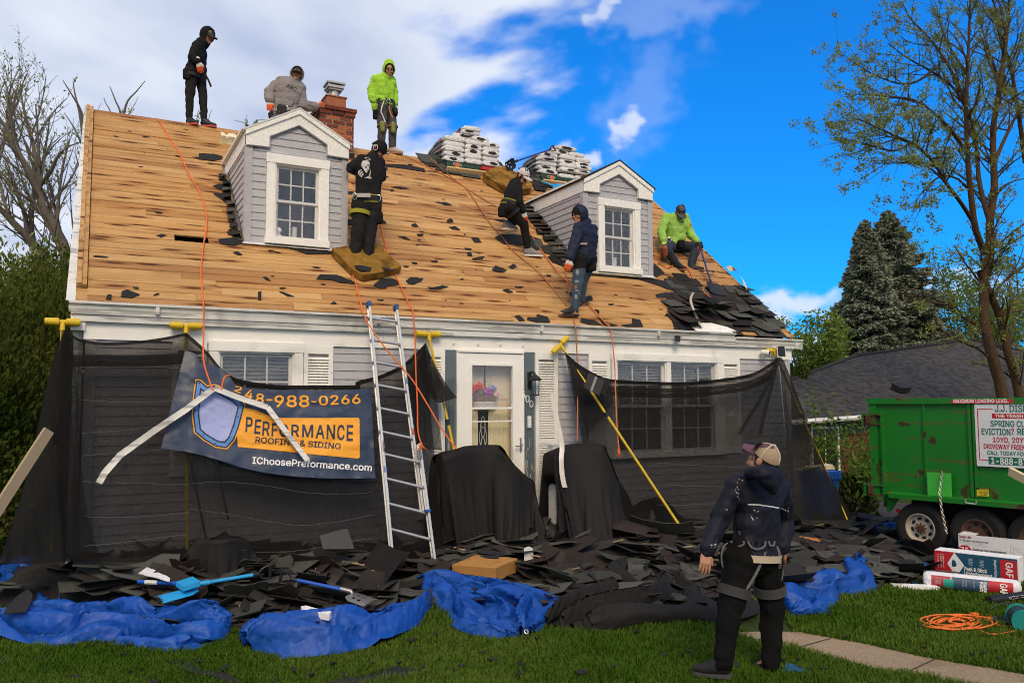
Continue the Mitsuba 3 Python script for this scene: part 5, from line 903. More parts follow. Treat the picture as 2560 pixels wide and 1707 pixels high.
# bent aluminium trim hung on a rope over the banner
tp = [PN(*q, .13) for q in ((252, 1205), (300, 1130), (420, 1060), (535, 975), (606, 946), (670, 975), (755, 1017), (800, 1070), (890, 1150), (930, 1190) if False else (905, 1180))]
tp = [PN(*q, .13) for q in (ZB1(655, 262), ZB1(690, 200), (302, 1140), VB(0, 960), VB(300, 760), VB(590, 540), VB(830, 635), VB(1120, 730), VB(1330, 1010), VB(1525, 1265))]
def angle_trim(pts, w=.05, out=A3(0, -1, 0)):
    p = np.asarray(pts, float); ms = []
    for a, b in zip(p[:-1], p[1:]):
        t = unit(b-a); s = unit(np.cross(t, out)); s = s if s[2] > 0 else -s; e = t*.004
        ms += [obox((a+b)/2+s*w*.25, t, s, out, (np.linalg.norm(b-a)/2+.004, w/2, .003)), obox((a+b)/2-s*w*.25+out*.018, t, out, s, (np.linalg.norm(b-a)/2, .02, .003))]
    return cat(ms)
one('metal_trim', angle_trim(tp, .055), GUT, 'long bent white metal edging slung on an orange rope over the banner', 'metal edging')
# ladder
LD = thing('ladder', 'aluminium extension ladder with blue end caps leaning against the gutter', 'ladder')
fl, fr = PY(979, 1393, -1.0), PY(1081, 1420, -1.0); tl, tr_ = PY(*V5(312, 550), -.19), PY(*V5(512, 574), -.19)
ln = unit(np.cross(tr_-tl, fl-tl)); ln = ln if ln[1] < 0 else -ln
def rail(a, b, off, w=.026, dpt=.07):
    d = unit(b-a); s = unit(np.cross(d, ln)); c = (a+b)/2+ln*off; L = np.linalg.norm(b-a)/2; return cat(obox(c, d, s, ln, (L, .004, dpt/2-.004)), obox(c+ln*(dpt/2-.004), d, s, ln, (L, w/2, .004)), obox(c-ln*(dpt/2-.004), d, s, ln, (L, w/2, .004)))
lerp = lambda a, b, t: a+(b-a)*t
sx_ = unit(tr_-tl)
add(LD+'__rail', rail(lerp(tl, fl, .0)+sx_*.02, lerp(tl, fl, .80)+sx_*.02, -.03), ALU); add(LD+'__rail', rail(tr_-sx_*.02, lerp(tr_, fr, .80)-sx_*.02, -.03), ALU)
add(LD+'__rail', rail(lerp(tl, fl, .55)-sx_*.012, fl-sx_*.012, .04), ALU); add(LD+'__rail', rail(lerp(tr_, fr, .55)+sx_*.012, fr+sx_*.012, .04), ALU)
for i in range(11):
    t = .055+i*.0938
    if t > .99: continue
    o = -.03 if t < .56 else .03; a, b = lerp(tl, fl, t)+ln*o, lerp(tr_, fr, t)+ln*o; add(LD+'__rung', tube([a, b], .017, 8), ALU, 50)
for a in (tl+sx_*.02, tr_-sx_*.02): add(LD+'__end_cap', obox(a-ln*.03+unit(tl-fl)*.01, sx_, ln, unit(tl-fl), (.02, .045, .028)), M((.01, .07, .22), .5))
for a in (fl, fr): add(LD+'__foot', obox(a+ln*.04-unit(tl-fl)*.02, sx_, ln, unit(tl-fl), (.03, .05, .035)), BLACKP)
for t, s in ((.60, tl), (.60, tr_)):
    e = fl if s is tl else fr; c = lerp(s, e, t); add(LD+'__rung_lock', cat(obox(c+ln*.06, sx_, ln, unit(tl-fl), (.012, .012, .10)), tube([c+ln*.07+unit(tl-fl)*.08, c+ln*.10, c+ln*.05-unit(tl-fl)*.06], .008, 5)), STEEL)
for t in (.3, .5, .68): add(LD+'__sticker', obox(lerp(tr_, fr, t)+ln*.012-sx_*.02, sx_, unit(tl-fl), ln, (.011, .035, .002)) if t < .55 else obox(lerp(tl, fl, t)+ln*.078-sx_*.012, sx_, unit(tl-fl), ln, (.011, .035, .0015)), M((.5, .10, .06) if t == .5 else (.12, .25, .5), .5))
add(LD+'__blue_clip', obox(lerp(tr_, fr, .80)+ln*.05, sx_, ln, unit(tl-fl), (.03, .05, .012)), M((.01, .07, .30), .5))
# ropes: traced points, on the roof (r) or hanging at a depth y
def rope(label, segs, mat=ORG, r=.0075, n=90, fray=False):
    P = []
    for kind, zf, pts in segs:
        for q in pts: P.append(PR(*zf(*q), .012+.02*(len(P) % 3 == 0)) if kind == 'r' else PY(*zf(*q), kind if not isinstance(kind, tuple) else kind[0]+(kind[1]-kind[0])*(pts.index(q)/max(len(pts)-1, 1))))
    s = spl(P, n); K = one('rope', tube(s, r*1.15, 6), mat, label, 'rope', smooth=True)
    if fray:
        d = unit(s[-1]-s[-4]); labels[add(K+'__frayed_end', cat([tube(spl([s[-1]-d*.02, s[-1]+d*.03+rt.normal(0, .012, 3), s[-1]+d*.075+rt.normal(0, .03, 3)], 5), .004, 4) for _ in range(9)]), ORG)] = {'label': 'frayed rope end'}
    return s
rope('orange rope running down the left of the roof to the metal edging', [('r', V1, [(1033, 775), (1100, 890), (1170, 1000), (1240, 1150), (1310, 1270), (1345, 1380), (1350, 1480), (1338, 1568)]), ('r', V4, [(1345, 60), (1325, 200), (1313, 350), (1322, 490)]), (-.17, V4, [(1330, 560)]), ((-.18, -.72), V4, [(1331, 650), (1328, 850), (1332, 930), (1365, 1040), (1392, 1112)])])
rope('short orange rope loop tied through the net above the banner', [((-.74, -.66), V4, [(1448, 1108), (1455, 1060), (1475, 1020), (1505, 1015)])], n=20)
rope('orange rope from the left dormer crossing before the ladder to the door', [('r', V5, [(158, 15), (175, 120), (190, 280), (235, 420), (265, 540)]), (-.2, V5, [(285, 612)]), ((-.30, -1.15), V5, [(300, 650), (350, 730), (480, 900), (600, 1040), (700, 1200), (800, 1370), (893, 1495)])])
rope('orange rope with a frayed end hanging just right of the ladder', [('r', V5, [(392, -10), (430, 170), (490, 350), (550, 480), (595, 575)]), (-.18, V5, [(612, 640)]), ((-.2, -.72), V5, [(622, 800), (626, 1000), (636, 1200), (640, 1380), (655, 1440), (664, 1462)])], fray=True)
rope('brown rope stretched from the ridge to the right dormer', [('r', V2, [(545, 1015), (850, 1165), (1050, 1290), (1230, 1390), (1530, 1562)])], BRN)
rope('brown rope from the left bundle stack down to the standing man by the eave', [('r', V2, [(720, 1035), (850, 1150), (970, 1250), (1100, 1440), (1200, 1562)]), ('r', V5, [(1250, 190), (1420, 330), (1500, 420), (1612, 562)])], BRN)
rope('brown rope from the right dormer hanging over the eave right of the door', [('r', V7, [(705, 830), (745, 1000), (790, 1250), (815, 1360)]), ('r', V5, [(1640, 560), (1660, 655)]), (-.17, V5, [(1670, 705)]), ((-.2, -.55), V5, [(1680, 900), (1683, 1200), (1680, 1445)])], BRN)
rope('orange rope with a frayed end hanging before the right window', [('r', V7, [(398, 600), (430, 690), (550, 880), (700, 1080), (830, 1200), (920, 1310), (1060, 1460), (1160, 1562)]), ('r', V5, [(1880, 672)]), (-.17, V5, [(1905, 740)]), ((-.2, -.6), V5, [(1925, 950), (1930, 1100), (1940, 1350), (1953, 1490)])], M((.62, .16, .05), .7), fray=True)
rope('orange rope curling round the seated man to the torn shingles', [('r', V8, [(330, 800), (275, 930), (290, 1010), (380, 1060), (540, 1020), (640, 1040), (700, 1110), (760, 1240), (880, 1340), (900, 1400), (1000, 1480)])])
rope('short orange rope end beside the chimney foot', [('r', V2, [(158, 948), (185, 942), (218, 935)])], n=12)
# small things on the house front
KB = thing('flower_basket', 'wicker basket of bright flowers hanging behind the door glass', 'basket'); bc_ = A3(4.48, .075, 2.10)
add(KB+'__basket', cat([xf(lathe([(0, -.145), (.105, -.145), (.118, -.02), (.125, .0), (.11, .0), (.10, -.13), (0, -.13)], 18), np.diag([1.25, .42, 1]), bc_-A3(0, 0, .01))]+[tube(np.stack([bc_[0]+.150*np.cos(a), bc_[1]-.01+.050*np.sin(a), a*0+bc_[2]-.15+.014*i], 1), .006, 4, False) for i in range(11) for a in [np.linspace(0, 2*math.pi, 25)]]), M((.20, .105, .055), .8)); add(KB+'__white_band', cat([tube(np.stack([bc_[0]+.153*np.cos(a), bc_[1]-.012+.052*np.sin(a), a*0+bc_[2]-.152+.013*i], 1), .007, 4, False) for i in range(6) for a in [np.linspace(0, 2*math.pi, 25)]]), M((.55, .55, .55), .7))
for x, z, r, c in ((-.13, .10, .05, (.55, .05, .03)), (-.07, .13, .045, (.6, .07, .04)), (-.16, .03, .045, (.20, .02, .10)), (0, .12, .03, (.65, .30, .06)), (.05, .03, .055, (.24, .03, .30)), (.09, .12, .035, (.35, .35, .55)), (.14, .10, .035, (.25, .22, .45)), (.17, .02, .04, (.6, .35, .45)), (.02, .07, .04, (.4, .06, .28)), (-.05, .04, .035, (.12, .20, .04)), (.12, -.02, .045, (.06, .16, .03))):
    b = trimesh.creation.icosphere(2, r); folds(b, .03, 45, int(x*100) % 7); add(KB+'__flower', (np.asarray(b.vertices)*[1, .6, 1]+bc_+A3(x, -.005, z-.01), np.asarray(b.faces)), M(c, .7))
add(KB+'__hanger', boxb(4.472, 4.488, .05, .06, 2.2, 2.5), DARK)
p = PY(1913, 881, -.14); KC = thing('security_camera', 'small white security camera under the eave by the right corner', 'camera'); d = unit(A3(.55, -.8, -.12))
add(KC+'__body', tube([p-d*.06, p-d*.055, p+d*.05, p+d*.06], [.030, .04, .04, .034], 14), WHT, 50); add(KC+'__lens', tube([p+d*.058, p+d*.066], .030, 14), BLACKP); add(KC+'__mount', tube([p-d*.02, p-A3(0, -.11, .03)], .012, 8), WHT)
p = PY(1953, 878, -.22); K = thing('solar_panel', 'small black solar panel with white rim on the right corner', 'panel'); pn = unit(A3(-.35, -.9, .15)); px_ = unit(np.cross(pn, A3(0, 0, 1))); pz_ = np.cross(px_, pn)*-1
add(K+'__rim', obox(p, px_, pz_, pn, (.065, .09, .008)), WHT); add(K+'__cell', obox(p+pn*.007, px_, pz_, pn, (.058, .082, .003)), M((.006, .006, .008), .25)); add(K+'__bracket', tube([p, p+A3(.02, .2, -.02)], .012, 6), WHT)
K = thing('shingle_flap', 'dark square shingle with silver tape caught on the leaning pole', 'shingle'); p = PY(*V5(1790, 1072), -.62); e1 = unit(PY(*V5(1870, 1060), -.62)-PY(*V5(1735, 985), -.62)); e2 = unit(PY(*V5(1700, 1095), -.62)-PY(*V5(1735, 985), -.62)); e2 = unit(e2-e1*(e1@e2)); e3 = np.cross(e1, e2)
add(K+'__sheet', obox(p, e1, e2, e3, (.125, .10, .006)), M((.045, .04, .04), .85, bump='grit')); add(K+'__tape', obox(p-e3*np.sign(e3[1])*.008-e1*.01, e2, e1, e3, (.10, .017, .002)), M((.35, .35, .35), .35, .4))
add(K+'__fold', obox(p+A3(.17, .05, -.02), e1, e2, e3, (.07, .10, .006)), FELT)
K = one('printed_bag', trimesh.Trimesh(*grid(drape([PN(*V5(*q), -.02) for q in ((735, 920), (790, 1040), (850, 1140))], [PN(*V5(*q), -.02) for q in ((740, 1010), (765, 1120), (780, 1175))], 16, 8, .03, 12, seed=4)), process=False), M((.62, .58, .55), .6), 'torn white bag with red print caught behind the net by the door', 'bag', smooth=True)
add(K+'__red_print', grid(drape([PN(*V5(*q), .0) for q in ((745, 950), (800, 1075))], [PN(*V5(*q), .0) for q in ((748, 990), (775, 1110))], 8, 5, .01, 12, seed=4)), M((.5, .03, .06), .6))
# ---------------------------------------------------------------- things on the roof
def bundle(label, xc, zc, w, h, y0, L, seed, hole, stack, dz):
    K = thing('shingle_bundle', label, 'shingle bundle', stack); r = np.random.default_rng(seed); n = 14; a = np.linspace(0, 2*math.pi, n, endpoint=False)
    rr = (np.abs(np.cos(a))**6+np.abs(np.sin(a))**6)**(-1/6); cx, cz = np.cos(a)*rr*w/2, np.sin(a)*rr*h/2; rows = []; ys = np.r_[0, .012, .04, .10, .11, np.linspace(.2, L, 7)]; ks = np.r_[.82, .95, 1.0, 1.0, 1.0, np.ones(6), .9]
    for y, k in zip(ys, ks):
        nz = 1+(meshkit.noise(np.stack([cx*14+seed, cz*14, cx*0+y*9], -1), seed)-.5)*.16; dy = y-.30; rows.append(np.stack([xc+cx*k*nz, np.full(n, y0+y), zc+cz*k*nz-max(dy, 0)**2*dz], -1))
    R = np.array(rows); R = np.concatenate([R, R[:, :1]], 1); add(K+'__wrap', grid(R[4:][:, ::-1]), M((.16, .16, .165) if seed % 3 else (.30, .30, .30), .35, bump='crinkle'), True)
    en = R[:5]; c = en[0].mean(0); m = grid(en[:, ::-1]); v = np.vstack([m[0], [c]]); k = np.arange(n); f = np.vstack([m[1], np.stack([k, k+1, k*0+len(v)-1], 1)]); add(K+'__end', (v, f), M((.66, .66, .655), .4, bump='crinkle'), 40)
    if hole:
        e = ell2(0, 0, w*r.uniform(.17, .30), h*r.uniform(.18, .34), 12); e += r.normal(0, .006, e.shape); hx, hz = r.uniform(-.08, .1)*w*2, r.uniform(-.08, .08)*h; add(K+'__opening', (np.r_[np.c_[xc+hx+e[:, 0], np.full(12, y0-.007), zc+hz+e[:, 1]], [[xc+hx, y0-.004, zc+hz]]], np.array([[i, (i+1) % 12, 12] for i in range(12)])), M((.02, .02, .021), .8))
    add(K+'__stripe', boxb(xc-w/2-.006, xc-w/2+.001, y0+.13+r.uniform(0, .05), y0+.24, zc-h*.3, zc+h*.3), M((.42, .07, .04), .6) if seed % 2 else M((.06, .065, .06), .6))
def stack(nm, cols, yf, seed, hz):
    lab = ['lowest', 'second', 'third', 'fourth', 'fifth', 'sixth', 'seventh']; s = seed
    for cname, xs, ys in cols:
        for i, yc_ in enumerate(ys):
            a, b = PY(*V9(xs[0], yc_), yf), PY(*V9(xs[1], yc_+(xs[1]-xs[0])*.10), yf); s += 1
            bundle(f'white-wrapped shingle bundle, {lab[i]} from below in the {cname} of the {nm} stack', (a[0]+b[0])/2+rt.normal(0, .008), (a[2]+b[2])/2, (b[0]-a[0])*1.0, hz, yf+rt.normal(0, .015), 1.0, s, rt.random() < .66, f'bundles of the {nm} stack', .42)
stack('left', [('left column', (262, 543), (505, 440, 372, 306, 238)), ('middle column', (548, 782), (545, 468, 412, 350, 285)), ('right column', (785, 1008), (575, 505, 440, 385, 325))], 3.74, 10, .098)
stack('left', [('left upper column', (400, 655), (196,)), ('right upper column', (648, 872), (240,)), ('top column', (520, 762), (150, 105))], 3.74, 40, .088)
stack('right', [('left column', (1545, 1800), (682, 620, 565, 510, 455)), ('middle column', (1815, 2035), (735, 655, 600, 545, 490)), ('right column', (2030, 2235), (760, 690, 635, 580, 525))], 3.78, 60, .090)
stack('right', [('left upper column', (1700, 1960), (408,)), ('right upper column', (1950, 2150), (452,)), ('top column', (1780, 2040), (362,))], 3.78, 90, .085)
GRN = M((.012, .045, .022), .5)
for nm, x0, x1, y0, y1, yf in (('left', 310, 800, 598, 690, 3.66), ('right', 1575, 2035, 775, 840, 3.66)):
    a, b = PY(*V9(x0, y0), yf), PY(*V9(x1, y1), yf); K = thing('underlayment_roll', f'dark green wrapped underlayment pack under the {nm} shingle stack', 'roll'); c = (a+b)/2
    add(K+'__pack', fuse([hull(*[(A3(x, y, z), .03) for x in (a[0], b[0]) for y in (yf-.02, yf+.3) for z in (c[2]-.035, c[2]+.035)])], .1, 2), GRN, 50); t = a+(b-a)*.24; add(K+'__orange_tag', boxb(t[0]-.035, t[0]+.035, yf-.062, yf-.02, c[2]-.06, c[2]+.055), M((.62, .15, .03), .5))
    for i in range(2): e = A3(a[0]+.12+i*.1, yf-.056, c[2]+.02); add(K+'__white_print', tube(np.stack([e[0]+.03*np.cos(g_ := np.linspace(0, 6.3, 12)), g_*0+e[1], e[2]+.02*np.sin(g_)], 1), .005, 4, False), WHT)
for nm, q0, q1 in (('left', (305, 655), (930, 735)), ('right', (1590, 825), (1900, 862))): a, b = PR(*V9(*q0), .05), PR(*V9(*q1), .05); one('lumber_board', obox((a+b)/2, b-a, RT, RN, (np.linalg.norm(b-a)/2, .02, .045)), M((.62, .42, .20), .75), f'pale wooden batten propping the {nm} shingle stack', 'board')
K = thing('red_box', 'flat red and white box beside the left shingle stack', 'box'); a, b = PY(*V9(755, 645), 3.6), PY(*V9(975, 705), 3.6); c = (a+b)/2; add(K+'__body', boxb(a[0], b[0], 3.52, 3.8, c[2]-.02, c[2]+.035), M((.50, .02, .02), .45)); add(K+'__white_band', boxb(a[0]+.15, b[0]+.003, 3.515, 3.8, c[2]-.024, c[2]-.004), WHT)
def pad(label, zf, pts, h, tilt=0.):
    p = Polygon(px_roof(pts, zf)).buffer(.05).buffer(-.03); m = prism(p.simplify(.01), h, (RF(0, 0, .012), A3(1, 0, 0), RT, RN)); t = trimesh.Trimesh(*trimesh.remesh.subdivide_to_size(m[0], m[1], .05)); t.merge_vertices(); v = np.asarray(t.vertices); n = np.asarray(t.vertex_normals); t.vertices = v+n*((meshkit.fbm(v*7, 3, 5)-.5)*.07)[:, None]; trimesh.smoothing.filter_taubin(t, .5, .53, iterations=4); return one('foam_pad', t, 'foam_brown', label, 'foam pad', smooth=True)
k = pad('brown foam pad under the man with the skeleton print', ZD, [(40, 1255), (200, 1238), (330, 1192), (440, 1195), (560, 1300), (690, 1420), (540, 1465), (340, 1505), (230, 1450), (110, 1330)], .10)
for q in ([(255, 1350), (330, 1348), (430, 1368), (400, 1400), (320, 1398)], [(525, 1370), (580, 1370), (650, 1395), (640, 1408), (560, 1392)]):
    add(k+'__felt_scrap', prism(Polygon([(p_[0], rs(p_)) for p_ in (PR(*ZD(*w), .13) for w in q)]), .006, (RF(0, 0, .128), A3(1, 0, 0), RT, RN)), FELT)
pad('brown foam pad behind the crouching man, near the right stack', V9, [(785, 805), (900, 745), (1060, 706), (1150, 760), (1300, 860), (1405, 950), (1380, 1000), (1250, 1020), (1040, 985), (850, 870)], .13)
CRM = M((.66, .60, .40), .5)
for i, (y0, y1, nm) in enumerate(((955, 'a', 'lower'), (905, 'a', 'upper'))):
    a = PY(*V1(1430, y0), 3.42); K = thing('trim_bundle', f'cream bundle of ridged trim left of the left dormer, the {nm} one', 'trim bundle')
    for j in range(2):
        prof = [(-.085, -.06), (.085, -.06), (.08, .0), (.085, .055), (.03, .05), (.012, .03), (-.012, .03), (-.03, .05), (-.085, .055), (-.08, .0)]
        add(K+'__ridged_piece', prism(prof, .62, (a+A3(.085+j*.165+.03*i, 0, 0)+RT*.0, A3(1, 0, .0), A3(0, -.2, .98), A3(.10, .9, .42))), CRM)
    for j in range(5): add(K+'__edge', boxb(a[0], a[0]+.36, a[1]-.012-.001*j, a[1]-.006, a[2]-.05+j*.022, a[2]-.046+j*.022), M((.45, .38, .20), .6))
def shovel(label, hx0, hx1, blade, hmat, bmat, grip=None, r=.016, holes=None, teeth=False, name='shovel'):
    K = thing(name, label, 'shovel'); add(K+'__handle', tube([hx0, hx1], r, 8), hmat, 50); d = unit(hx1-hx0); c, bd, bs, bl, bw = blade
    n = unit(np.cross(bd, bs)); pts = [(-.35*bw, 0), (.35*bw, 0), (.5*bw, bl*.22), (.52*bw, bl)]+([p for i in range(8) for p in ((.52*bw-bw*1.04*(i+.3)/8.3, bl-.03), (.52*bw-bw*1.04*(i+.8)/8.3, bl))] if teeth else [])+[(-.52*bw, bl), (-.5*bw, bl*.22)]
    po = Polygon(pts)
    for hx, hy in (holes or []): po = po.difference(Polygon(ell2(hx*bw, hy*bl, bw*.07, bw*.07, 10)))
    m = trimesh.creation.extrude_polygon(po, .004, engine='earcut'); v, f = trimesh.remesh.subdivide_to_size(np.asarray(m.vertices), np.asarray(m.faces), .06); v = v.copy(); v[:, 2] += .35*v[:, 0]**2/max(bw, .01)+.02*(1-v[:, 1]/bl)
    add(K+'__blade', (c+v[:, :1]*bs+v[:, 1:2]*bd+v[:, 2:]*n, f), bmat, 30); add(K+'__socket', tube([hx1-d*.10, hx1, c+bd*.02+n*.02], [r*1.35, r*1.3, r*.9], 8), bmat, 50)
    if grip is not None:
        g = hx0-d*.10; s = unit(np.cross(d, _F)); add(K+'__grip', cat(tube([hx0+d*.05, hx0], r*1.2, 8), tube(spl([hx0, hx0-d*.05+s*.05, g+s*.055], 6), .010, 6), tube(spl([hx0, hx0-d*.05-s*.05, g-s*.055], 6), .010, 6), tube([g-s*.06, g+s*.06], .014, 8)), grip, 50)
    return K
a, b = PY(*V9(1690, 395), 3.66), PY(*V9(1200, 562), 3.55); bd = unit(PY(*V9(1085, 650), 3.5)-b); shovel('blue-handled shovel with black holed blade leaning between the shingle stacks', a, b, (b, bd, unit(np.cross(bd, A3(.1, 1, .5))), .24, .20), M((.012, .07, .36), .45), BLACKP, BLACKP, holes=[(-.2, .5), (.2, .5), (0, .75), (-.25, .85), (.25, .85)])
a, b = PR(*V9(1560, 820), .06), PR(*V9(1715, 878), .06); bd = unit(PR(*V9(1830, 920), .06)-b); LBL = M((.02, .30, .62), .45)
shovel('light blue shovel lying by the right dormer roof', a, b, (PR(*V9(1760, 872), .07), unit(PR(*V9(1790, 945), .04)-PR(*V9(1770, 872), .07)), unit(PR(*V9(1850, 890), .05)-PR(*V9(1700, 915), .05)), .24, .30), LBL, LBL)
a, b = PY(*V8(838, 768), pgy-.44), PR(*V8(1000, 1290), .05); bd = unit(PR(*V8(1075, 1420), .03)-PR(*V8(1000, 1290), .05)); shovel('black shovel with blue shaft held upright by the seated man', a, b, (b, bd, A3(1, 0, 0)-bd*bd[0], .30, .30), M((.03, .06, .20), .4, .3), M((.022, .022, .024), .6), BLACKP)
K = one('bent_flashing', cat(tube(spl([PR(*V6(190, 478), .30), PR(*V6(175, 540), .22), PR(*V6(205, 620), .12), PR(*V6(235, 690), .03)], 14), .022, 4), obox(PR(*V6(215, 710), .05), A3(1, 0, .1), RT, RN, (.06, .05, .004))), M((.42, .40, .34), .5, .3), 'strip of torn bent flashing standing up among the torn shingles', 'flashing')
one('white_trim', cat(prism(px_roof([(225, 690), (300, 690), (400, 715), (465, 742), (380, 742), (240, 735)], V6), .02, (RF(0, 0, .03), A3(1, 0, 0), RT, RN)), obox(PR(*V6(330, 728), .06), A3(1, 0, -.02), RT, RN, (.36, .03, .006))), WHITE, 'white broken edging lying over the gutter under the torn shingles', 'edging')
a = [PR(*V6(*q), .10) for q in ((400, 322), (440, 318), (470, 350), (500, 395), (515, 440))]; K = one('peeled_trim', grid(np.stack([spl(a, 14)+A3(.02, 0, .05), spl(a, 14)+A3(.05, .0, .01), spl(a, 14)+A3(.10, .0, -.03)])), M((.60, .52, .34), .6), 'peeled strip of trim curling off the right roof edge', 'edging', smooth=True)
# ---------------------------------------------------------------- the ground in front: walk, lawn, tarps, torn shingles
from scipy.spatial import Delaunay
import shapely
def gpoly(pts, zf=lambda x, y: (x, y), h=.04): return Polygon([PG(*zf(*q), h)[:2] for q in pts]).buffer(0)
walk_top = [ZB3(480, 1236), ZB3(880, 1235), ZB3(1300, 1310), ZB3(1700, 1400), ZB3(2352, 1510), ZB3(3300, 1680)]; walk_bot = [ZB3(300, 1250), ZB3(490, 1268), ZB3(900, 1370), ZB3(1350, 1482), ZB3(1600, 1532), ZB3(1850, 1580), ZB3(2600, 1760)]
WALK = Polygon([PG(*q, 0.)[:2] for q in walk_top]+[PG(*q, 0.)[:2] for q in walk_bot[::-1]]).buffer(0)
def flat_on_ground(poly, h, res=.12):
    x0, y0, x1, y1 = poly.bounds; g = np.stack(np.meshgrid(np.arange(x0, x1, res), np.arange(y0, y1, res)), -1).reshape(-1, 2); g = g[shapely.contains_xy(poly.buffer(-res*.4), g[:, 0], g[:, 1])]
    b = np.array([poly.exterior.interpolate(d).coords[0] for d in np.arange(0, poly.exterior.length, res*.5)]); p = np.vstack([g, b]); t = Delaunay(p).simplices; c = p[t].mean(1); t = t[shapely.contains_xy(poly, c[:, 0], c[:, 1])]
    a = p[t]; s = np.cross(a[:, 1]-a[:, 0], a[:, 2]-a[:, 0]) < 0; t[s] = t[s][:, ::-1]
    return np.c_[p, ground_z(p[:, 0], p[:, 1])+h], t, len(g)
v, f, _ = flat_on_ground(WALK, .006); one('front_walk', (v, f), 'walk_concrete', 'pale concrete front walk crossing the lawn', None, kind='structure', smooth=True)
WK = [k for k in scene if k == 'front_walk'][0]
for t in (.30, .62):
    a, b = [np.array([np.interp(t, np.linspace(0, 1, len(l)), np.array(l)[:, i]) for i in (0, 1)]) for l in (walk_top, walk_bot)]; a, b = PG(*a, .011), PG(*b, .011); add('front_walk__joint', obox((a+b)/2, b-a, A3(0, 0, 1), np.cross(b-a, A3(0, 0, 1)), (np.linalg.norm(b-a)/2, .0015, .005)), M((.06, .05, .04), .95))
DRV = Polygon([(9.9, 6), (10.2, -.2), (9.75, -3.2), (10.4, -14), (16, -14), (16, 6)])
v, f, _ = flat_on_ground(DRV, .004, .4); one('driveway', (v, f), 'drive_asphalt', 'dark asphalt driveway under the green dumpster', None, kind='structure', smooth=True)
def crumple(poly, H, seed, res=.024, more=1.5, along=1.12, base=.012):
    """A sheet pushed together inside its outline until it stands in folds."""
    r = np.random.default_rng(seed); c = np.array(poly.exterior.coords); cen = c.mean(0); b_ = poly.minimum_rotated_rectangle.exterior.coords; e1, e2 = np.subtract(b_[1], b_[0]), np.subtract(b_[2], b_[1]); U_ = e1 if np.linalg.norm(e1) > np.linalg.norm(e2) else e2; U_ = U_/np.linalg.norm(U_); W_ = np.array([-U_[1], U_[0]]); al, ac = (c-cen) @ U_, (c-cen) @ W_
    La = np.ptp(al); n = int(np.clip(La*along/res, 7, 40)); A_ = np.linspace(al.min()+.012, al.max()-.012, n); lo, hi = [], []
    for a in A_:
        p, q = cen+U_*a+W_*(ac.min()-1), cen+U_*a+W_*(ac.max()+1); g = poly.intersection(shapely.LineString([p, q])); g = max(g.geoms, key=lambda k: k.length) if hasattr(g, 'geoms') and len(g.geoms) else g; t = (np.array(g.coords)-cen) @ W_ if not g.is_empty else np.array([0, .02]); lo.append(t.min()); hi.append(t.max())
    lo, hi = np.array(lo), np.array(hi); wid = np.percentile(hi-lo, 75); m = int(np.clip(wid*more/res, 6, 22)); s_ = np.linspace(0, 1, m)
    B_ = lo[:, None]+(hi-lo)[:, None]*s_; B_ = B_+(meshkit.noise(np.stack([A_[:, None]*4+B_*0, B_*7, B_*0+seed], -1), seed)-.5)*.05*np.sin(np.pi*s_); xy = cen+U_*A_[:, None, None]+W_*B_[..., None]
    z = ground_z(xy[..., 0], xy[..., 1])+base+H*(.45+1.5*meshkit.fbm(np.stack([xy[..., 0]*2.2, xy[..., 1]*2.2, xy[..., 0]*0+seed], -1), 3, seed))*np.sin(np.pi*s_)**.6; X = np.concatenate([xy, z[..., None]], -1)
    ru, rv = np.full((n-1, m), La*along/(n-1)), np.full((n, m-1), wid*more/(m-1))
    k = np.full((n, m), .006); k[:, 0] = k[:, -1] = .15; k[0] = k[-1] = .15
    X = relax(X, ru, rv, attract=(X.copy(), k), iters=150, floor=lambda x, y: ground_z(x, y)+base, grav=.00025, bend=.04, seed=seed, jitter=.03)
    for e_ in (X[0], X[-1], X[:, 0], X[:, -1]): g_ = ground_z(e_[:, 0], e_[:, 1])+base; e_[:, 2] = g_+(e_[:, 2]-g_)*.3
    from scipy.ndimage import zoom
    f = 4; X = np.stack([zoom(X[..., i], f, order=1) for i in range(3)], -1); X = (X+np.pad(X, ((1, 1), (1, 1), (0, 0)), 'edge')[2:, 1:-1]+np.pad(X, ((1, 1), (1, 1), (0, 0)), 'edge')[:-2, 1:-1]+np.pad(X, ((1, 1), (1, 1), (0, 0)), 'edge')[1:-1, 2:]+np.pad(X, ((1, 1), (1, 1), (0, 0)), 'edge')[1:-1, :-2])/5
    ru, rv = np.linalg.norm(np.diff(X, axis=0), axis=-1), np.linalg.norm(np.diff(X, axis=1), axis=-1)
    return relax(X, (ru+ru.mean())/2*1.05, (rv+rv.mean())/2*1.05, attract=(X.copy(), np.full(X.shape[:2], .03)), iters=26, floor=lambda x, y: ground_z(x, y)+base, grav=.0001, bend=.05, seed=seed+1, jitter=.004)
TARPM = {'tarp': 'blue_tarpaulin', 'cloth': FABRIC}
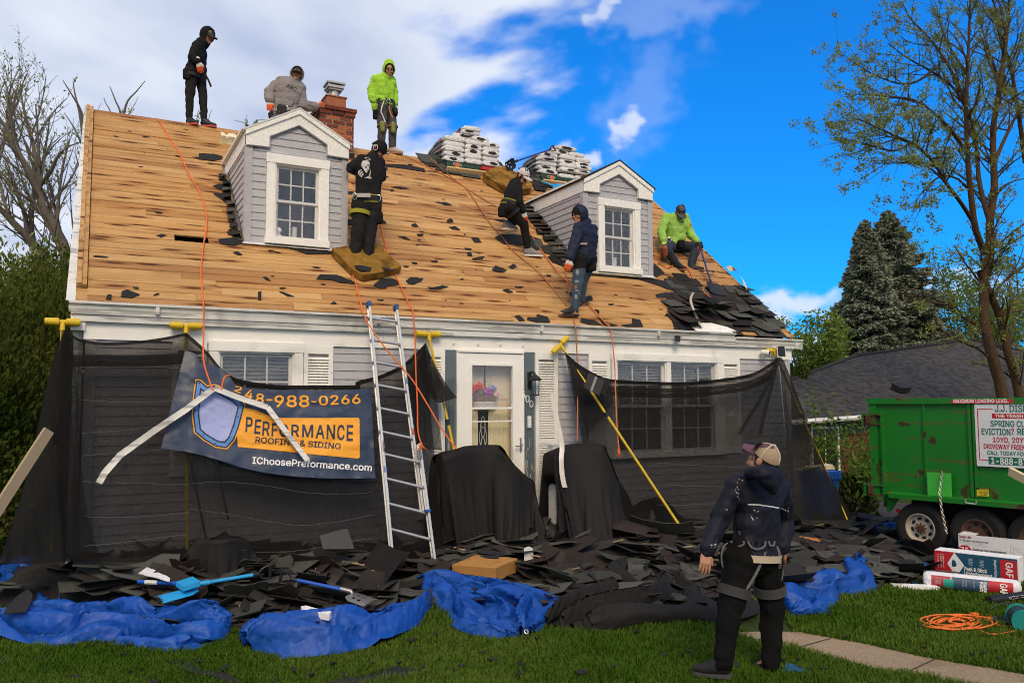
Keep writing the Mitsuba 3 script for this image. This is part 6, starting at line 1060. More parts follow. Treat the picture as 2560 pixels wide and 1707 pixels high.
tarps = [
 ('blue tarp crumpled along the front edge of the debris, the largest at far left', ZB1, [(-60, 1105), (0, 1120), (420, 1050), (800, 1040), (1000, 1090), (1200, 1190), (1370, 1150), (1510, 1200), (1500, 1260), (1290, 1365), (900, 1335), (620, 1300), (330, 1342), (0, 1315), (-60, 1310)], .17, 'tarp'),
 ('blue tarp heaped at the left edge behind the largest tarp', ZB1, [(-60, 810), (0, 820), (200, 795), (340, 830), (400, 900), (415, 958), (180, 965), (90, 1010), (0, 1010), (-60, 1010)], .12, 'tarp'),
 ('strip of blue tarp showing between torn shingles at far left', ZB1, [(190, 1085), (215, 990), (380, 955), (600, 985), (400, 1005), (380, 1072), (280, 1090)], .06, 'tarp'),
 ('blue tarp folded along the lawn edge below the ladder', ZB1, [(1556, 1245), (1600, 1180), (1700, 1160), (1800, 1225), (2080, 1195), (2352, 1200), (2400, 1150), (2480, 1060), (2700, 1045), (2790, 995), (2815, 925), (2835, 930), (2812, 1060), (2730, 1220), (2510, 1335), (2240, 1385), (2090, 1410), (1830, 1425), (1575, 1345)], .16, 'tarp'),
 ('blue tarp spread in front of the cardboard box, with a metal eyelet', ZB2, [(560, 905), (620, 882), (700, 930), (830, 872), (930, 856), (1000, 900), (1130, 960), (1260, 956), (1560, 960), (1690, 1000), (1770, 1072), (1720, 1142), (1640, 1132), (1500, 1125), (1482, 1165), (1474, 1232), (1340, 1272), (1130, 1288), (880, 1232), (800, 1100), (725, 1010)], .15, 'tarp'),
 ('blue tarp heaped right of the man in the navy jacket', ZB3, [(700, 925), (890, 890), (980, 900), (1000, 832), (1030, 775), (1140, 820), (1230, 792), (1300, 780), (1225, 832), (1400, 890), (1482, 932), (1450, 962), (1150, 992), (1130, 1050), (1060, 1112), (830, 1132), (720, 1030)], .17, 'tarp'),
 ('small blue tarp bunched by the dumpster wheel', ZB3, [(1290, 612), (1400, 562), (1530, 528), (1640, 602), (1500, 606), (1340, 642)], .12, 'tarp'),
 ('blue tarp end beside the long red and teal box', ZB3, [(1520, 842), (1660, 802), (1760, 802), (1772, 852), (1540, 858)], .08, 'tarp'),
 ('blue tarp end beneath the white roll on the lawn', ZB3, [(1485, 908), (1690, 892), (1700, 928), (1490, 924)], .06, 'tarp'),
 ('scrap of blue tarp just behind the man in the navy jacket', ZB3, [(780, 872), (840, 852), (875, 888), (800, 900)], .05, 'tarp'),
 ('black ground cloth rumpled on the lawn edge by the walk', (lambda x, y: (x*1.0884, y*1.0884)), [(1245, 1440), (1320, 1405), (1365, 1330), (1430, 1300), (1600, 1322), (1730, 1360), (1800, 1395), (1832, 1448), (1745, 1456), (1640, 1432), (1560, 1402), (1450, 1432), (1380, 1455), (1310, 1452)], .10, 'cloth'),
]
GROUND_COVER = []
for i, (lab, zf, pts, H, kind) in enumerate(tarps):
    vs_ = [q[1] for q in pts]; mid = (max(vs_)+min(vs_))/2; po = Polygon([PG(*zf(*q), .02+(H*.4 if q[1] < mid else 0))[:2] for q in pts]).buffer(0); po = max(po.geoms, key=lambda g: g.area) if hasattr(po, 'geoms') else po; GROUND_COVER.append(po); X = crumple(po, H, 20+i, *((.095, 1.75, 1.16) if kind == 'tarp' and po.area > .25 else (.06, 1.5, 1.1) if kind == 'tarp' else (.13, 1.2, 1.06)))
    k = one('tarp' if kind == 'tarp' else 'ground_cloth', grid(X), TARPM[kind], lab, 'tarp' if kind == 'tarp' else 'cloth', 'blue tarps on the ground' if kind == 'tarp' else None, smooth=True, uv=X[..., :2].reshape(-1, 2)*.37)
    if 'eyelet' in lab: p = PG(*ZB2(1348, 1248), .06); add(k+'__eyelet', tube([p+A3(.016*math.cos(t), .010*math.sin(t), .014*math.sin(t)+.02) for t in np.linspace(0, 6.28, 14)], .005, 5, False), ALU)
HB1 = [(775, 720), (850, 705), (960, 700), (1060, 740), (1150, 800), (1240, 880), (1340, 930), (1440, 948), (1500, 948)]
HB2 = [(1640, 700), (1720, 740), (1850, 800), (1950, 862), (2050, 900), (2150, 925), (2250, 930), (2312, 915)]
HEAPS = shapely.union_all([Polygon([PG(*ZB2(*q), .05)[:2] for q in hb]+[(PG(*ZB2(*hb[-1]), .05)[0]+.1, -.4), (PG(*ZB2(*hb[0]), .05)[0], -.4)]).buffer(.02) for hb in (HB1, HB2)])
# torn shingles
DEB = gpoly([(-40, 1470), (0, 1440), (150, 1400), (330, 1400), (500, 1392), (900, 1392), (1120, 1380), (1350, 1330), (1500, 1325), (1600, 1330), (1650, 1335), (1760, 1318), (2000, 1300), (2190, 1305), (2320, 1340), (2330, 1420), (2250, 1452), (2050, 1450), (1950, 1440), (1800, 1480), (1640, 1500), (1400, 1530), (1180, 1500), (1080, 1470), (1000, 1500), (880, 1530), (800, 1565), (600, 1565), (450, 1530), (330, 1500), (180, 1500), (0, 1500), (-40, 1500)], h=.08)
GROUND_COVER.append(DEB)
rd = np.random.default_rng(21)
def hp(x, y): return .045+.27*S01((y+1.75)/1.1)*(1-.55*S01((x-5.5)/2.5))*(1-.55*np.exp(-((np.asarray(x)-3.25)/.55)**2))*(.35+1.1*meshkit.fbm(np.stack([np.asarray(x)*1.3, np.asarray(y)*1.3, np.asarray(x)*0], -1), 3, 8))
bx = DEB.bounds; gxx, gyy = np.meshgrid(np.arange(bx[0], bx[2], .05), np.arange(bx[1], bx[3], .05), indexing='ij')
dist = shapely.distance(shapely.points(gxx, gyy), DEB.exterior)*np.where(shapely.contains_xy(DEB, gxx, gyy), 1, -1)
P = np.stack([gxx, gyy, ground_z(gxx, gyy)+np.where(dist > 0, hp(gxx, gyy)*np.clip(dist/.25, 0, 1)+(meshkit.fbm(np.stack([gxx*9, gyy*9, gxx*0], -1), 3, 2)-.5)*.05-.02, -.05)], -1)
one('debris_bed', grid(P), M((.014, .013, .013), .95, bump='grit'), 'dark bed of crushed roofing debris under the torn shingles', 'debris', kind='stuff', smooth=False)
def torn(L, W, r, curl, key=None):
    """A torn strip of shingle: a ragged outline, a few faces long, bent along its length."""
    nx = 6; xs = np.linspace(-.5, .5, nx)*L; top = W/2*(1+r.normal(0, .07, nx)); bot = -W/2*(1+r.normal(0, .07, nx)); xs = xs[:, None]+r.normal(0, .02*L, (nx, 2))
    if r.random() < .5: top[-1] *= r.uniform(.2, .9)
    if r.random() < .4: bot[0] *= r.uniform(.2, .9)
    if r.random() < .3: top[2:4] *= r.uniform(.5, .8)
    z = curl*((np.linspace(-1, 1, nx))**2-.4)+r.normal(0, .004, nx)
    U = np.stack([np.stack([xs[:, 0], top, z], -1), np.stack([xs[:, 1], bot, z+r.normal(0, .012)], -1)], 0); m = grid(U); lo = (m[0]-[0, 0, .006], m[1][:, ::-1]); n = nx
    rim = [(0, i, i+1) for i in range(0)]; e = list(range(nx))+list(range(2*nx-1, nx-1, -1)); F = []
    for a, b in zip(e, e[1:]+e[:1]): F += [[a, b, b+2*nx], [a, b+2*nx, a+2*nx]]
    return (np.vstack([m[0], lo[0]]), np.vstack([m[1], lo[1]+2*nx, np.array(F)]))
pieces = []
cand = []
while len(cand) < 900:
    u, v = rd.uniform(-40, 2340), rd.uniform(1300, 1570); p = PG(u, v, .12)
    if DEB.contains(shapely.Point(p[0], p[1])) and not HEAPS.contains(shapely.Point(p[0], p[1])) and (rd.random() < .12 or not any(g.distance(shapely.Point(p[0], p[1])) < .10 for g in GROUND_COVER[:6])): cand.append((u, v, p))
def where_word(p): return 'left' if p[0] < 1.3 else 'middle' if p[0] < 4.2 else 'right'
stuffV = []
lim = 0
for j, (u, v, p) in enumerate(cand):
    x, y = p[0], p[1]; big = rd.random(); L = rd.uniform(.14, .5) if big < .68 else rd.uniform(.5, 1.05); W = rd.uniform(.10, .28) if big < .8 else rd.uniform(.25, .45); steep = rd.random() < .06 and y > -1.8
    R = rotm([0, 0, 1], rd.uniform(0, 360) if steep else rd.normal(0, 35)+(90 if rd.random() < .2 else 0)) @ rotm([1, 0, 0], rd.uniform(30, 60) if steep else rd.normal(4, 6)) @ rotm([0, 1, 0], rd.normal(0, 7)); m = torn(L, W, rd, rd.uniform(-.04, .09)*(L/.5))
    z = float(ground_z(x, y))+float(hp(x, y))*(.9 if j >= 300 else 1.0)+rd.uniform(.0, .06)+(.07 if steep else 0); d_in = DEB.exterior.distance(shapely.Point(x, y)); z -= max(0, .2-d_in)*.4*float(hp(x, y))/.25
    m = xf(m, R, (x, y, max(z, float(ground_z(x, y))+.012)))
    if lim < 290 and (v > 1350 or big > .6):
        lim += 1; w = where_word(p); k = addid('torn_shingle', m, SLATE); tagk(k, {'left': 'torn shingle in the debris before the left net', 'middle': 'torn shingle in the debris between ladder and door', 'right': 'torn shingle in the debris right of the draped black heaps'}[w], 'shingle', f'torn shingles in the {w} part of the debris')
    else: stuffV.append((m[0], m[1], uvid()))
V = np.vstack([m[0] for m in stuffV]); F = np.vstack([m[1]+24*i for i, m in enumerate(stuffV)]); UV = np.concatenate([np.full((24, 2), m[2]+5) for m in stuffV]); UV[:, 0] = V[:, 0]
one('shingle_debris', (V, F), SLATE, 'dense layer of small torn shingles under the larger ones', 'debris', kind='stuff', uv=UV)
sp_ = []
for j in range(70):
    u, v, p = cand[int(rd.integers(0, len(cand)))]; sp_.append(xf(boxb(-1, 1, -1, 1, -1, 1), rotm([0, 0, 1], rd.uniform(0, 360)) @ rotm([0, 1, 0], rd.normal(0, 12)) @ np.diag([rd.uniform(.03, .16), rd.uniform(.004, .012), .004]), (p[0], p[1], float(ground_z(p[0], p[1]))+float(hp(p[0], p[1]))+.05)))
one('wood_splinters', cat(sp_), M((.42, .30, .16), .8), 'pale wood splinters and nail strips strewn over the torn shingles', 'debris', kind='stuff')
def flatpiece(name, label, cat_, zf, pts, mat, h=.03, th=.008, tilt=0., lift=0., plane=None):
    q = [PG(*zf(*w), h) for w in pts]; q = np.array(q); c = q.mean(0); po = Polygon([(a[0]-c[0], a[1]-c[1]) for a in q]).buffer(0); po = max(po.geoms, key=lambda g: g.area) if hasattr(po, 'geoms') else po
    GROUND_COVER.append(affinity.translate(po, c[0], c[1]))
    m = trimesh.creation.extrude_polygon(po, th, engine='earcut'); v, f = trimesh.remesh.subdivide_to_size(np.asarray(m.vertices), np.asarray(m.faces), .12); v = v.copy(); v[:, 2] += ground_z(v[:, 0]+c[0], v[:, 1]+c[1])+h+(meshkit.noise(v*6, 3)-.5)*.03+tilt*v[:, 1]+lift
    v[:, :2] += c[:2]; k = addid(name, (v, f), mat) if mat == SLATE else add(name, (v, f), mat); return tagk(k, label, cat_)
flatpiece('torn_felt', 'long ragged black felt strip on the grass in front of the left tarps', 'roofing felt', ZB1, [(1110, 1452), (1160, 1436), (1230, 1431), (1330, 1480), (1480, 1500), (1575, 1560), (1500, 1562), (1360, 1512), (1200, 1492), (1122, 1466)], FELT)
flatpiece('torn_felt', 'wide black felt sheet on the grass at the bottom of the picture', 'roofing felt', ZB2, [(40, 1575), (300, 1510), (490, 1466), (735, 1482), (560, 1532), (190, 1590), (80, 1592)], FELT)
flatpiece('torn_felt', 'small black felt scrap on the grass at the left edge', 'roofing felt', ZB1, [(-60, 1380), (60, 1400), (112, 1440), (60, 1446), (-60, 1432)], FELT)
flatpiece('torn_felt', 'pointed black felt piece lying over the blue tarp at far left', 'roofing felt', ZB1, [(20, 1110), (110, 1000), (180, 945), (212, 985), (205, 1040), (170, 1105)], FELT, h=.20)
flatpiece('shingle_strip', 'long granule-covered shingle strip leaning on the debris before the banner', 'shingle', ZB1, [(550, 810), (860, 690), (1060, 640), (1085, 705), (960, 770), (640, 850)], M((.055, .055, .055), .95, bump='grit'), h=.28, tilt=.15)
sq = [PY(*ZB1(*q), -1.02-.1*(q[1] > 640)) for q in ((2090, 605), (2165, 585), (2250, 560), (2272, 562), (2315, 690), (2112, 692))]; one('shingle_strip', cat((np.array(sq), np.array([[0, 1, 5], [1, 4, 5], [1, 2, 4], [2, 3, 4]])), (np.array(sq)+A3(0, .008, 0), np.array([[5, 1, 0], [5, 4, 1], [4, 2, 1], [4, 3, 2]]))), M((.06, .06, .06), .95, bump='grit'), 'grey granule strip standing upright in the debris below the banner corner', 'shingle')
# black cloth draped over the bushes and rails beside the door
def heap(label, top, bot, yt, yb, seed, zf=ZB2, nu=90):
    K = thing('black_drape', label, 'cloth'); T_ = [PY(*zf(*q), yt+.12*math.sin(i*1.3)) for i, q in enumerate(top)]; B_ = [PG(*zf(*q), .05) for q in bot] if yb is None else [PY(*zf(*q), yb) for q in bot]; nv_ = 44; P = drape(T_, B_, nu, nv_, .10, 3.4, .10, seed); L0 = np.linalg.norm(np.diff(P, axis=0), axis=-1); L1 = np.linalg.norm(np.diff(P, axis=1), axis=-1); fx = 1.0+.85*np.clip(np.linspace(0, 1, nv_)*2.2, 0, 1)[:, None]; pin = np.zeros((nv_, nu), bool); pin[0] = True; pin[:, 0] = pin[:, -1] = True
    at = np.full((nv_, nu), .0015); at[-1] = .02; P = relax(P, np.full_like(L0, 1.0)*L0.mean(0)*1.10, np.broadcast_to(L1.mean(0), L1.shape)*fx, pin=pin, attract=(P.copy(), at), iters=190, floor=lambda x, y: ground_z(x, y)+.012, grav=.0015, bend=.06, wall=-.12, seed=seed, jitter=.008)
    back = np.array(spl(T_, nu)); bk = np.stack([back+A3(0, .0, 0), back+A3(0, .25, -.06), back*[1, 1, 0]+A3(0, .45, .25)]); P = np.concatenate([bk[::-1], P[1:]], 0)
    P[3:, :, 1] += .0; add(K+'__sheet', grid(P[:, ::-1]), FABRIC, True); return K
heap('tall black cloth draped over the porch rail left of the door foot', [(745, 800), (758, 500), (770, 150), (790, 60), (860, 46), (960, 18), (1060, 12), (1165, 12), (1215, 60), (1300, 170), (1340, 210), (1405, 270), (1430, 420), (1480, 590), (1450, 760), (1430, 900)], HB1, -.72, None, 3)
heap('tall black cloth draped over the bush right of the door', [(1650, 960), (1625, 600), (1590, 300), (1525, 180), (1525, 60), (1570, 25), (1640, 5), (1740, 0), (1850, 10), (1890, 90), (1950, 240), (2030, 380), (2090, 560), (2160, 700), (2250, 820), (2310, 900)], HB2, -.62, None, 5)
heap('black felt sheet curled up into a dark tunnel below the banner', [(1215, 740), (1240, 680), (1290, 640), (1380, 622), (1480, 612), (1600, 622), (1660, 700), (1690, 780)], [(1215, 760), (1300, 770), (1380, 775), (1450, 780), (1550, 790), (1680, 800)], -.95, -1.0, 8, ZB1, 40)
heap('black felt sheets heaped against the wall where the leaning pole stands', [(2040, 560), (2080, 430), (2130, 390), (2190, 355), (2260, 380), (2352, 470), (2420, 520), (2470, 560)], [(2040, 580), (2120, 590), (2200, 600), (2300, 600), (2400, 600), (2470, 590)], -.45, -.8, 9, ZB2, 40)
one('black_drape', grid(drape([PY(*ZB2(*q), -1.3) for q in ((1330, 690), (1360, 675), (1390, 690))], [PY(*ZB2(*q), -1.35) for q in ((1340, 890), (1370, 905), (1410, 900))], 10, 8, .02, 9)), M((.6, .6, .58), .5), 'white plastic edge showing under the black cloth left of the walk', 'plastic sheet', smooth=True)
# loose things on the debris
def bar(name, label, cat_, p0, p1, w, h, mat, roll=0.): d = unit(p1-p0); s = unit(np.cross(d, A3(0, 0, 1))); return one(name, obox((p0+p1)/2, d, s, np.cross(s, d), (np.linalg.norm(p1-p0)/2, w/2, h/2)), mat, label, cat_)
W3 = M((.74, .74, .72), .45)
flatpiece('white_trim', 'bent white trim scrap beside the blue shovels', 'trim', ZB1, [(905, 850), (960, 806), (1010, 830), (1112, 885), (1108, 902), (960, 868)], W3, h=.33)
flatpiece('white_trim', 'white gutter scrap on the debris above the middle tarp', 'trim', ZB1, [(1965, 1102), (2000, 1098), (2165, 1138), (2150, 1160), (1975, 1125)], W3, h=.15, th=.05)
flatpiece('white_trim', 'crumpled white scrap below the right corner of the net', 'trim', ZB3, [(1060, 568), (1100, 556), (1140, 562), (1135, 582), (1065, 588)], W3, h=.10)
bar('white_trim', 'white bar lying between the two black draped heaps', 'trim', PG(*ZB2(1445, 468), .15), PG(*ZB2(1612, 442), .15), .03, .05, W3)
bar('cream_trim', 'long cream trim piece lying on the debris right of the walk', 'trim', PG(*ZB3(0, 650), .10), PG(*ZB3(370, 785), .06), .09, .03, M((.66, .58, .36), .6))
bar('white_trim', 'white and grey gutter length lying by the white roll', 'trim', PG(*ZB3(1488, 932), .03), PG(*ZB3(1785, 945), .03), .10, .04, W3)
bar('lumber_board', 'orange-brown board sticking out of the debris right of the man', 'board', PG(*ZB3(820, 606), .12), PG(*ZB3(1025, 636), .10), .04, .03, M((.50, .20, .05), .7))
c = [PG(*ZB2(*q), .12) for q in ((862, 868), (1150, 905), (1262, 790))]; e1 = c[1]-c[0]; e1[2] = 0; e2 = c[2]-c[1]; e2[2] = 0; e2 = e2-unit(e1)*(e2@unit(e1)); L1, L2 = np.linalg.norm(e1)/2, min(np.linalg.norm(e2)/2, .28); base = float(ground_z(c[0][0], c[0][1]))+.10; hh = (PY(*ZB2(862, 795), c[0][1])[2]-base)/2
K = thing('cardboard_box', 'cardboard box with black felt scraps on its lid, beside the ladder foot', 'box'); cc = c[0]+e1/2+unit(e2)*L2; cc[2] = base+hh
mb = obox(cc, e1, e2, A3(0, 0, 1), (L1, L2, hh)); vb, fb = trimesh.remesh.subdivide_to_size(mb[0], mb[1], .07); vb = vb+(np.stack([meshkit.noise(vb*6, s) for s in (1, 2, 3)], -1)-.5)*.02*(vb[:, :1] > cc[0]); add(K+'__body', (vb, fb), 'cardboard')
for q in ([(1020, 705), (1100, 690), (1230, 700), (1215, 728), (1120, 732), (1040, 722)], [(1045, 742), (1120, 738), (1172, 746), (1165, 757), (1090, 755)], [(1045, 672), (1062, 665), (1085, 690), (1060, 690)]): add(K+'__felt_scrap', prism([tuple(PZ(*ZB2(*w), base+2*hh)[:2]) for w in q], .006, (A3(0, 0, base+2*hh+.003), A3(1, 0, 0), A3(0, 1, 0), A3(0, 0, 1))), FELT)
BLU = M((.012, .085, .42), .45)
a, b = PG(*ZB1(1690, 855), .33), PG(*ZB1(1290, 922), .30); bd = unit(PG(*ZB1(1110, 985), .25)-PG(*ZB1(1280, 930), .29)); sd = unit(np.cross(bd, A3(0, 0, 1))); K = shovel('light blue plastic shovel with toothed blade on the debris', a, b, (b+bd*.02, bd, sd, .30, .26), LBL, LBL, BLACKP, teeth=True); add(K+'__blade_rib', obox(b+bd*.08+A3(0, 0, .03), bd, sd, A3(0, 0, 1), (.07, .12, .02)), LBL)
K = thing('tool_handle', 'blue tool handle pointing left from under the light blue shovel', 'tool handle'); add(K+'__shaft', tube([PG(*ZB1(902, 905), .28), PG(*ZB1(1190, 918), .28)], .018, 8), BLU, 50); add(K+'__label', tube([PG(*ZB1(950, 907), .28), PG(*ZB1(1030, 911), .28)], .0187, 8), M((.6, .6, .58), .5))
a, b = PG(*ZB1(1905, 888), .30), PG(*ZB2(205, 968), .22); bd = unit(PG(*ZB2(385, 1045), .16)-b); shovel('blue-handled roofing shovel with holed steel teeth, left of the ladder foot', a, b, (b, bd, unit(np.cross(bd, A3(0, 0, 1))), .24, .24), BLU, STEEL, BLACKP, holes=[(-.25, .3), (0, .34), (.25, .3), (-.28, .55), (0, .58), (.28, .55)], teeth=True)
p0, p1 = PY(122, 1075, -1.1), PY(-20, 1295, -1.35); bar('lumber_board', 'weathered wooden board leaning past the left edge of the netting', 'board', p0, p1, .03, .09, M((.33, .26, .165), .85))
K = thing('trim_strip', 'tall white trim strip standing bent beside the door', 'trim'); a = [PY(*V5(*q), -.70) for q in ((1518, 1135), (1535, 1250), (1560, 1370), (1580, 1480))]+[PY(*ZB2(*q), -.82) for q in ((1575, 100), (1598, 290))]; s = spl(a, 24); add(K+'__strip', grid(np.stack([s-A3(.03, 0, 0), s+A3(0, -.015, 0), s+A3(.038, 0, 0)])), M((.70, .66, .58), .5), True)
flatpiece('shingle_strip', 'bent shingle flap leaning under the door-side shutter', 'shingle', ZB2, [(1435, 405), (1500, 330), (1545, 262), (1612, 310), (1590, 400), (1520, 445), (1445, 447)], M((.03, .03, .031), .95, bump='grit'), h=.55, tilt=.3)
K = thing('railing_post', 'short white porch post right of the door foot', 'post'); p = PY(*V5(1530, 1470), -.42); add(K+'__shaft', boxb(p[0]-.045, p[0]+.05, -.47, -.35, .15, p[2]), WHITE); add(K+'__cap', boxb(p[0]-.07, p[0]+.07, -.48, -.34, p[2], p[2]+.03), WHITE)
flatpiece('plastic_scrap', 'cracked blue plastic scrap on the grass by the man in the navy jacket', 'scrap', ZB3, [(770, 1492), (800, 1432), (960, 1476), (905, 1492)], M((.02, .12, .32), .4), h=.03)
# ---------------------------------------------------------------- the lawn
cover = shapely.union_all([g.buffer(-.03) for g in GROUND_COVER]+[WALK.buffer(-.02), DRV.buffer(-.05)])
shapely.prepare(cover)
rl = np.random.default_rng(99)
N = 330000; us, vs = rl.uniform(-60, 2620, N), 1330+420*rl.random(N)**.8
D = _F+_R*((us-1280)/FOC)[:, None]-_U*((vs-853.5)/FOC)[:, None]; k = (0-CAM[2])/D[:, 2]
for _ in range(12): p = CAM+D*k[:, None]; k = k*.5+.5*(ground_z(p[:, 0], p[:, 1])-CAM[2])/D[:, 2]
p = CAM+D*k[:, None]; ok = (p[:, 1] < -.6) & (p[:, 1] > -9) & (p[:, 0] < 10.1) & ~shapely.contains_xy(cover, p[:, 0], p[:, 1]); p = p[ok]
p = np.vstack([p, np.c_[rl.uniform(-3, 1, 9000), rl.uniform(-2, 6, 9000), np.zeros(9000)], np.c_[rl.uniform(9.0, 13.5, 14000), rl.uniform(0, 6, 14000), np.zeros(14000)]]); p = p[~((p[:, 0] > -.1) & (p[:, 0] < 9.8) & (p[:, 1] > -.1))]
n = len(p); p[:, 2] = ground_z(p[:, 0], p[:, 1])-.012; clump = meshkit.fbm(np.c_[p[:, :2]*3.2, np.zeros(n)], 3, 4); hgt = (.028+.05*rl.random(n))*(.55+.95*clump); az = rl.uniform(0, 2*math.pi, n); ln_ = hgt*rl.uniform(.15, .9, n); wd = rl.uniform(.0022, .0042, n)*(1+.12*np.linalg.norm(p-CAM, axis=1)); dx, dy = np.cos(az), np.sin(az)
s = np.c_[-dy, dx, np.zeros(n)]*wd[:, None]; m_ = p+np.c_[dx*ln_*.4, dy*ln_*.4, hgt*.62]; t_ = p+np.c_[dx*ln_, dy*ln_, hgt]
V = np.stack([p-s, p+s, m_-s*.75, m_+s*.75, t_], 1).reshape(-1, 3); i0 = np.arange(n)*5; F = np.vstack([np.c_[i0, i0+1, i0+3], np.c_[i0, i0+3, i0+2], np.c_[i0+2, i0+3, i0+4]])
lit = [xf(torn(rl.uniform(.02, .09), rl.uniform(.015, .05), rl, .01), rotm([0, 0, 1], rl.uniform(0, 360)), PG(rl.uniform(0, 2500), rl.uniform(1560, 1700), .045)) for _ in range(110)]; lit = [m for m in lit if not shapely.contains_xy(cover, *m[0].mean(0)[:2])][:60]
one('lawn_litter', cat(lit), FELT, 'tiny dark scraps scattered in the grass', 'debris', kind='stuff')
one('grass', (V, F), 'leaf_grass', 'short green grass of the front lawn', 'grass', kind='stuff')
# ---------------------------------------------------------------- the right-hand side: dumpster, boxes, cords
ZDU, ZR, ZN, ZT, ZLT = zm(4.3545, 2120, 980), zm(4.9, 2240, 1300), zm(3.267, 1960, 820), zm(1.568, 2060, 0), zm(2.178, 0, 180)
DP0, DD = A3(10.717, -.783, 0), unit(A3(.2109, -.9775, 0)); DN = A3(-.9775, -.2109, 0)      # the dumpster's near long side: a point, its direction, its outward normal
def DP(x, y, off=0.): return PP(*ZDU(x, y), DP0+DN*off, DN)
def dl(x, y): return float((DP(x, y)-DP0)@DD)
def dbox(l0, l1, z0, z1, o0, o1): c = DP0+DD*(l0+l1)/2+DN*(o0+o1)/2+A3(0, 0, (z0+z1)/2); return obox(c, DD, A3(0, 0, 1), DN, ((l1-l0)/2, (z1-z0)/2, (o1-o0)/2))
DU = thing('dumpster_trailer', 'green steel dumpster trailer with ribbed side, printed sign and hanging chain', 'dumpster'); GRN_ = 'dumpster_green'
zt, zs = DP(1000, 128)[2], DP(1000, 1110)[2]; l0 = dl(265, 600); l9 = l0+4.2
add(DU+'__side', dbox(l0+.03, l9, zs-.02, zt, -.06, 0), GRN_); add(DU+'__tub', cat(dbox(l0, l0+.05, zs-.1, zt-.02, -2.2, .0), dbox(l9-.05, l9, zs-.1, zt, -2.2, 0), dbox(l0, l9, zs-.1, zt, -2.25, -2.2), dbox(l0, l9, zs-.1, zs-.05, -2.2, -.06)), GRN_)
add(DU+'__top_rail', dbox(l0-.03, l9, zt, zt+.085, -.07, .055), GRN_)
add(DU+'__corner_post', dbox(l0-.02, l0+.10, zs-.1, zt, -.06, .03), GRN_)
for x in (395, 855, 1345, 1395): 
    a = dl(x, 700); add(DU+'__rib', cat(dbox(a-.018, a+.018, zs-(.25 if x == 395 else .0), zt-(.12 if x == 395 else 0), .0, .05 if x == 395 else .032)), GRN_)
sh = dl(450, 1100); add(DU+'__fender_shelf', cat(dbox(sh, l9, zs-.035, zs-.02, .0, .24), dbox(sh+.1, l9, zs-.085, zs-.02, .225, .245)), GRN_)
add(DU+'__gusset', prism([(0, 0), (.0, -.30), (.04, -.30), (.22, -.03), (.22, 0)], .02, (DP0+DD*(sh-.02)+DN*.03+A3(0, 0, zs-.02), DD, A3(0, 0, 1), DN)), GRN_)
add(DU+'__chassis', cat(dbox(l0+.5, l9, zs-.32, zs-.10, -1.9, -.25), dbox(l0+.4, l9, zs-.5, zs-.04, -.40, -.36)), DARK)
RUST = M((.075, .028, .017), .85)
for y in (295, 1060):
    p = DP(290, y); z = p[2]; add(DU+'__hinge', cat(dbox(l0-.06, l0+.01, z-.06, z+.06, .02, .07), dbox(l0-.12, l0+.20, z+.065, z+.085, -.01, .05), dbox(l0-.12, l0+.20, z-.085, z-.065, -.01, .05), dbox(l0-.11, l0-.09, z-.08, z+.08, -.0, .03)), RUST if y else RUST)
    add(DU+'__hinge_plate', cat(dbox(l0-.125, l0+.22, z+.06, z+.075, .03, .056), dbox(l0-.135, l0-.10, z-.10, z+.085, .03, .05)), GRN_)
a, b = dl(900, 1000), dl(1160, 1000); add(DU+'__plate', dbox(a, b, zs-.015, DP(1000, 870)[2], .10, .112), M((.045, .40, .045), .5))
for x, y in ((455, 1098), (548, 1290)): p = DP(x, y, .06); add(DU+'__reflector', tube([p, p+DN*.012], .03, 12), M((.28, .012, .012), .3))
for wx, wy, good in ((790, 1480, 1), (1405, 1510, 0), (2060, 1545, 0)):
    c = DP(wx, wy, .10); c = DP0+DD*((c-DP0)@DD)+DN*.02+A3(0, 0, DP(790, 1480, .1)[2]); Rw = align(DN); 
    if np.linalg.det(Rw) < 0: Rw[:, 0] *= -1
    wl = add(DU+'__wheel', xf(lathe([(.20, -.12), (.30, -.12), (.355, -.09), (.365, -.05), (.365, .05), (.355, .09), (.30, .115), (.225, .105), (.20, .09)], 48), Rw, c), M((.011, .011, .0115), .85), 30)
    rim = M((.44, .40, .32), .55, .2, bump='grit') if good else M((.09, .045, .03), .8, bump='grit'); add(wl+'__rim', xf(lathe([(.205, .085), (.212, .10), (.20, .105), (.19, .06), (.175, .035), (.09, .03), (.085, .055), (.0, .06)], 40), Rw, c), rim, 30)
    for i in range(8): t = i*math.pi/4+.2; q = c+Rw@A3(.135*math.cos(t), .135*math.sin(t), .039); add(wl+'__rim_hole', xf((np.c_[ell2(0, 0, .034, .022, 12, t+1.57), np.zeros(12)], np.array([[0, j, j+1] for j in range(1, 11)])), Rw, q), DARK)
    add(wl+'__hub', cat(xf(lathe([(.0, .105), (.045, .10), (.05, .05)], 16), Rw, c), *[tube([c+Rw@A3(.068*math.cos(t), .068*math.sin(t), .05), c+Rw@A3(.068*math.cos(t), .068*math.sin(t), .078)], .012, 6) for t in np.arange(8)*math.pi/4]), RUST)
cp = spl([DP(1025, 862, .14), DP(1012, 980, .17), DP(1000, 1110, .26), DP(1015, 1250, .27), DP(1050, 1420, .27), DP(1085, 1568, .27)], 60); L_ = np.r_[0, np.cumsum(np.linalg.norm(np.diff(cp, axis=0), axis=1))]
CHN = M((.38, .36, .33), .4, .7); nl = int(L_[-1]/.042)
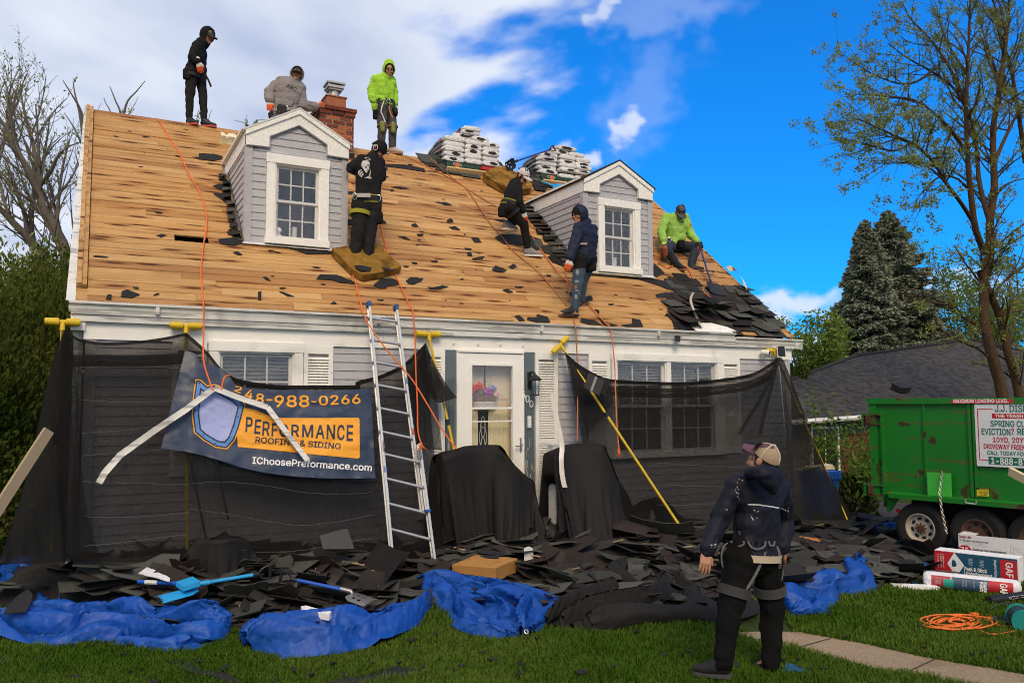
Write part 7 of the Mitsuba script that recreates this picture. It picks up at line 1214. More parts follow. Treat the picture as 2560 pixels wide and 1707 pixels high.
for i in range(nl):
    q = np.array([np.interp((i+.5)*.042, L_, cp[:, k]) for k in range(3)]); t = unit(np.array([np.interp((i+.9)*.042, L_, cp[:, k]) for k in range(3)])-q); s = unit(np.cross(t, DN)) if i % 2 else DN; g = np.linspace(0, 2*math.pi, 11); add(DU+'__chain_link', tube([q+t*.028*math.cos(a)+s*.014*math.sin(a) for a in g], .0055, 4, False), CHN)
p = DP(1335, 1190, .25); add(DU+'__step_loop', tube(spl([p+DD*-.06+A3(0, 0, .03), p-DD*.07-A3(0, 0, .02), p+DD*.06-A3(0, 0, .03), p+DD*.07+A3(0, 0, .02)], 14), .01, 6), ALU)
def dtext(par, name, s, x, y, hpx, x2, mat, off=.012, bold=True):
    o = DP(x, y, off); w = abs(float((DP(x2, y, off)-o)@DD)); h = DP(x, y-hpx, off)[2]-o[2]; add(par+'__'+name, text(s, h, (o, DD, A3(0, 0, 1), DN), .002, bold, w, False), mat)
SG = DU+'__sign'; sz0, sz1 = DP(1420, 800)[2], DP(1405, 132)[2]; s0 = dl(1402, 450); add(SG, dbox(s0, s0+1.15, sz0, sz1, .034, .045), M((.62, .64, .66), .45)); labels[SG] = {'label': 'white printed sign with green and red lettering'}
TG, TR = M((.015, .13, .10), .5), M((.42, .015, .03), .5)
rdm = DP(1425, 450, .05); zlo, zhi = DP(1440, 738)[2], DP(1425, 180)[2]; lr = dl(1430, 450); add(SG+'__red_frame', cat(dbox(lr, lr+.012, zlo, zhi, .0455, .047), dbox(lr+.012, lr+.20, zhi-.012, zhi, .0455, .047), dbox(lr+.012, lr+.13, zlo, zlo+.012, .0455, .047)), TR)
lt = dl(1582, 255); add(SG+'__red_band', dbox(lt, s0+1.1, DP(1700, 285)[2], DP(1700, 232)[2], .0455, .048), TR); lt = dl(1545, 745); add(SG+'__green_band', dbox(lt, s0+1.1, DP(1700, 790)[2], DP(1700, 705)[2], .0455, .048), TG)
for s, x, y, h, x2, m in (('J.J. DISP', 1600, 213, 72, 1955, TG), ('THE TRASH', 1602, 275, 34, 1905, WHT), ('SPRING CL', 1552, 372, 62, 1925, TG), ('EVICTION', 1457, 460, 66, 1770, TG), ('?', 1778, 460, 66, 1810, TR), ('RE', 1845, 460, 66, 1935, TG), ('10YD, 20YD', 1578, 542, 54, 1960, TR), ('DRIVEWAY FRIEN', 1480, 612, 50, 1935, TR), ('CALL TODAY FOR', 1518, 678, 42, 1945, TG), ('1-888-87', 1560, 778, 66, 1950, WHT)): dtext(SG, 'lettering', s, x, y, h, x2, m, .0475 if m is not WHT else .049)
a, b = dl(1150, 108), dl(1810, 100); z0, z1 = DP(1480, 116)[2], DP(1480, 86)[2]; k = DU+'__loading_strip'; add(k, dbox(a, b, z0-.01, z1+.01, .056, .060), M((.48, .02, .02), .5)); o = DP(1168, 112, .061); add(k+'__lettering', text('MAXIMUM LOADING LEVEL', .048, (DP0+DD*dl(1168, 112)+DN*.061+A3(0, 0, z0+.002), DD, A3(0, 0, 1), DN), .002, True, abs(dl(1765, 108)-dl(1168, 112)), False), WHT)
a, b = dl(1413, 1090), dl(1545, 1090); k = DU+'__caution_sticker'; add(k, dbox(a, b, DP(1480, 1130)[2], DP(1480, 1062)[2], .034, .036), M((.58, .42, .02), .5)); add(k+'__black_band', dbox(a, b, DP(1480, 1062)[2], DP(1480, 1040)[2], .034, .036), BLACKP); dtext(k, 'lettering', 'CAUTION', 1425, 1060, 16, 1535, M((.58, .42, .02), .5), .037)
for i in range(3): dtext(k, 'small_print', ('KEEP CLEAR OF', 'CONTAINER AT', 'ALL TIMES')[i], 1425+i*8, 1088+i*17, 9, 1530-i*8, BLACKP, .037, False)
p0, p1 = PP(*ZDU(1765, 862), DP0+DN*1.0, DN), PP(*ZDU(2050, 1010), DP0+DN*1.25, DN); bar('lumber_board', 'pale new board end poking in at the right edge before the dumpster', 'board', p0, p1, .05, .10, M((.62, .48, .27), .75))
# boxes and roll on the lawn
def gbox(apx, bpx, toppx): A, B = PG(*ZR(*apx)), PG(*ZR(*bpx)); return A, B, PY(*ZR(*toppx), A[1])[2]
def plane_text(K, name, s, A, dx, n, x, z, h, w, mat, rot=0., off=.004, bold=True):
    c, q = math.cos(rot), math.sin(rot); add(K+'__'+name, text(s, h, (A+dx*x+A3(0, 0, z)+n*off, dx*c+A3(0, 0, q), A3(0, 0, c)-dx*q, n), .0015, bold, w, False), mat)
WBOX, TEAL, BRED = M((.66, .66, .67), .5), M((.008, .062, .115), .5), M((.42, .012, .022), .5)
A, B, zt_ = gbox((480, 655), (1515, 812), (465, 362)); e = B-A; e[2] = 0; L = np.linalg.norm(e); dx = unit(e); n = unit(A3(dx[1], -dx[0], 0)); n = n if n[1] < 0 or n[0] < 0 else -n; H_ = zt_-A[2]
def fbox(A, dx, n, x0, x1, z0, z1, o0, o1): return obox(A+dx*(x0+x1)/2+A3(0, 0, (z0+z1)/2)-n*(o0+o1)/2, dx, A3(0, 0, 1), n, ((x1-x0)/2, (z1-z0)/2, (o1-o0)/2))
K = thing('underlayment_box', 'long red, white and teal underlayment box on the lawn behind the white roll', 'box'); add(K+'__body', fbox(A, dx, n, 0, L, 0, H_, 0, .24), WBOX)
def fpoly(name, pts, mat, off): add(K+'__'+name, prism([(x*L, z*H_) for x, z in pts], .0012, (A+n*off, dx, A3(0, 0, 1), n)), mat)
fpoly('red_print', [(0.0, 0), (0.0, .99), (.25, .99), (.158, .5), (.258, .02), (.20, 0)], BRED, .001); fpoly('teal_print', [(.255, .98), (.985, .98), (.985, .02), (.27, .02), (.365, .5)], TEAL, .001); fpoly('red_square', [(.79, .14), (.79, .90), (.98, .90), (.98, .14)], BRED, .0025); fpoly('diamond_mark', [(.215, .62), (.215, .40), (.26, .40), (.275, .5), (.26, .62), (.24, .70)], TEAL, .001)
plane_text(K, 'lettering', 'Peel & Stick', A, dx, n, L*.365, H_*.30, H_*.15, L*.27, WHT); plane_text(K, 'lettering', 'Underlayment', A, dx, n, L*.365, H_*.12, H_*.15, L*.33, WHT)
plane_text(K, 'lettering', 'GAF', A, dx, n, L*.855, H_*.82, H_*.24, H_*.60, WHT, -math.pi/2); plane_text(K, 'lettering', 'WeatherWatch', A, dx, n, L*.72, H_*.88, H_*.10, H_*.76, WHT, -math.pi/2, bold=False)
for x in (.04, .075, .105): plane_text(K, 'small_print', ('1.5 Squares', 'Leak Barrier', '16.1 sq m')[int(x*28)-1], A, dx, n, L*x, H_*.85, H_*.05, H_*.55, WHT, -math.pi/2, bold=False)
for x0, z0 in ((.42, .78), (.55, .76)): labels[add(K+'__small_print', cat([fbox(A+n*.003, dx, n, L*x0, L*(x0+.05), H_*(z0-.06*i), H_*(z0-.06*i+.02), 0, .001) for i in range(5)]), M((.35, .42, .48), .6))] = {'kind': 'stuff'}
A, B, zt_ = gbox((778, 545), (1680, 665), (772, 165)); e = B-A; e[2] = 0; L = max(np.linalg.norm(e), 1.25); H_ = zt_-A[2]
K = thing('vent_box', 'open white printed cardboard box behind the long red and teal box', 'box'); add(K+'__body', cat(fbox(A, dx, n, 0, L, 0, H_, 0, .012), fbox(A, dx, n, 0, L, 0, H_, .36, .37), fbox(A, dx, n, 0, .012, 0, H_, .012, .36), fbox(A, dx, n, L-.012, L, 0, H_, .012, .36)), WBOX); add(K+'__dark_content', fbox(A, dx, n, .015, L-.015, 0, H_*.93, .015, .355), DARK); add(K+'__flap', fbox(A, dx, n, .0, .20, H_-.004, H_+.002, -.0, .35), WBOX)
plane_text(K, 'lettering', 'Deck-Air', A, dx, n, .015, H_*.885, H_*.085, .145, M((.25, .02, .04), .6)); plane_text(K, 'lettering', '4" Shingle Over Intake Vent', A, dx, n, .02, H_*.79, H_*.05, .34, M((.12, .12, .13), .6)); plane_text(K, 'lettering', 'Optional Use Applications:', A, dx, n, .17, H_*.52, H_*.065, .40, M((.06, .06, .07), .6))
add(K+'__red_disc', xf((np.c_[ell2(0, 0, .085, .085, 24), np.zeros(24)], np.array([[0, j, j+1] for j in range(1, 23)])), np.stack([dx, A3(0, 0, 1), n], 1), A+dx*.075+A3(0, 0, H_*.46)+n*.002), BRED); plane_text(K, 'lettering', '75', A, dx, n, .022, H_*.42, H_*.17, .10, WHT)
for i in range(3): add(K+'__small_print', fbox(A+n*.002, dx, n, .02+.02*(i > 1), .30+.02*i, H_*(.745-.045*i), H_*(.755-.045*i), 0, .001), M((.40, .40, .41), .6))
for x in (.62, .86): add(K+'__line_drawing', cat(*[tube([A+n*.002+dx*(x+a)+A3(0, 0, H_*b), A+n*.002+dx*(x+c_)+A3(0, 0, H_*d_)], .0015, 4) for a, b, c_, d_ in ((0, .35, 0, .80), (.03, .35, .03, .80), (0, .8, .03, .8), (.03, .55, .14, .42), (.06, .62, .14, .62), (.03, .70, .12, .70), (.1, .35, .14, .62))]), M((.3, .3, .3), .6))
A, B = PG(*ZR(372, 822)), PG(*ZR(1500, 945)); r_ = .088; A = A+A3(0, 0, r_); B = B+A3(0, 0, r_); d = unit(B-A); nn = unit(np.cross(d, A3(0, 0, 1))); nn = nn if nn@(CAM-A) > 0 else -nn; L = np.linalg.norm(B-A)
K = thing('underlayment_roll', 'white wrapped underlayment roll with red and teal label lying on the lawn', 'roll'); add(K+'__wrap', tube([A-d*.03, A-d*.02, A+d*.01, A+d*.05, B-d*.06, B-d*.01, B+d*.02, B+d*.03], [.04, .07, r_*.97, r_, r_, r_*.96, .06, .03], 28), M((.66, .66, .67), .4, bump='crinkle'), 50)
def band(name, t0, t1, mat, a0=-1.15, a1=.78, rr=.0012, slant=0.):
    g = np.linspace(a0, a1, 14); up = np.cross(nn, d); up = up if up[2] > 0 else -up; rows = [[A+d*(L*t+slant*(a-a0)*.05)+(nn*math.cos(a)+up*math.sin(a))*(r_+rr) for a in g] for t in np.linspace(t0, t1, 6)]; m = grid(np.array(rows)); add(K+'__'+name, m, mat, True)
band('red_label', .055, .27, M((.36, .035, .05), .5)); band('teal_label', .28, .68, M((.035, .075, .125), .5)); band('red_square', .68, .94, BRED); band('green_diamond', .19, .30, M((.02, .30, .22), .5), -.55, .45, .002)
up_ = np.cross(nn, d); up_ = up_ if up_[2] > 0 else -up_
for s, t, h, w in (('Weather', .625, .032, .115), ('Watch', .585, .032, .10), ('GAF', .80, .062, .11)): add(K+'__lettering', text(s, h, (A+d*L*t+nn*(r_+.004)*.90+up_*r_*.55, -up_*.93+nn*.35, d, nn*.93+up_*.35), .0015, True, w, False), WHT)
for t in (.10, .125, .15, .40, .43, .52): labels[add(K+'__small_print', cat([tube([A+d*(L*t+.004*i)+nn*(r_+.001)+up_*.05, A+d*(L*t+.004*i)+nn*(r_+.002)-up_*.02], .0013, 3) for i in (0, 2)]), M((.5, .5, .52), .6))] = {'kind': 'stuff'}
A, B = PG(*ZR(1145, 1040))+A3(0, 0, .045), PG(*ZR(1640, 985))+A3(0, 0, .06); d = unit(B-A); K = thing('blower_tube', 'black blower tube with white lettering lying at the right edge of the lawn', 'blower tube'); add(K+'__tube', tube([A-d*.0, A+d*.02, A+d*.25, B, B+d*.4], [.043, .046, .042, .042, .042], 20), BLACKP, 50); add(K+'__mouth', tube([A-d*.004, A+d*.001], .036, 16), DARK)
up_ = unit(A3(0, 0, 1)-d*d[2]); nn = np.cross(d, up_); nn = nn if nn@(CAM-A) > 0 else -nn; o = A+d*((PP(*ZR(1385, 985), A, nn)-A)@d)+nn*.041-up_*.004; add(K+'__lettering', text('TROY-BILT', .024, (o, d if d@_R > 0 else -d, up_*.96+nn*-.2, nn), .0015, True, .19, False), WHT); add(K+'__ring_mark', tube([o-d*.03+d*.012*math.cos(t)+up_*(.012+.012*math.sin(t)) for t in np.linspace(0, 6.28, 14)], .0025, 4, False), WHT)
rc = np.random.default_rng(4)
def coil(name, label, zf, cx, cy, rx, ry, turns, r, mat, tail=None, jit=.25):
    P = []
    for i in range(turns*12):
        t = i*2*math.pi/12; k = .55+.45*math.sin(i*.37)+.2; P.append(PG(*zf(cx+rx*k*math.cos(t)*(1+rc.normal(0, jit*.3))+rx*.18*math.sin(i*.21), cy+ry*k*math.sin(t)*(1+rc.normal(0, jit*.3))), .02+.035*rc.random()))
    if tail: P += [PG(*zf(*q), .025) for q in tail]
    from scipy.interpolate import CubicSpline
    P = np.array(P); s = CubicSpline(np.arange(len(P)), P)(np.linspace(0, len(P)-1, len(P)*5)); s[:, 2] = np.maximum(s[:, 2], ground_z(s[:, 0], s[:, 1])+r); return one(name, tube(s, r, 6), mat, label, 'cord', smooth=True)
coil('extension_cord', 'tangled orange extension cord on the lawn at right', ZR, 760, 1245, 330, 78, 8, .0075, M((.74, .16, .025), .5), [(900, 1230), (960, 1300), (1120, 1385), (1300, 1388), (1460, 1355)])
one('extension_cord', tube(spl([PG(*ZR(*q), .03) for q in ((960, 1150), (1100, 1150), (1275, 1190), (1100, 1190), (1050, 1200), (1260, 1285), (1500, 1300))], 60), .0075, 6), M((.74, .16, .025), .5), 'loose orange cord loop beside the tangled coil', 'cord', smooth=True); p = PG(*ZR(960, 1155), .03); add('extension_cord__plug', obox(p, _R, A3(0, 0, 1), A3(0, 1, 0), (.03, .018, .014)), M((.74, .16, .025), .5))
coil('green_hose', 'dark green cord heaped at the right edge of the lawn', ZR, 1480, 1215, 230, 45, 9, .009, M((.012, .035, .028), .5), None, .2)
one('black_cable', tube(spl([PG(*ZR(1110, 1140), .02), PG(*ZR(1150, 1090), .05), PY(*ZR(1300, 1018), -4.45), PY(*ZR(1450, 1018), -4.45), PG(*ZR(1650, 1060), .03)], 40), .006, 6), M((.03, .035, .035), .5), 'thin dark cable arching over the grass by the blower tube', 'cable', smooth=True)
p = PG(*ZR(1690, 1430), .0); K = thing('hose_reel', 'teal plastic reel cut off by the right edge of the lawn', 'reel'); add(K+'__disc', tube([p+A3(.02, .08, .10), p+A3(.05, .10, .10)], .10, 24), M((.01, .22, .19), .45)); add(K+'__disc', tube([p+A3(.20, .24, .10), p+A3(.23, .26, .10)], .10, 24), M((.01, .22, .19), .45)); add(K+'__core', tube([p+A3(.05, .1, .10), p+A3(.2, .24, .10)], .09, 16), M((.012, .035, .028), .5))
# recycling bin
a = PD(*ZN(335, 1140), 14.2); K = thing('recycling_bin', 'blue wheeled bin with pale boards on its lid, behind the right net', 'bin'); w_ = (PD(*ZN(465, 1140), 14.2)-a)@_R; c = PD(*ZN(465, 1150), 14.2)-A3(.26, -.25, 0); zt_ = c[2]; g = float(ground_z(c[0], c[1])); BB = M((.012, .10, .42), .45)
add(K+'__body', m3_ := (lambda hm: (np.asarray(hm.vert_properties)[:, :3], np.asarray(hm.tri_verts)))(m3.Manifold.hull_points(np.array([c+A3(x*.22*s, y*.24*s, 0)*[1, 1, 0]-A3(0, 0, 0)+A3(0, 0, z-c[2]) for z, s in ((g+.05, .82), (zt_-.16, 1.0)) for x in (-1, 1) for y in (-1, 1)])).to_mesh()), BB)
add(K+'__rim', boxb(c[0]-.25, c[0]+.25, c[1]-.27, c[1]+.27, zt_-.17, zt_-.03), BB)
for i in range(5): add(K+'__rim_rib', boxb(c[0]-.20+i*.09, c[0]-.18+i*.09, c[1]-.285, c[1]-.27, zt_-.15, zt_-.05), BB)
for i in range(3): one('lumber_board', obox(c+A3(-.1+.02*i, -.02*i, -.005+.028*i), A3(1, .15*i-.1, 0), A3(0, 1, 0), A3(0, 0, 1), (.38, .07, .013)), M((.60, .50, .33), .75), f'pale board stacked on the blue bin, the {["lowest", "middle", "top"][i]} of three', 'board', 'boards on the blue bin')
# ---------------------------------------------------------------- the neighbour's house
NB_ = thing('neighbour_house', 'low brick house with a dark shingled hip roof behind the dumpster', 'house')
Ea, Eb = PY(1900, 1056, 4.6), PY(2640, 1004, 4.6); ed = unit(Eb-Ea); sl = unit(A3(0, 1, .46)); rn = unit(np.cross(ed, sl))
RP = [PP(u, v, Ea, rn) for u, v in ((1880, 985), (1983, 945), (2142, 890), (2425, 850), (2560, 874), (2680, 905))]; pts = [Ea]+RP+[PP(2700, 1000, Ea, rn)]
uvq = [((p-Ea)@ed, (p-Ea)@sl) for p in pts]; NR = add(NB_+'__roof', (lambda v, f: (v, f))(np.array(pts), np.array([[0, i, i+1] for i in range(1, len(pts)-1)])[:, ::-1]), 'neighbour_shingles', False, uv=np.array(uvq))
back = [p+A3(0, 5, -2.2) for p in RP]; add(NR+'__rear_slope', grid(np.array([RP, back])), 'neighbour_shingles', False, uv=np.array([(i*.5, j*3.) for j in (0, 1) for i in range(len(RP))]))
add(NR+'__ridge_cap', tube([RP[2]+A3(0, 0, .02), RP[3]+A3(0, 0, .02)], .06, 6), M((.018, .018, .02), .9)); add(NR+'__ridge_cap', tube([RP[3]+A3(0, 0, .02), RP[5]+A3(0, 0, .02)], .05, 6), M((.018, .018, .02), .9)); add(NR+'__ridge_cap', tube([RP[0], RP[2]+A3(0, 0, .02)], .05, 6), M((.025, .025, .028), .9))
a = PP(*V6(1540, 1118), Ea, rn); add(NR+'__vent', cat(obox(a+rn*.10*np.sign(rn[2]), ed, sl, rn, (.20, .16, .06)), obox(a+rn*.17*np.sign(rn[2]), ed, sl, rn, (.22, .18, .015))), M((.018, .018, .02), .8))
add(NB_+'__gutter', cat(tube([Ea+A3(0, -.06, -.05), Eb+A3(0, -.06, -.05)], .06, 6), obox((Ea+Eb)/2+A3(0, -.02, -.02), ed, A3(0, 0, 1), A3(0, 1, 0), (np.linalg.norm(Eb-Ea)/2, .03, .02))), GUT); zE = Ea[2]
add(NB_+'__soffit', quad(Ea+A3(0, 0, -.1), Eb+A3(0, 0, -.1), Eb+A3(0, .6, -.1), Ea+A3(0, .6, -.1)), M((.05, .045, .04), .8)); add(NB_+'__fascia_board', obox((Ea+Eb)/2+A3(0, .38, -.28), ed, A3(0, 0, 1), A3(0, 1, 0), (np.linalg.norm(Eb-Ea)/2, .18, .03)), M((.075, .07, .065), .8))
wy = 5.0; NW = add(NB_+'__wall', boxb(PY(1900, 1100, wy)[0], PY(2640, 1100, wy)[0], wy+.02, wy+.2, -.6, zE+.05), M((.16, .13, .11), .95))
w0, w1 = PY(*ZN(205, 800), wy), PY(*ZN(455, 1050), wy-.05); wx0, wx1, wz1 = w0[0], w1[0], w0[2]-.02; wz0 = wz1-1.15
bx0, bx1 = wx1+.04, PY(2300, 1100, wy)[0]; nb = 0
for r in range(22):
    z = -.05+r*.075; x = bx0-(r % 2)*.11
    while x < bx1:
        a_, b_ = max(x, bx0), min(x+.21, bx1); x += .22
        if b_-a_ > .03: addid(NW+'__brick', boxb(a_, b_, wy-.012, wy+.02, z, z+.064), 'brick_clay')
add(NW+'__backing_brick', boxb(bx1, PY(2640, 1100, wy)[0], wy-.01, wy+.02, -.5, zE), M((.14, .045, .03), .9)); add(NW+'__window_frame', cat(boxb(wx0, wx1, wy-.06, wy+.02, wz1-.05, wz1), boxb(wx0, wx1, wy-.06, wy+.02, wz0, wz0+.05), boxb(wx1-.04, wx1, wy-.06, wy+.02, wz0, wz1), boxb(wx0, wx0+.05, wy-.06, wy+.02, wz0, wz1), boxb((wx0+wx1)/2-.015, (wx0+wx1)/2+.015, wy-.05, wy+.02, wz0, wz1)), WHITE)
for a_, b_ in ((wx0+.05, (wx0+wx1)/2-.03), ((wx0+wx1)/2+.03, wx1-.05)): add(NW+'__window_pane', boxb(a_, b_, wy-.03, wy-.02, wz0+.05, wz1-.05), M((.012, .016, .014), .08, spec=.6))
# ---------------------------------------------------------------- trees and shrubs
def leaves(cen, size, r, up=.0, stretch=1.0, dirs=None):
    n = len(cen); a = r.normal(size=(n, 3)) if dirs is None else dirs+r.normal(size=(n, 3))*.35; a[:, 2] += up; a /= np.linalg.norm(a, axis=1, keepdims=True); b = np.cross(a, r.normal(size=(n, 3))); b /= np.linalg.norm(b, axis=1, keepdims=True)+1e-9; s = size*r.uniform(.6, 1.35, n)[:, None]; a = a*s*stretch; b = b*s*.5
    V = np.stack([cen-a, cen+b, cen+a, cen-b], 1).reshape(-1, 3); i = np.arange(n)*4; return (V, np.vstack([np.c_[i, i+1, i+2], np.c_[i, i+2, i+3]]))
def grow(limb, r0, r1, r, depth, spec, tubes, tips, first=.2):
    p = spl(limb, max(5, len(limb)*3)); rad = np.linspace(r0, r1, len(p)); tubes.append(tube(p, rad, 6 if r0 > .05 else 4 if r0 > .015 else 3, False)); L = np.linalg.norm(np.diff(p, axis=0), axis=1).sum()
    if depth == 0: tips.append(p); return
    nch = max(1, int(L*spec['per_m'][-depth])); 
    for t in np.linspace(first, .98, nch)+r.uniform(-.03, .03, nch):
        t = min(max(t, .05), 1.); i = min(int(t*(len(p)-1)), len(p)-2); q = p[i]+(p[i+1]-p[i])*(t*(len(p)-1)-i); d = unit(p[i+1]-p[i]); s = unit(np.cross(d, r.normal(size=3))); dd = unit(d*spec.get('along', .75)+s*r.uniform(.45, 1.0)+A3(0, 0, spec.get('lift', .25))); cl = L*r.uniform(*spec['len'])*(1-.45*t); cl = min(cl, spec.get('maxlen', 9)); bend = unit(dd+r.normal(size=3)*.25+A3(0, 0, spec.get('droop', 0)))
        rr = max(min(np.interp(t, [0, 1], [r0, r1])*.55, cl*.02), spec.get('rmin', .004)); grow([q, q+dd*cl*.5, q+(dd*.5+bend*.5)*cl], rr, max(rr*.35, spec.get('rmin', .004)*.8), r, depth-1, spec, tubes, tips, .15)
def tree(name, label, limbs, spec, bark, leafm, nleaf, lsize, seed, depth=3, cat_='tree', group=None, spread=.10, K=None):
    pre = 'lower_' if K else ''; K = K or thing(name, label, cat_, group); r = np.random.default_rng(seed); tb, tips = [], []
    for l, a, b in limbs:
        t0 = []; grow(l, a, b, r, depth, spec, t0, tips, spec.get('first', .25)); tb.append(t0)
    add(K+'__'+('lower_limbs' if pre else 'trunk'), cat([t[0] for t in tb]), bark, True); labels[add(K+'__'+pre+'branches', cat([m for t in tb for m in t[1:]]), bark, True)] = {'kind': 'stuff'}
    if nleaf:
        P = np.vstack([spl(t, 6)[2:] for t in tips]); c = P[r.integers(0, len(P), nleaf)]+r.normal(0, spread, (nleaf, 3)); labels[add(K+'__'+(pre+'leaves' if pre else 'crown'), leaves(c, lsize, r), leafm)] = {'kind': 'stuff'}
    return K, tips
TY = 3.2
def tp_(pts, dy=0., end=0.): return [PY(*ZT(*q), TY+dy+end*i/max(len(pts)-1, 1)) for i, q in enumerate(pts)]
SP = dict(per_m=[3.6, 3.2, 2.3], len=(.34, .6), lift=.10, along=.8, rmin=.003, maxlen=1.25, droop=.1, first=.30)
big = [(tp_([(720, 1720), (690, 1500), (660, 1400), (630, 1250), (626, 1110), (650, 1000), (650, 870), (668, 720), (662, 560), (690, 330), (720, 100), (730, -120)]), .17, .03), (tp_([(790, 1720), (755, 1500), (720, 1380), (690, 1250), (650, 1150), (608, 1065)]), .14, .085),
    (tp_([(634, 990), (592, 890), (576, 760), (562, 600), (558, 400), (566, 200), (575, -60)], 0, -.6), .09, .02), (tp_([(590, 880), (540, 800), (480, 720), (420, 625), (340, 560), (250, 520), (140, 470)], 0, -1.2), .06, .012), (tp_([(650, 870), (610, 720), (592, 530), (520, 360), (420, 280), (330, 230), (250, 170)], 0, .8), .075, .012), (tp_([(560, 600), (470, 480), (370, 400), (260, 380), (120, 370)], -.4, -1.), .05, .01), (tp_([(562, 420), (500, 280), (420, 160), (330, 60), (290, -30)], -.3, 1.), .05, .01),
    (tp_([(668, 640), (720, 520), (784, 400), (860, 300)], 0, .8), .06, .015), (tp_([(790, 640), (760, 430), (735, 280), (690, 120), (650, -60)], 1., -.4), .08, .02), (tp_([(576, 760), (520, 700), (470, 690), (380, 760), (350, 830)], 0, -.8), .035, .008), (tp_([(660, 800), (720, 720), (800, 700)], 0, -.6), .05, .012), (tp_([(480, 720), (380, 640), (290, 640), (190, 640)], -.8, -.8), .035, .008), (tp_([(566, 300), (480, 160), (440, 20)], .3, .8), .04, .01), (tp_([(690, 330), (640, 180), (600, 40)], .2, .8), .05, .012), (tp_([(340, 560), (250, 590), (150, 560), (65, 545)], -.9, -.6), .03, .007), (tp_([(420, 280), (300, 330), (190, 290), (60, 200)], .4, .5), .035, .007)]
BIGT, _ = tree('leafing_tree', 'tall two-stemmed tree with sparse young leaves at the right edge', big, SP, 'bark_brown', 'leaf_young', 30000, .034, 5, 3, spread=.055)
low = [(tp_([(640, 1395), (600, 1365), (560, 1348), (480, 1310), (440, 1270)], 0, -.6), .045, .012), (tp_([(632, 1310), (585, 1265), (540, 1240), (480, 1195), (380, 1180)], 0, -.5), .05, .012), (tp_([(665, 1160), (700, 1110), (784, 1040), (850, 1000)], 0, .4), .05, .02), (tp_([(650, 1270), (700, 1235), (784, 1215)], 0, .4), .04, .015), (tp_([(608, 1100), (560, 1040), (510, 960)], 0, -.5), .03, .008), (tp_([(720, 1400), (735, 1300), (760, 1150), (745, 1000)], .3, .5), .03, .01)]
tree('leafing_tree', 'low bare side limbs growing from the two-stemmed tree over the dark roof', low, {**SP, 'per_m': [2.6, 2.2, 1.6], 'maxlen': 1.0}, 'bark_brown', 'leaf_young', 1600, .032, 9, 2, spread=.06, K=BIGT)
LY = 8.5
def lp_(pts, dy=0., end=0.): return [PY(*ZLT(*q), LY+dy+end*i/max(len(pts)-1, 1)) for i, q in enumerate(pts)]
SB = dict(per_m=[5.0, 4.2, 3.2], len=(.35, .65), lift=.30, along=.95, rmin=.0042, maxlen=2.2, first=.12)
tree('bare_tree', 'bare leaning tree with fine twigs left of the house', [(lp_([(380, 1300), (350, 960), (290, 840), (240, 755), (205, 640), (150, 530), (100, 440), (40, 320), (-20, 230)], 0, -.5), .15, .03), (lp_([(240, 755), (205, 600), (185, 420), (160, 320), (125, 180), (110, 60)], 0, .6), .07, .012), (lp_([(205, 640), (260, 560), (330, 440), (420, 390)], 0, -.8), .05, .01), (lp_([(245, 760), (300, 690), (380, 590), (440, 470)], 0, .6), .05, .01), (lp_([(100, 440), (60, 260), (40, 100), (10, 20)], 0, .6), .05, .01)], SB, 'bark_grey', 'leaf_young', 900, .035, 21, 3, spread=.05)
tree('bare_tree', 'second bare tree leaning in from the left edge of the picture', [(lp_([(260, 1150), (190, 950), (140, 890), (90, 840), (0, 745), (-120, 640)], 1.5, -.3), .13, .04), (lp_([(150, 900), (130, 760), (80, 640), (-20, 520)], 1.5, 1.), .06, .012), (lp_([(185, 940), (170, 800), (190, 640), (230, 500), (270, 250)], 1.5, -1.), .06, .012), (lp_([(90, 840), (40, 760), (0, 600), (-60, 480)], 1.5, .5), .05, .012), (lp_([(-60, 600), (10, 420), (50, 250), (150, 10)], 2, .5), .05, .01)], SB, 'bark_grey', 'leaf_young', 700, .035, 22, 3, spread=.05)
tree('bare_tree', 'bare pale twigs of a tree rising behind the left roof edge', [(lp_([(480, 460), (455, 350), (432, 215), (410, 130), (398, 52)], .5, .3), .05, .008), (lp_([(470, 360), (440, 210), (400, 140), (342, 46)], .5, -.3), .035, .007), (lp_([(640, 300), (655, 225), (630, 160), (598, 80)], .5, 0), .03, .007), (lp_([(665, 300), (675, 225), (695, 160), (740, 110), (790, 50)], .5, 0), .03, .007), (lp_([(600, 300), (600, 215), (575, 170), (565, 140)], .5, 0), .02, .006), (lp_([(470, 440), (440, 380), (400, 300), (350, 225)], .5, .2), .03, .007)], {**SB, 'per_m': [2.0, 1.4, 1.1], 'maxlen': .8}, 'bark_grey', 'leaf_young', 60, .04, 23, 2, spread=.04)
ZA4 = zm(5.2257, 430, 40)
tree('bare_tree', 'budding twigs showing over the ridge beside the left dormer', [([PY(*ZA4(*q), 9.) for q in ((1100, 1560), (1000, 1430), (930, 1395), (820, 1368))], .014, .006), ([PY(*ZA4(*q), 9.) for q in ((1000, 1560), (1060, 1420), (1150, 1360), (1240, 1360))], .014, .006), ([PY(*ZA4(*q), 9.) for q in ((1700, 1500), (1740, 1330), (1700, 1240))], .014, .006), ([PY(*ZA4(*q), 9.) for q in ((330, 1480), (320, 1400), (355, 1215))], .012, .005), ([PY(*ZA4(*q), 9.) for q in ((470, 1480), (480, 1350), (522, 1225))], .012, .005)], {**SB, 'per_m': [5, 3, 2], 'maxlen': .3}, 'bark_grey', 'leaf_young', 90, .035, 24, 1, spread=.03)
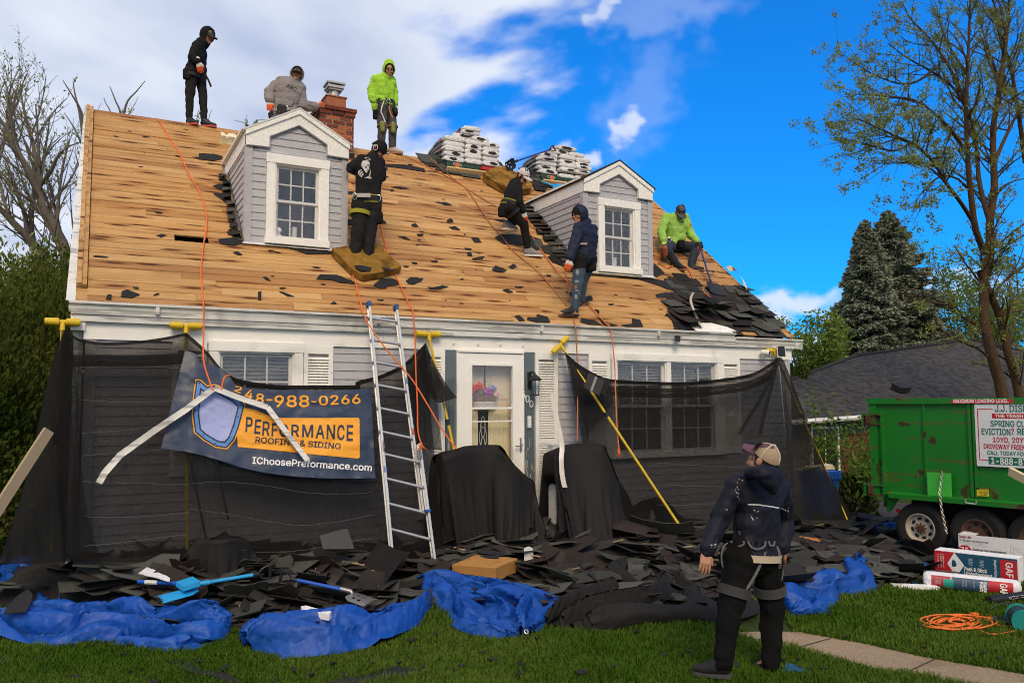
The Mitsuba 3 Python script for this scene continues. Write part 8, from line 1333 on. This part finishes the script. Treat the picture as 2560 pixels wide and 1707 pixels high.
def bushy(name, label, c, rad, h, n, lsize, leafm, seed, cat_, group=None, taper=.75, stems=6, shell=.5, stretch=1.3):
    """A dense shrub: lumps of leaves on stems, hollow towards its middle."""
    K = thing(name, label, cat_, group); r = np.random.default_rng(seed); c = np.asarray(c, float); nl = 60; lum = []
    for i in range(nl):
        t = r.random()**.8; a = r.uniform(0, 2*math.pi); rr = rad*(1-taper*t**1.6)*math.sqrt(r.uniform(shell, 1)); lum.append([c[0]+rr*math.cos(a), c[1]+rr*math.sin(a), c[2]+h*t])
    lum = np.array(lum); k = r.integers(0, nl, n); g = r.normal(size=(n, 3)); g /= np.linalg.norm(g, axis=1, keepdims=True); P = lum[k]+g*(r.random((n, 1))**.45)*rad*.36*[1, 1, 1.25]; P[:, 2] = np.maximum(P[:, 2], c[2]+.03); out = P-[c[0], c[1], c[2]+h*.4]; out /= np.linalg.norm(out, axis=1, keepdims=True)
    labels[add(K+'__crown', leaves(P, lsize, r, .4, stretch, out*.6), leafm)] = {'kind': 'stuff'}; add(K+'__stem', cat([tube([c, c+(lum[i]-c)*[.4, .4, .6], lum[i]], [.03, .02, .008], 5, False) for i in r.choice(nl, stems, False)]), 'bark_brown')
for i, (u, v, y, rad, h, lab) in enumerate(((60, 1300, 2.2, 1.1, 3.0, 'dark evergreen shrub at the left edge beside the net'), (165, 1300, 4.2, 1.1, 3.7, 'dark evergreen shrub directly behind the left house corner'), (40, 1200, 6.0, 1.5, 3.7, 'tall evergreen shrub behind the leaning board, further back'), (-90, 1300, 1.4, 1.1, 2.7, 'evergreen shrub cut off by the left edge of the picture'), (150, 1250, 7.2, 1.3, 4.4, 'rearmost evergreen shrub under the leaning bare tree'))):
    p = PY(u, v, y); bushy('evergreen_shrub', lab, A3(p[0], y, .2), rad, h, 17000, .031, 'leaf_hedge', 30+i, 'shrub', 'evergreen shrubs left of the house', .55)
bushy('leafy_bush', 'loose yellow-green bush above the evergreens at far left', PY(20, 1000, 7.6)*[1, 1, 0]+A3(0, 0, 2.2), 1.7, 2.2, 6000, .042, 'leaf_young', 41, 'bush', None, .5, 12)
def spruce(label, u, vt, vb, y, wpx, seed):
    b, t = PY(u, vb, y), PY(u, vt, y); H = t[2]-b[2]; Rm = abs((PY(u+wpx, vb, y)-b)@_R); K = thing('spruce_tree', label, 'tree', 'spruce trees behind the dark roof'); r = np.random.default_rng(seed); P, D_, br = [], [], []
    for i in range(230):
        f = (i/230)**.85; z = t[2]-H*f*.985; L = Rm*(f**.66)*r.uniform(.74, 1.10)+.10; a = i*2.4+r.normal(0, .3); d = A3(math.cos(a), math.sin(a), 0); s = np.linspace(0, 1, 8); q = A3(b[0], b[1], z)+d*L*s[:, None]; q[:, 2] += -L*.30*s**1.1+L*.16*s**3; br.append(tube(q, np.linspace(.035, .01, 8), 4, False)); m = int(90+420*L/Rm); ss = r.random(m)**.62; c = np.stack([np.interp(ss, s, q[:, k]) for k in range(3)], 1); sd = np.cross(d, [0, 0, 1]); off = r.normal(0, 1, m)*(.05+.20*L*(1-ss*.75)); c = c+sd*off[:, None]; c[:, 2] -= np.abs(off)*.25+r.random(m)**2*.26; P.append(c); D_.append(np.tile(d*.7+A3(0, 0, -.25), (m, 1))+sd*np.sign(off)[:, None]*.6)
    P, D_ = np.vstack(P), np.vstack(D_); labels[add(K+'__crown', leaves(P, .12, r, .15, 1.15, D_), 'leaf_spruce')] = {'kind': 'stuff'}; add(K+'__trunk', tube([A3(b[0], b[1], -.3), t], [.28, .03], 8), 'bark_brown', True); labels[add(K+'__branches', cat(br), 'bark_brown')] = {'kind': 'stuff'}
X6 = lambda x, y: V6(x, y)
spruce('left and shorter of the two blue-green spruces behind the dark roof', V6(1350, 0)[0], V6(0, 10)[1], V6(0, 1060)[1], 22., 215/2.6133, 51)
spruce('right and taller of the two blue-green spruces behind the dark roof', V6(1500, 0)[0], V6(0, -50)[1], V6(0, 1060)[1], 23.5, 370/2.6133, 52)
def far_tree(label, u, vt, vb, y, wpx, seed, n=5000, sz=.16, leafm='leaf_spring'):
    b, t = PY(u, vb, y), PY(u, vt, y); H = t[2]+.3; W_ = abs((PY(u+wpx, vb, y)-b)@_R); r = np.random.default_rng(seed); base = A3(b[0], b[1], -.3); limbs = [([base, base+A3(0, 0, H*.5), base+A3(r.normal(0, .3), 0, H*.92)], .16, .03)]
    for i in range(9): a = r.uniform(0, 6.28); limbs.append(([base+A3(0, 0, H*r.uniform(.25, .5)), base+A3(math.cos(a)*W_*.5, math.sin(a)*W_*.5, H*.62), base+A3(math.cos(a)*W_*.85, math.sin(a)*W_*.85, H*r.uniform(.75, .98))], .07, .02))
    return tree('spring_tree', label, limbs, dict(per_m=[1.3, 1.1, 1.], len=(.3, .5), lift=.3, along=.8, rmin=.012, maxlen=2.2, first=.3), 'bark_grey', leafm, n, sz, seed, 2, group='light green trees in the distance', spread=.30)
far_tree('light green tree just right of the house corner, in the distance', 2040, 810, 1010, 20, 75, 61, 6500, .11); far_tree('pale green tree between house corner and spruces', 2085, 850, 1000, 26, 60, 62, 4500, .12); far_tree('yellow-green tree behind the two-stemmed tree, at the right edge', 2530, 640, 900, 19, 120, 63, 7000, .10); far_tree('pale thin tree right of the spruces, over the dark roof', 2400, 760, 900, 24, 90, 64, 4200, .11); far_tree('yellow-green tree cut off by the right edge of the picture', 2650, 690, 900, 25, 150, 65, 5000, .13)
bushy('evergreen_shrub', 'dark cedar just behind the right house corner', PY(1996, 1200, 7.)*[1, 1, 0]+A3(0, 0, -.2), .55, 3.1, 8000, .05, 'leaf_hedge', 71, 'shrub', None, .6)
def sapling(label, pts, y, n, sz, seed, spread=.10):
    r = np.random.default_rng(seed); K = thing('leafy_shrub', label, 'shrub', 'leafy shrubs before the brick house'); tb, P = [], []
    for l in pts: s = spl([PY(*ZN(*q), y+r.normal(0, .15)) for q in l], 12); tb.append(tube(s, np.linspace(.014, .005, 12), 4, False)); P.append(s[3:])
    P = np.vstack(P); c = P[r.integers(0, len(P), n)]+r.normal(0, spread, (n, 3)); labels[add(K+'__crown', leaves(c, sz, r, .2, 1.2), 'leaf_shrub')] = {'kind': 'stuff'}; add(K+'__stem', cat(tb), 'bark_brown')
sapling('young leafy shrub by the brick house window, left of the bin', [[(330, 1250), (300, 900), (250, 700), (215, 520)], [(330, 1250), (330, 900), (380, 700), (440, 650)], [(320, 1200), (260, 1000), (230, 850)], [(340, 1200), (370, 1000), (400, 900), (380, 950)]], 3.6, 420, .05, 81, .13)
sapling('leafy shrub with red stems against the bricks beside the dumpster', [[(560, 1450), (560, 1150), (520, 900), (480, 790)], [(580, 1450), (600, 1150), (640, 900), (690, 780)], [(600, 1450), (660, 1200), (700, 1050)], [(540, 1450), (500, 1200), (470, 1000), (500, 950)], [(600, 1400), (640, 1120), (600, 1000)]], 2.6, 1000, .045, 82, .14)
sapling('bright green broad-leaved shrub touching the dumpster corner', [[(690, 1450), (680, 1250), (660, 1100), (640, 1040)], [(700, 1450), (705, 1200), (700, 1000)], [(680, 1400), (640, 1250), (620, 1150)]], 1.6, 420, .06, 83, .12)
bushy('leafy_shrub', 'dark low shrub at the foot of the dumpster beside the bin', PY(2130, 1300, 1.8)*[1, 1, 0]+A3(0, 0, -.25), .42, .75, 2200, .05, 'leaf_hedge', 84, 'shrub', None, .4)
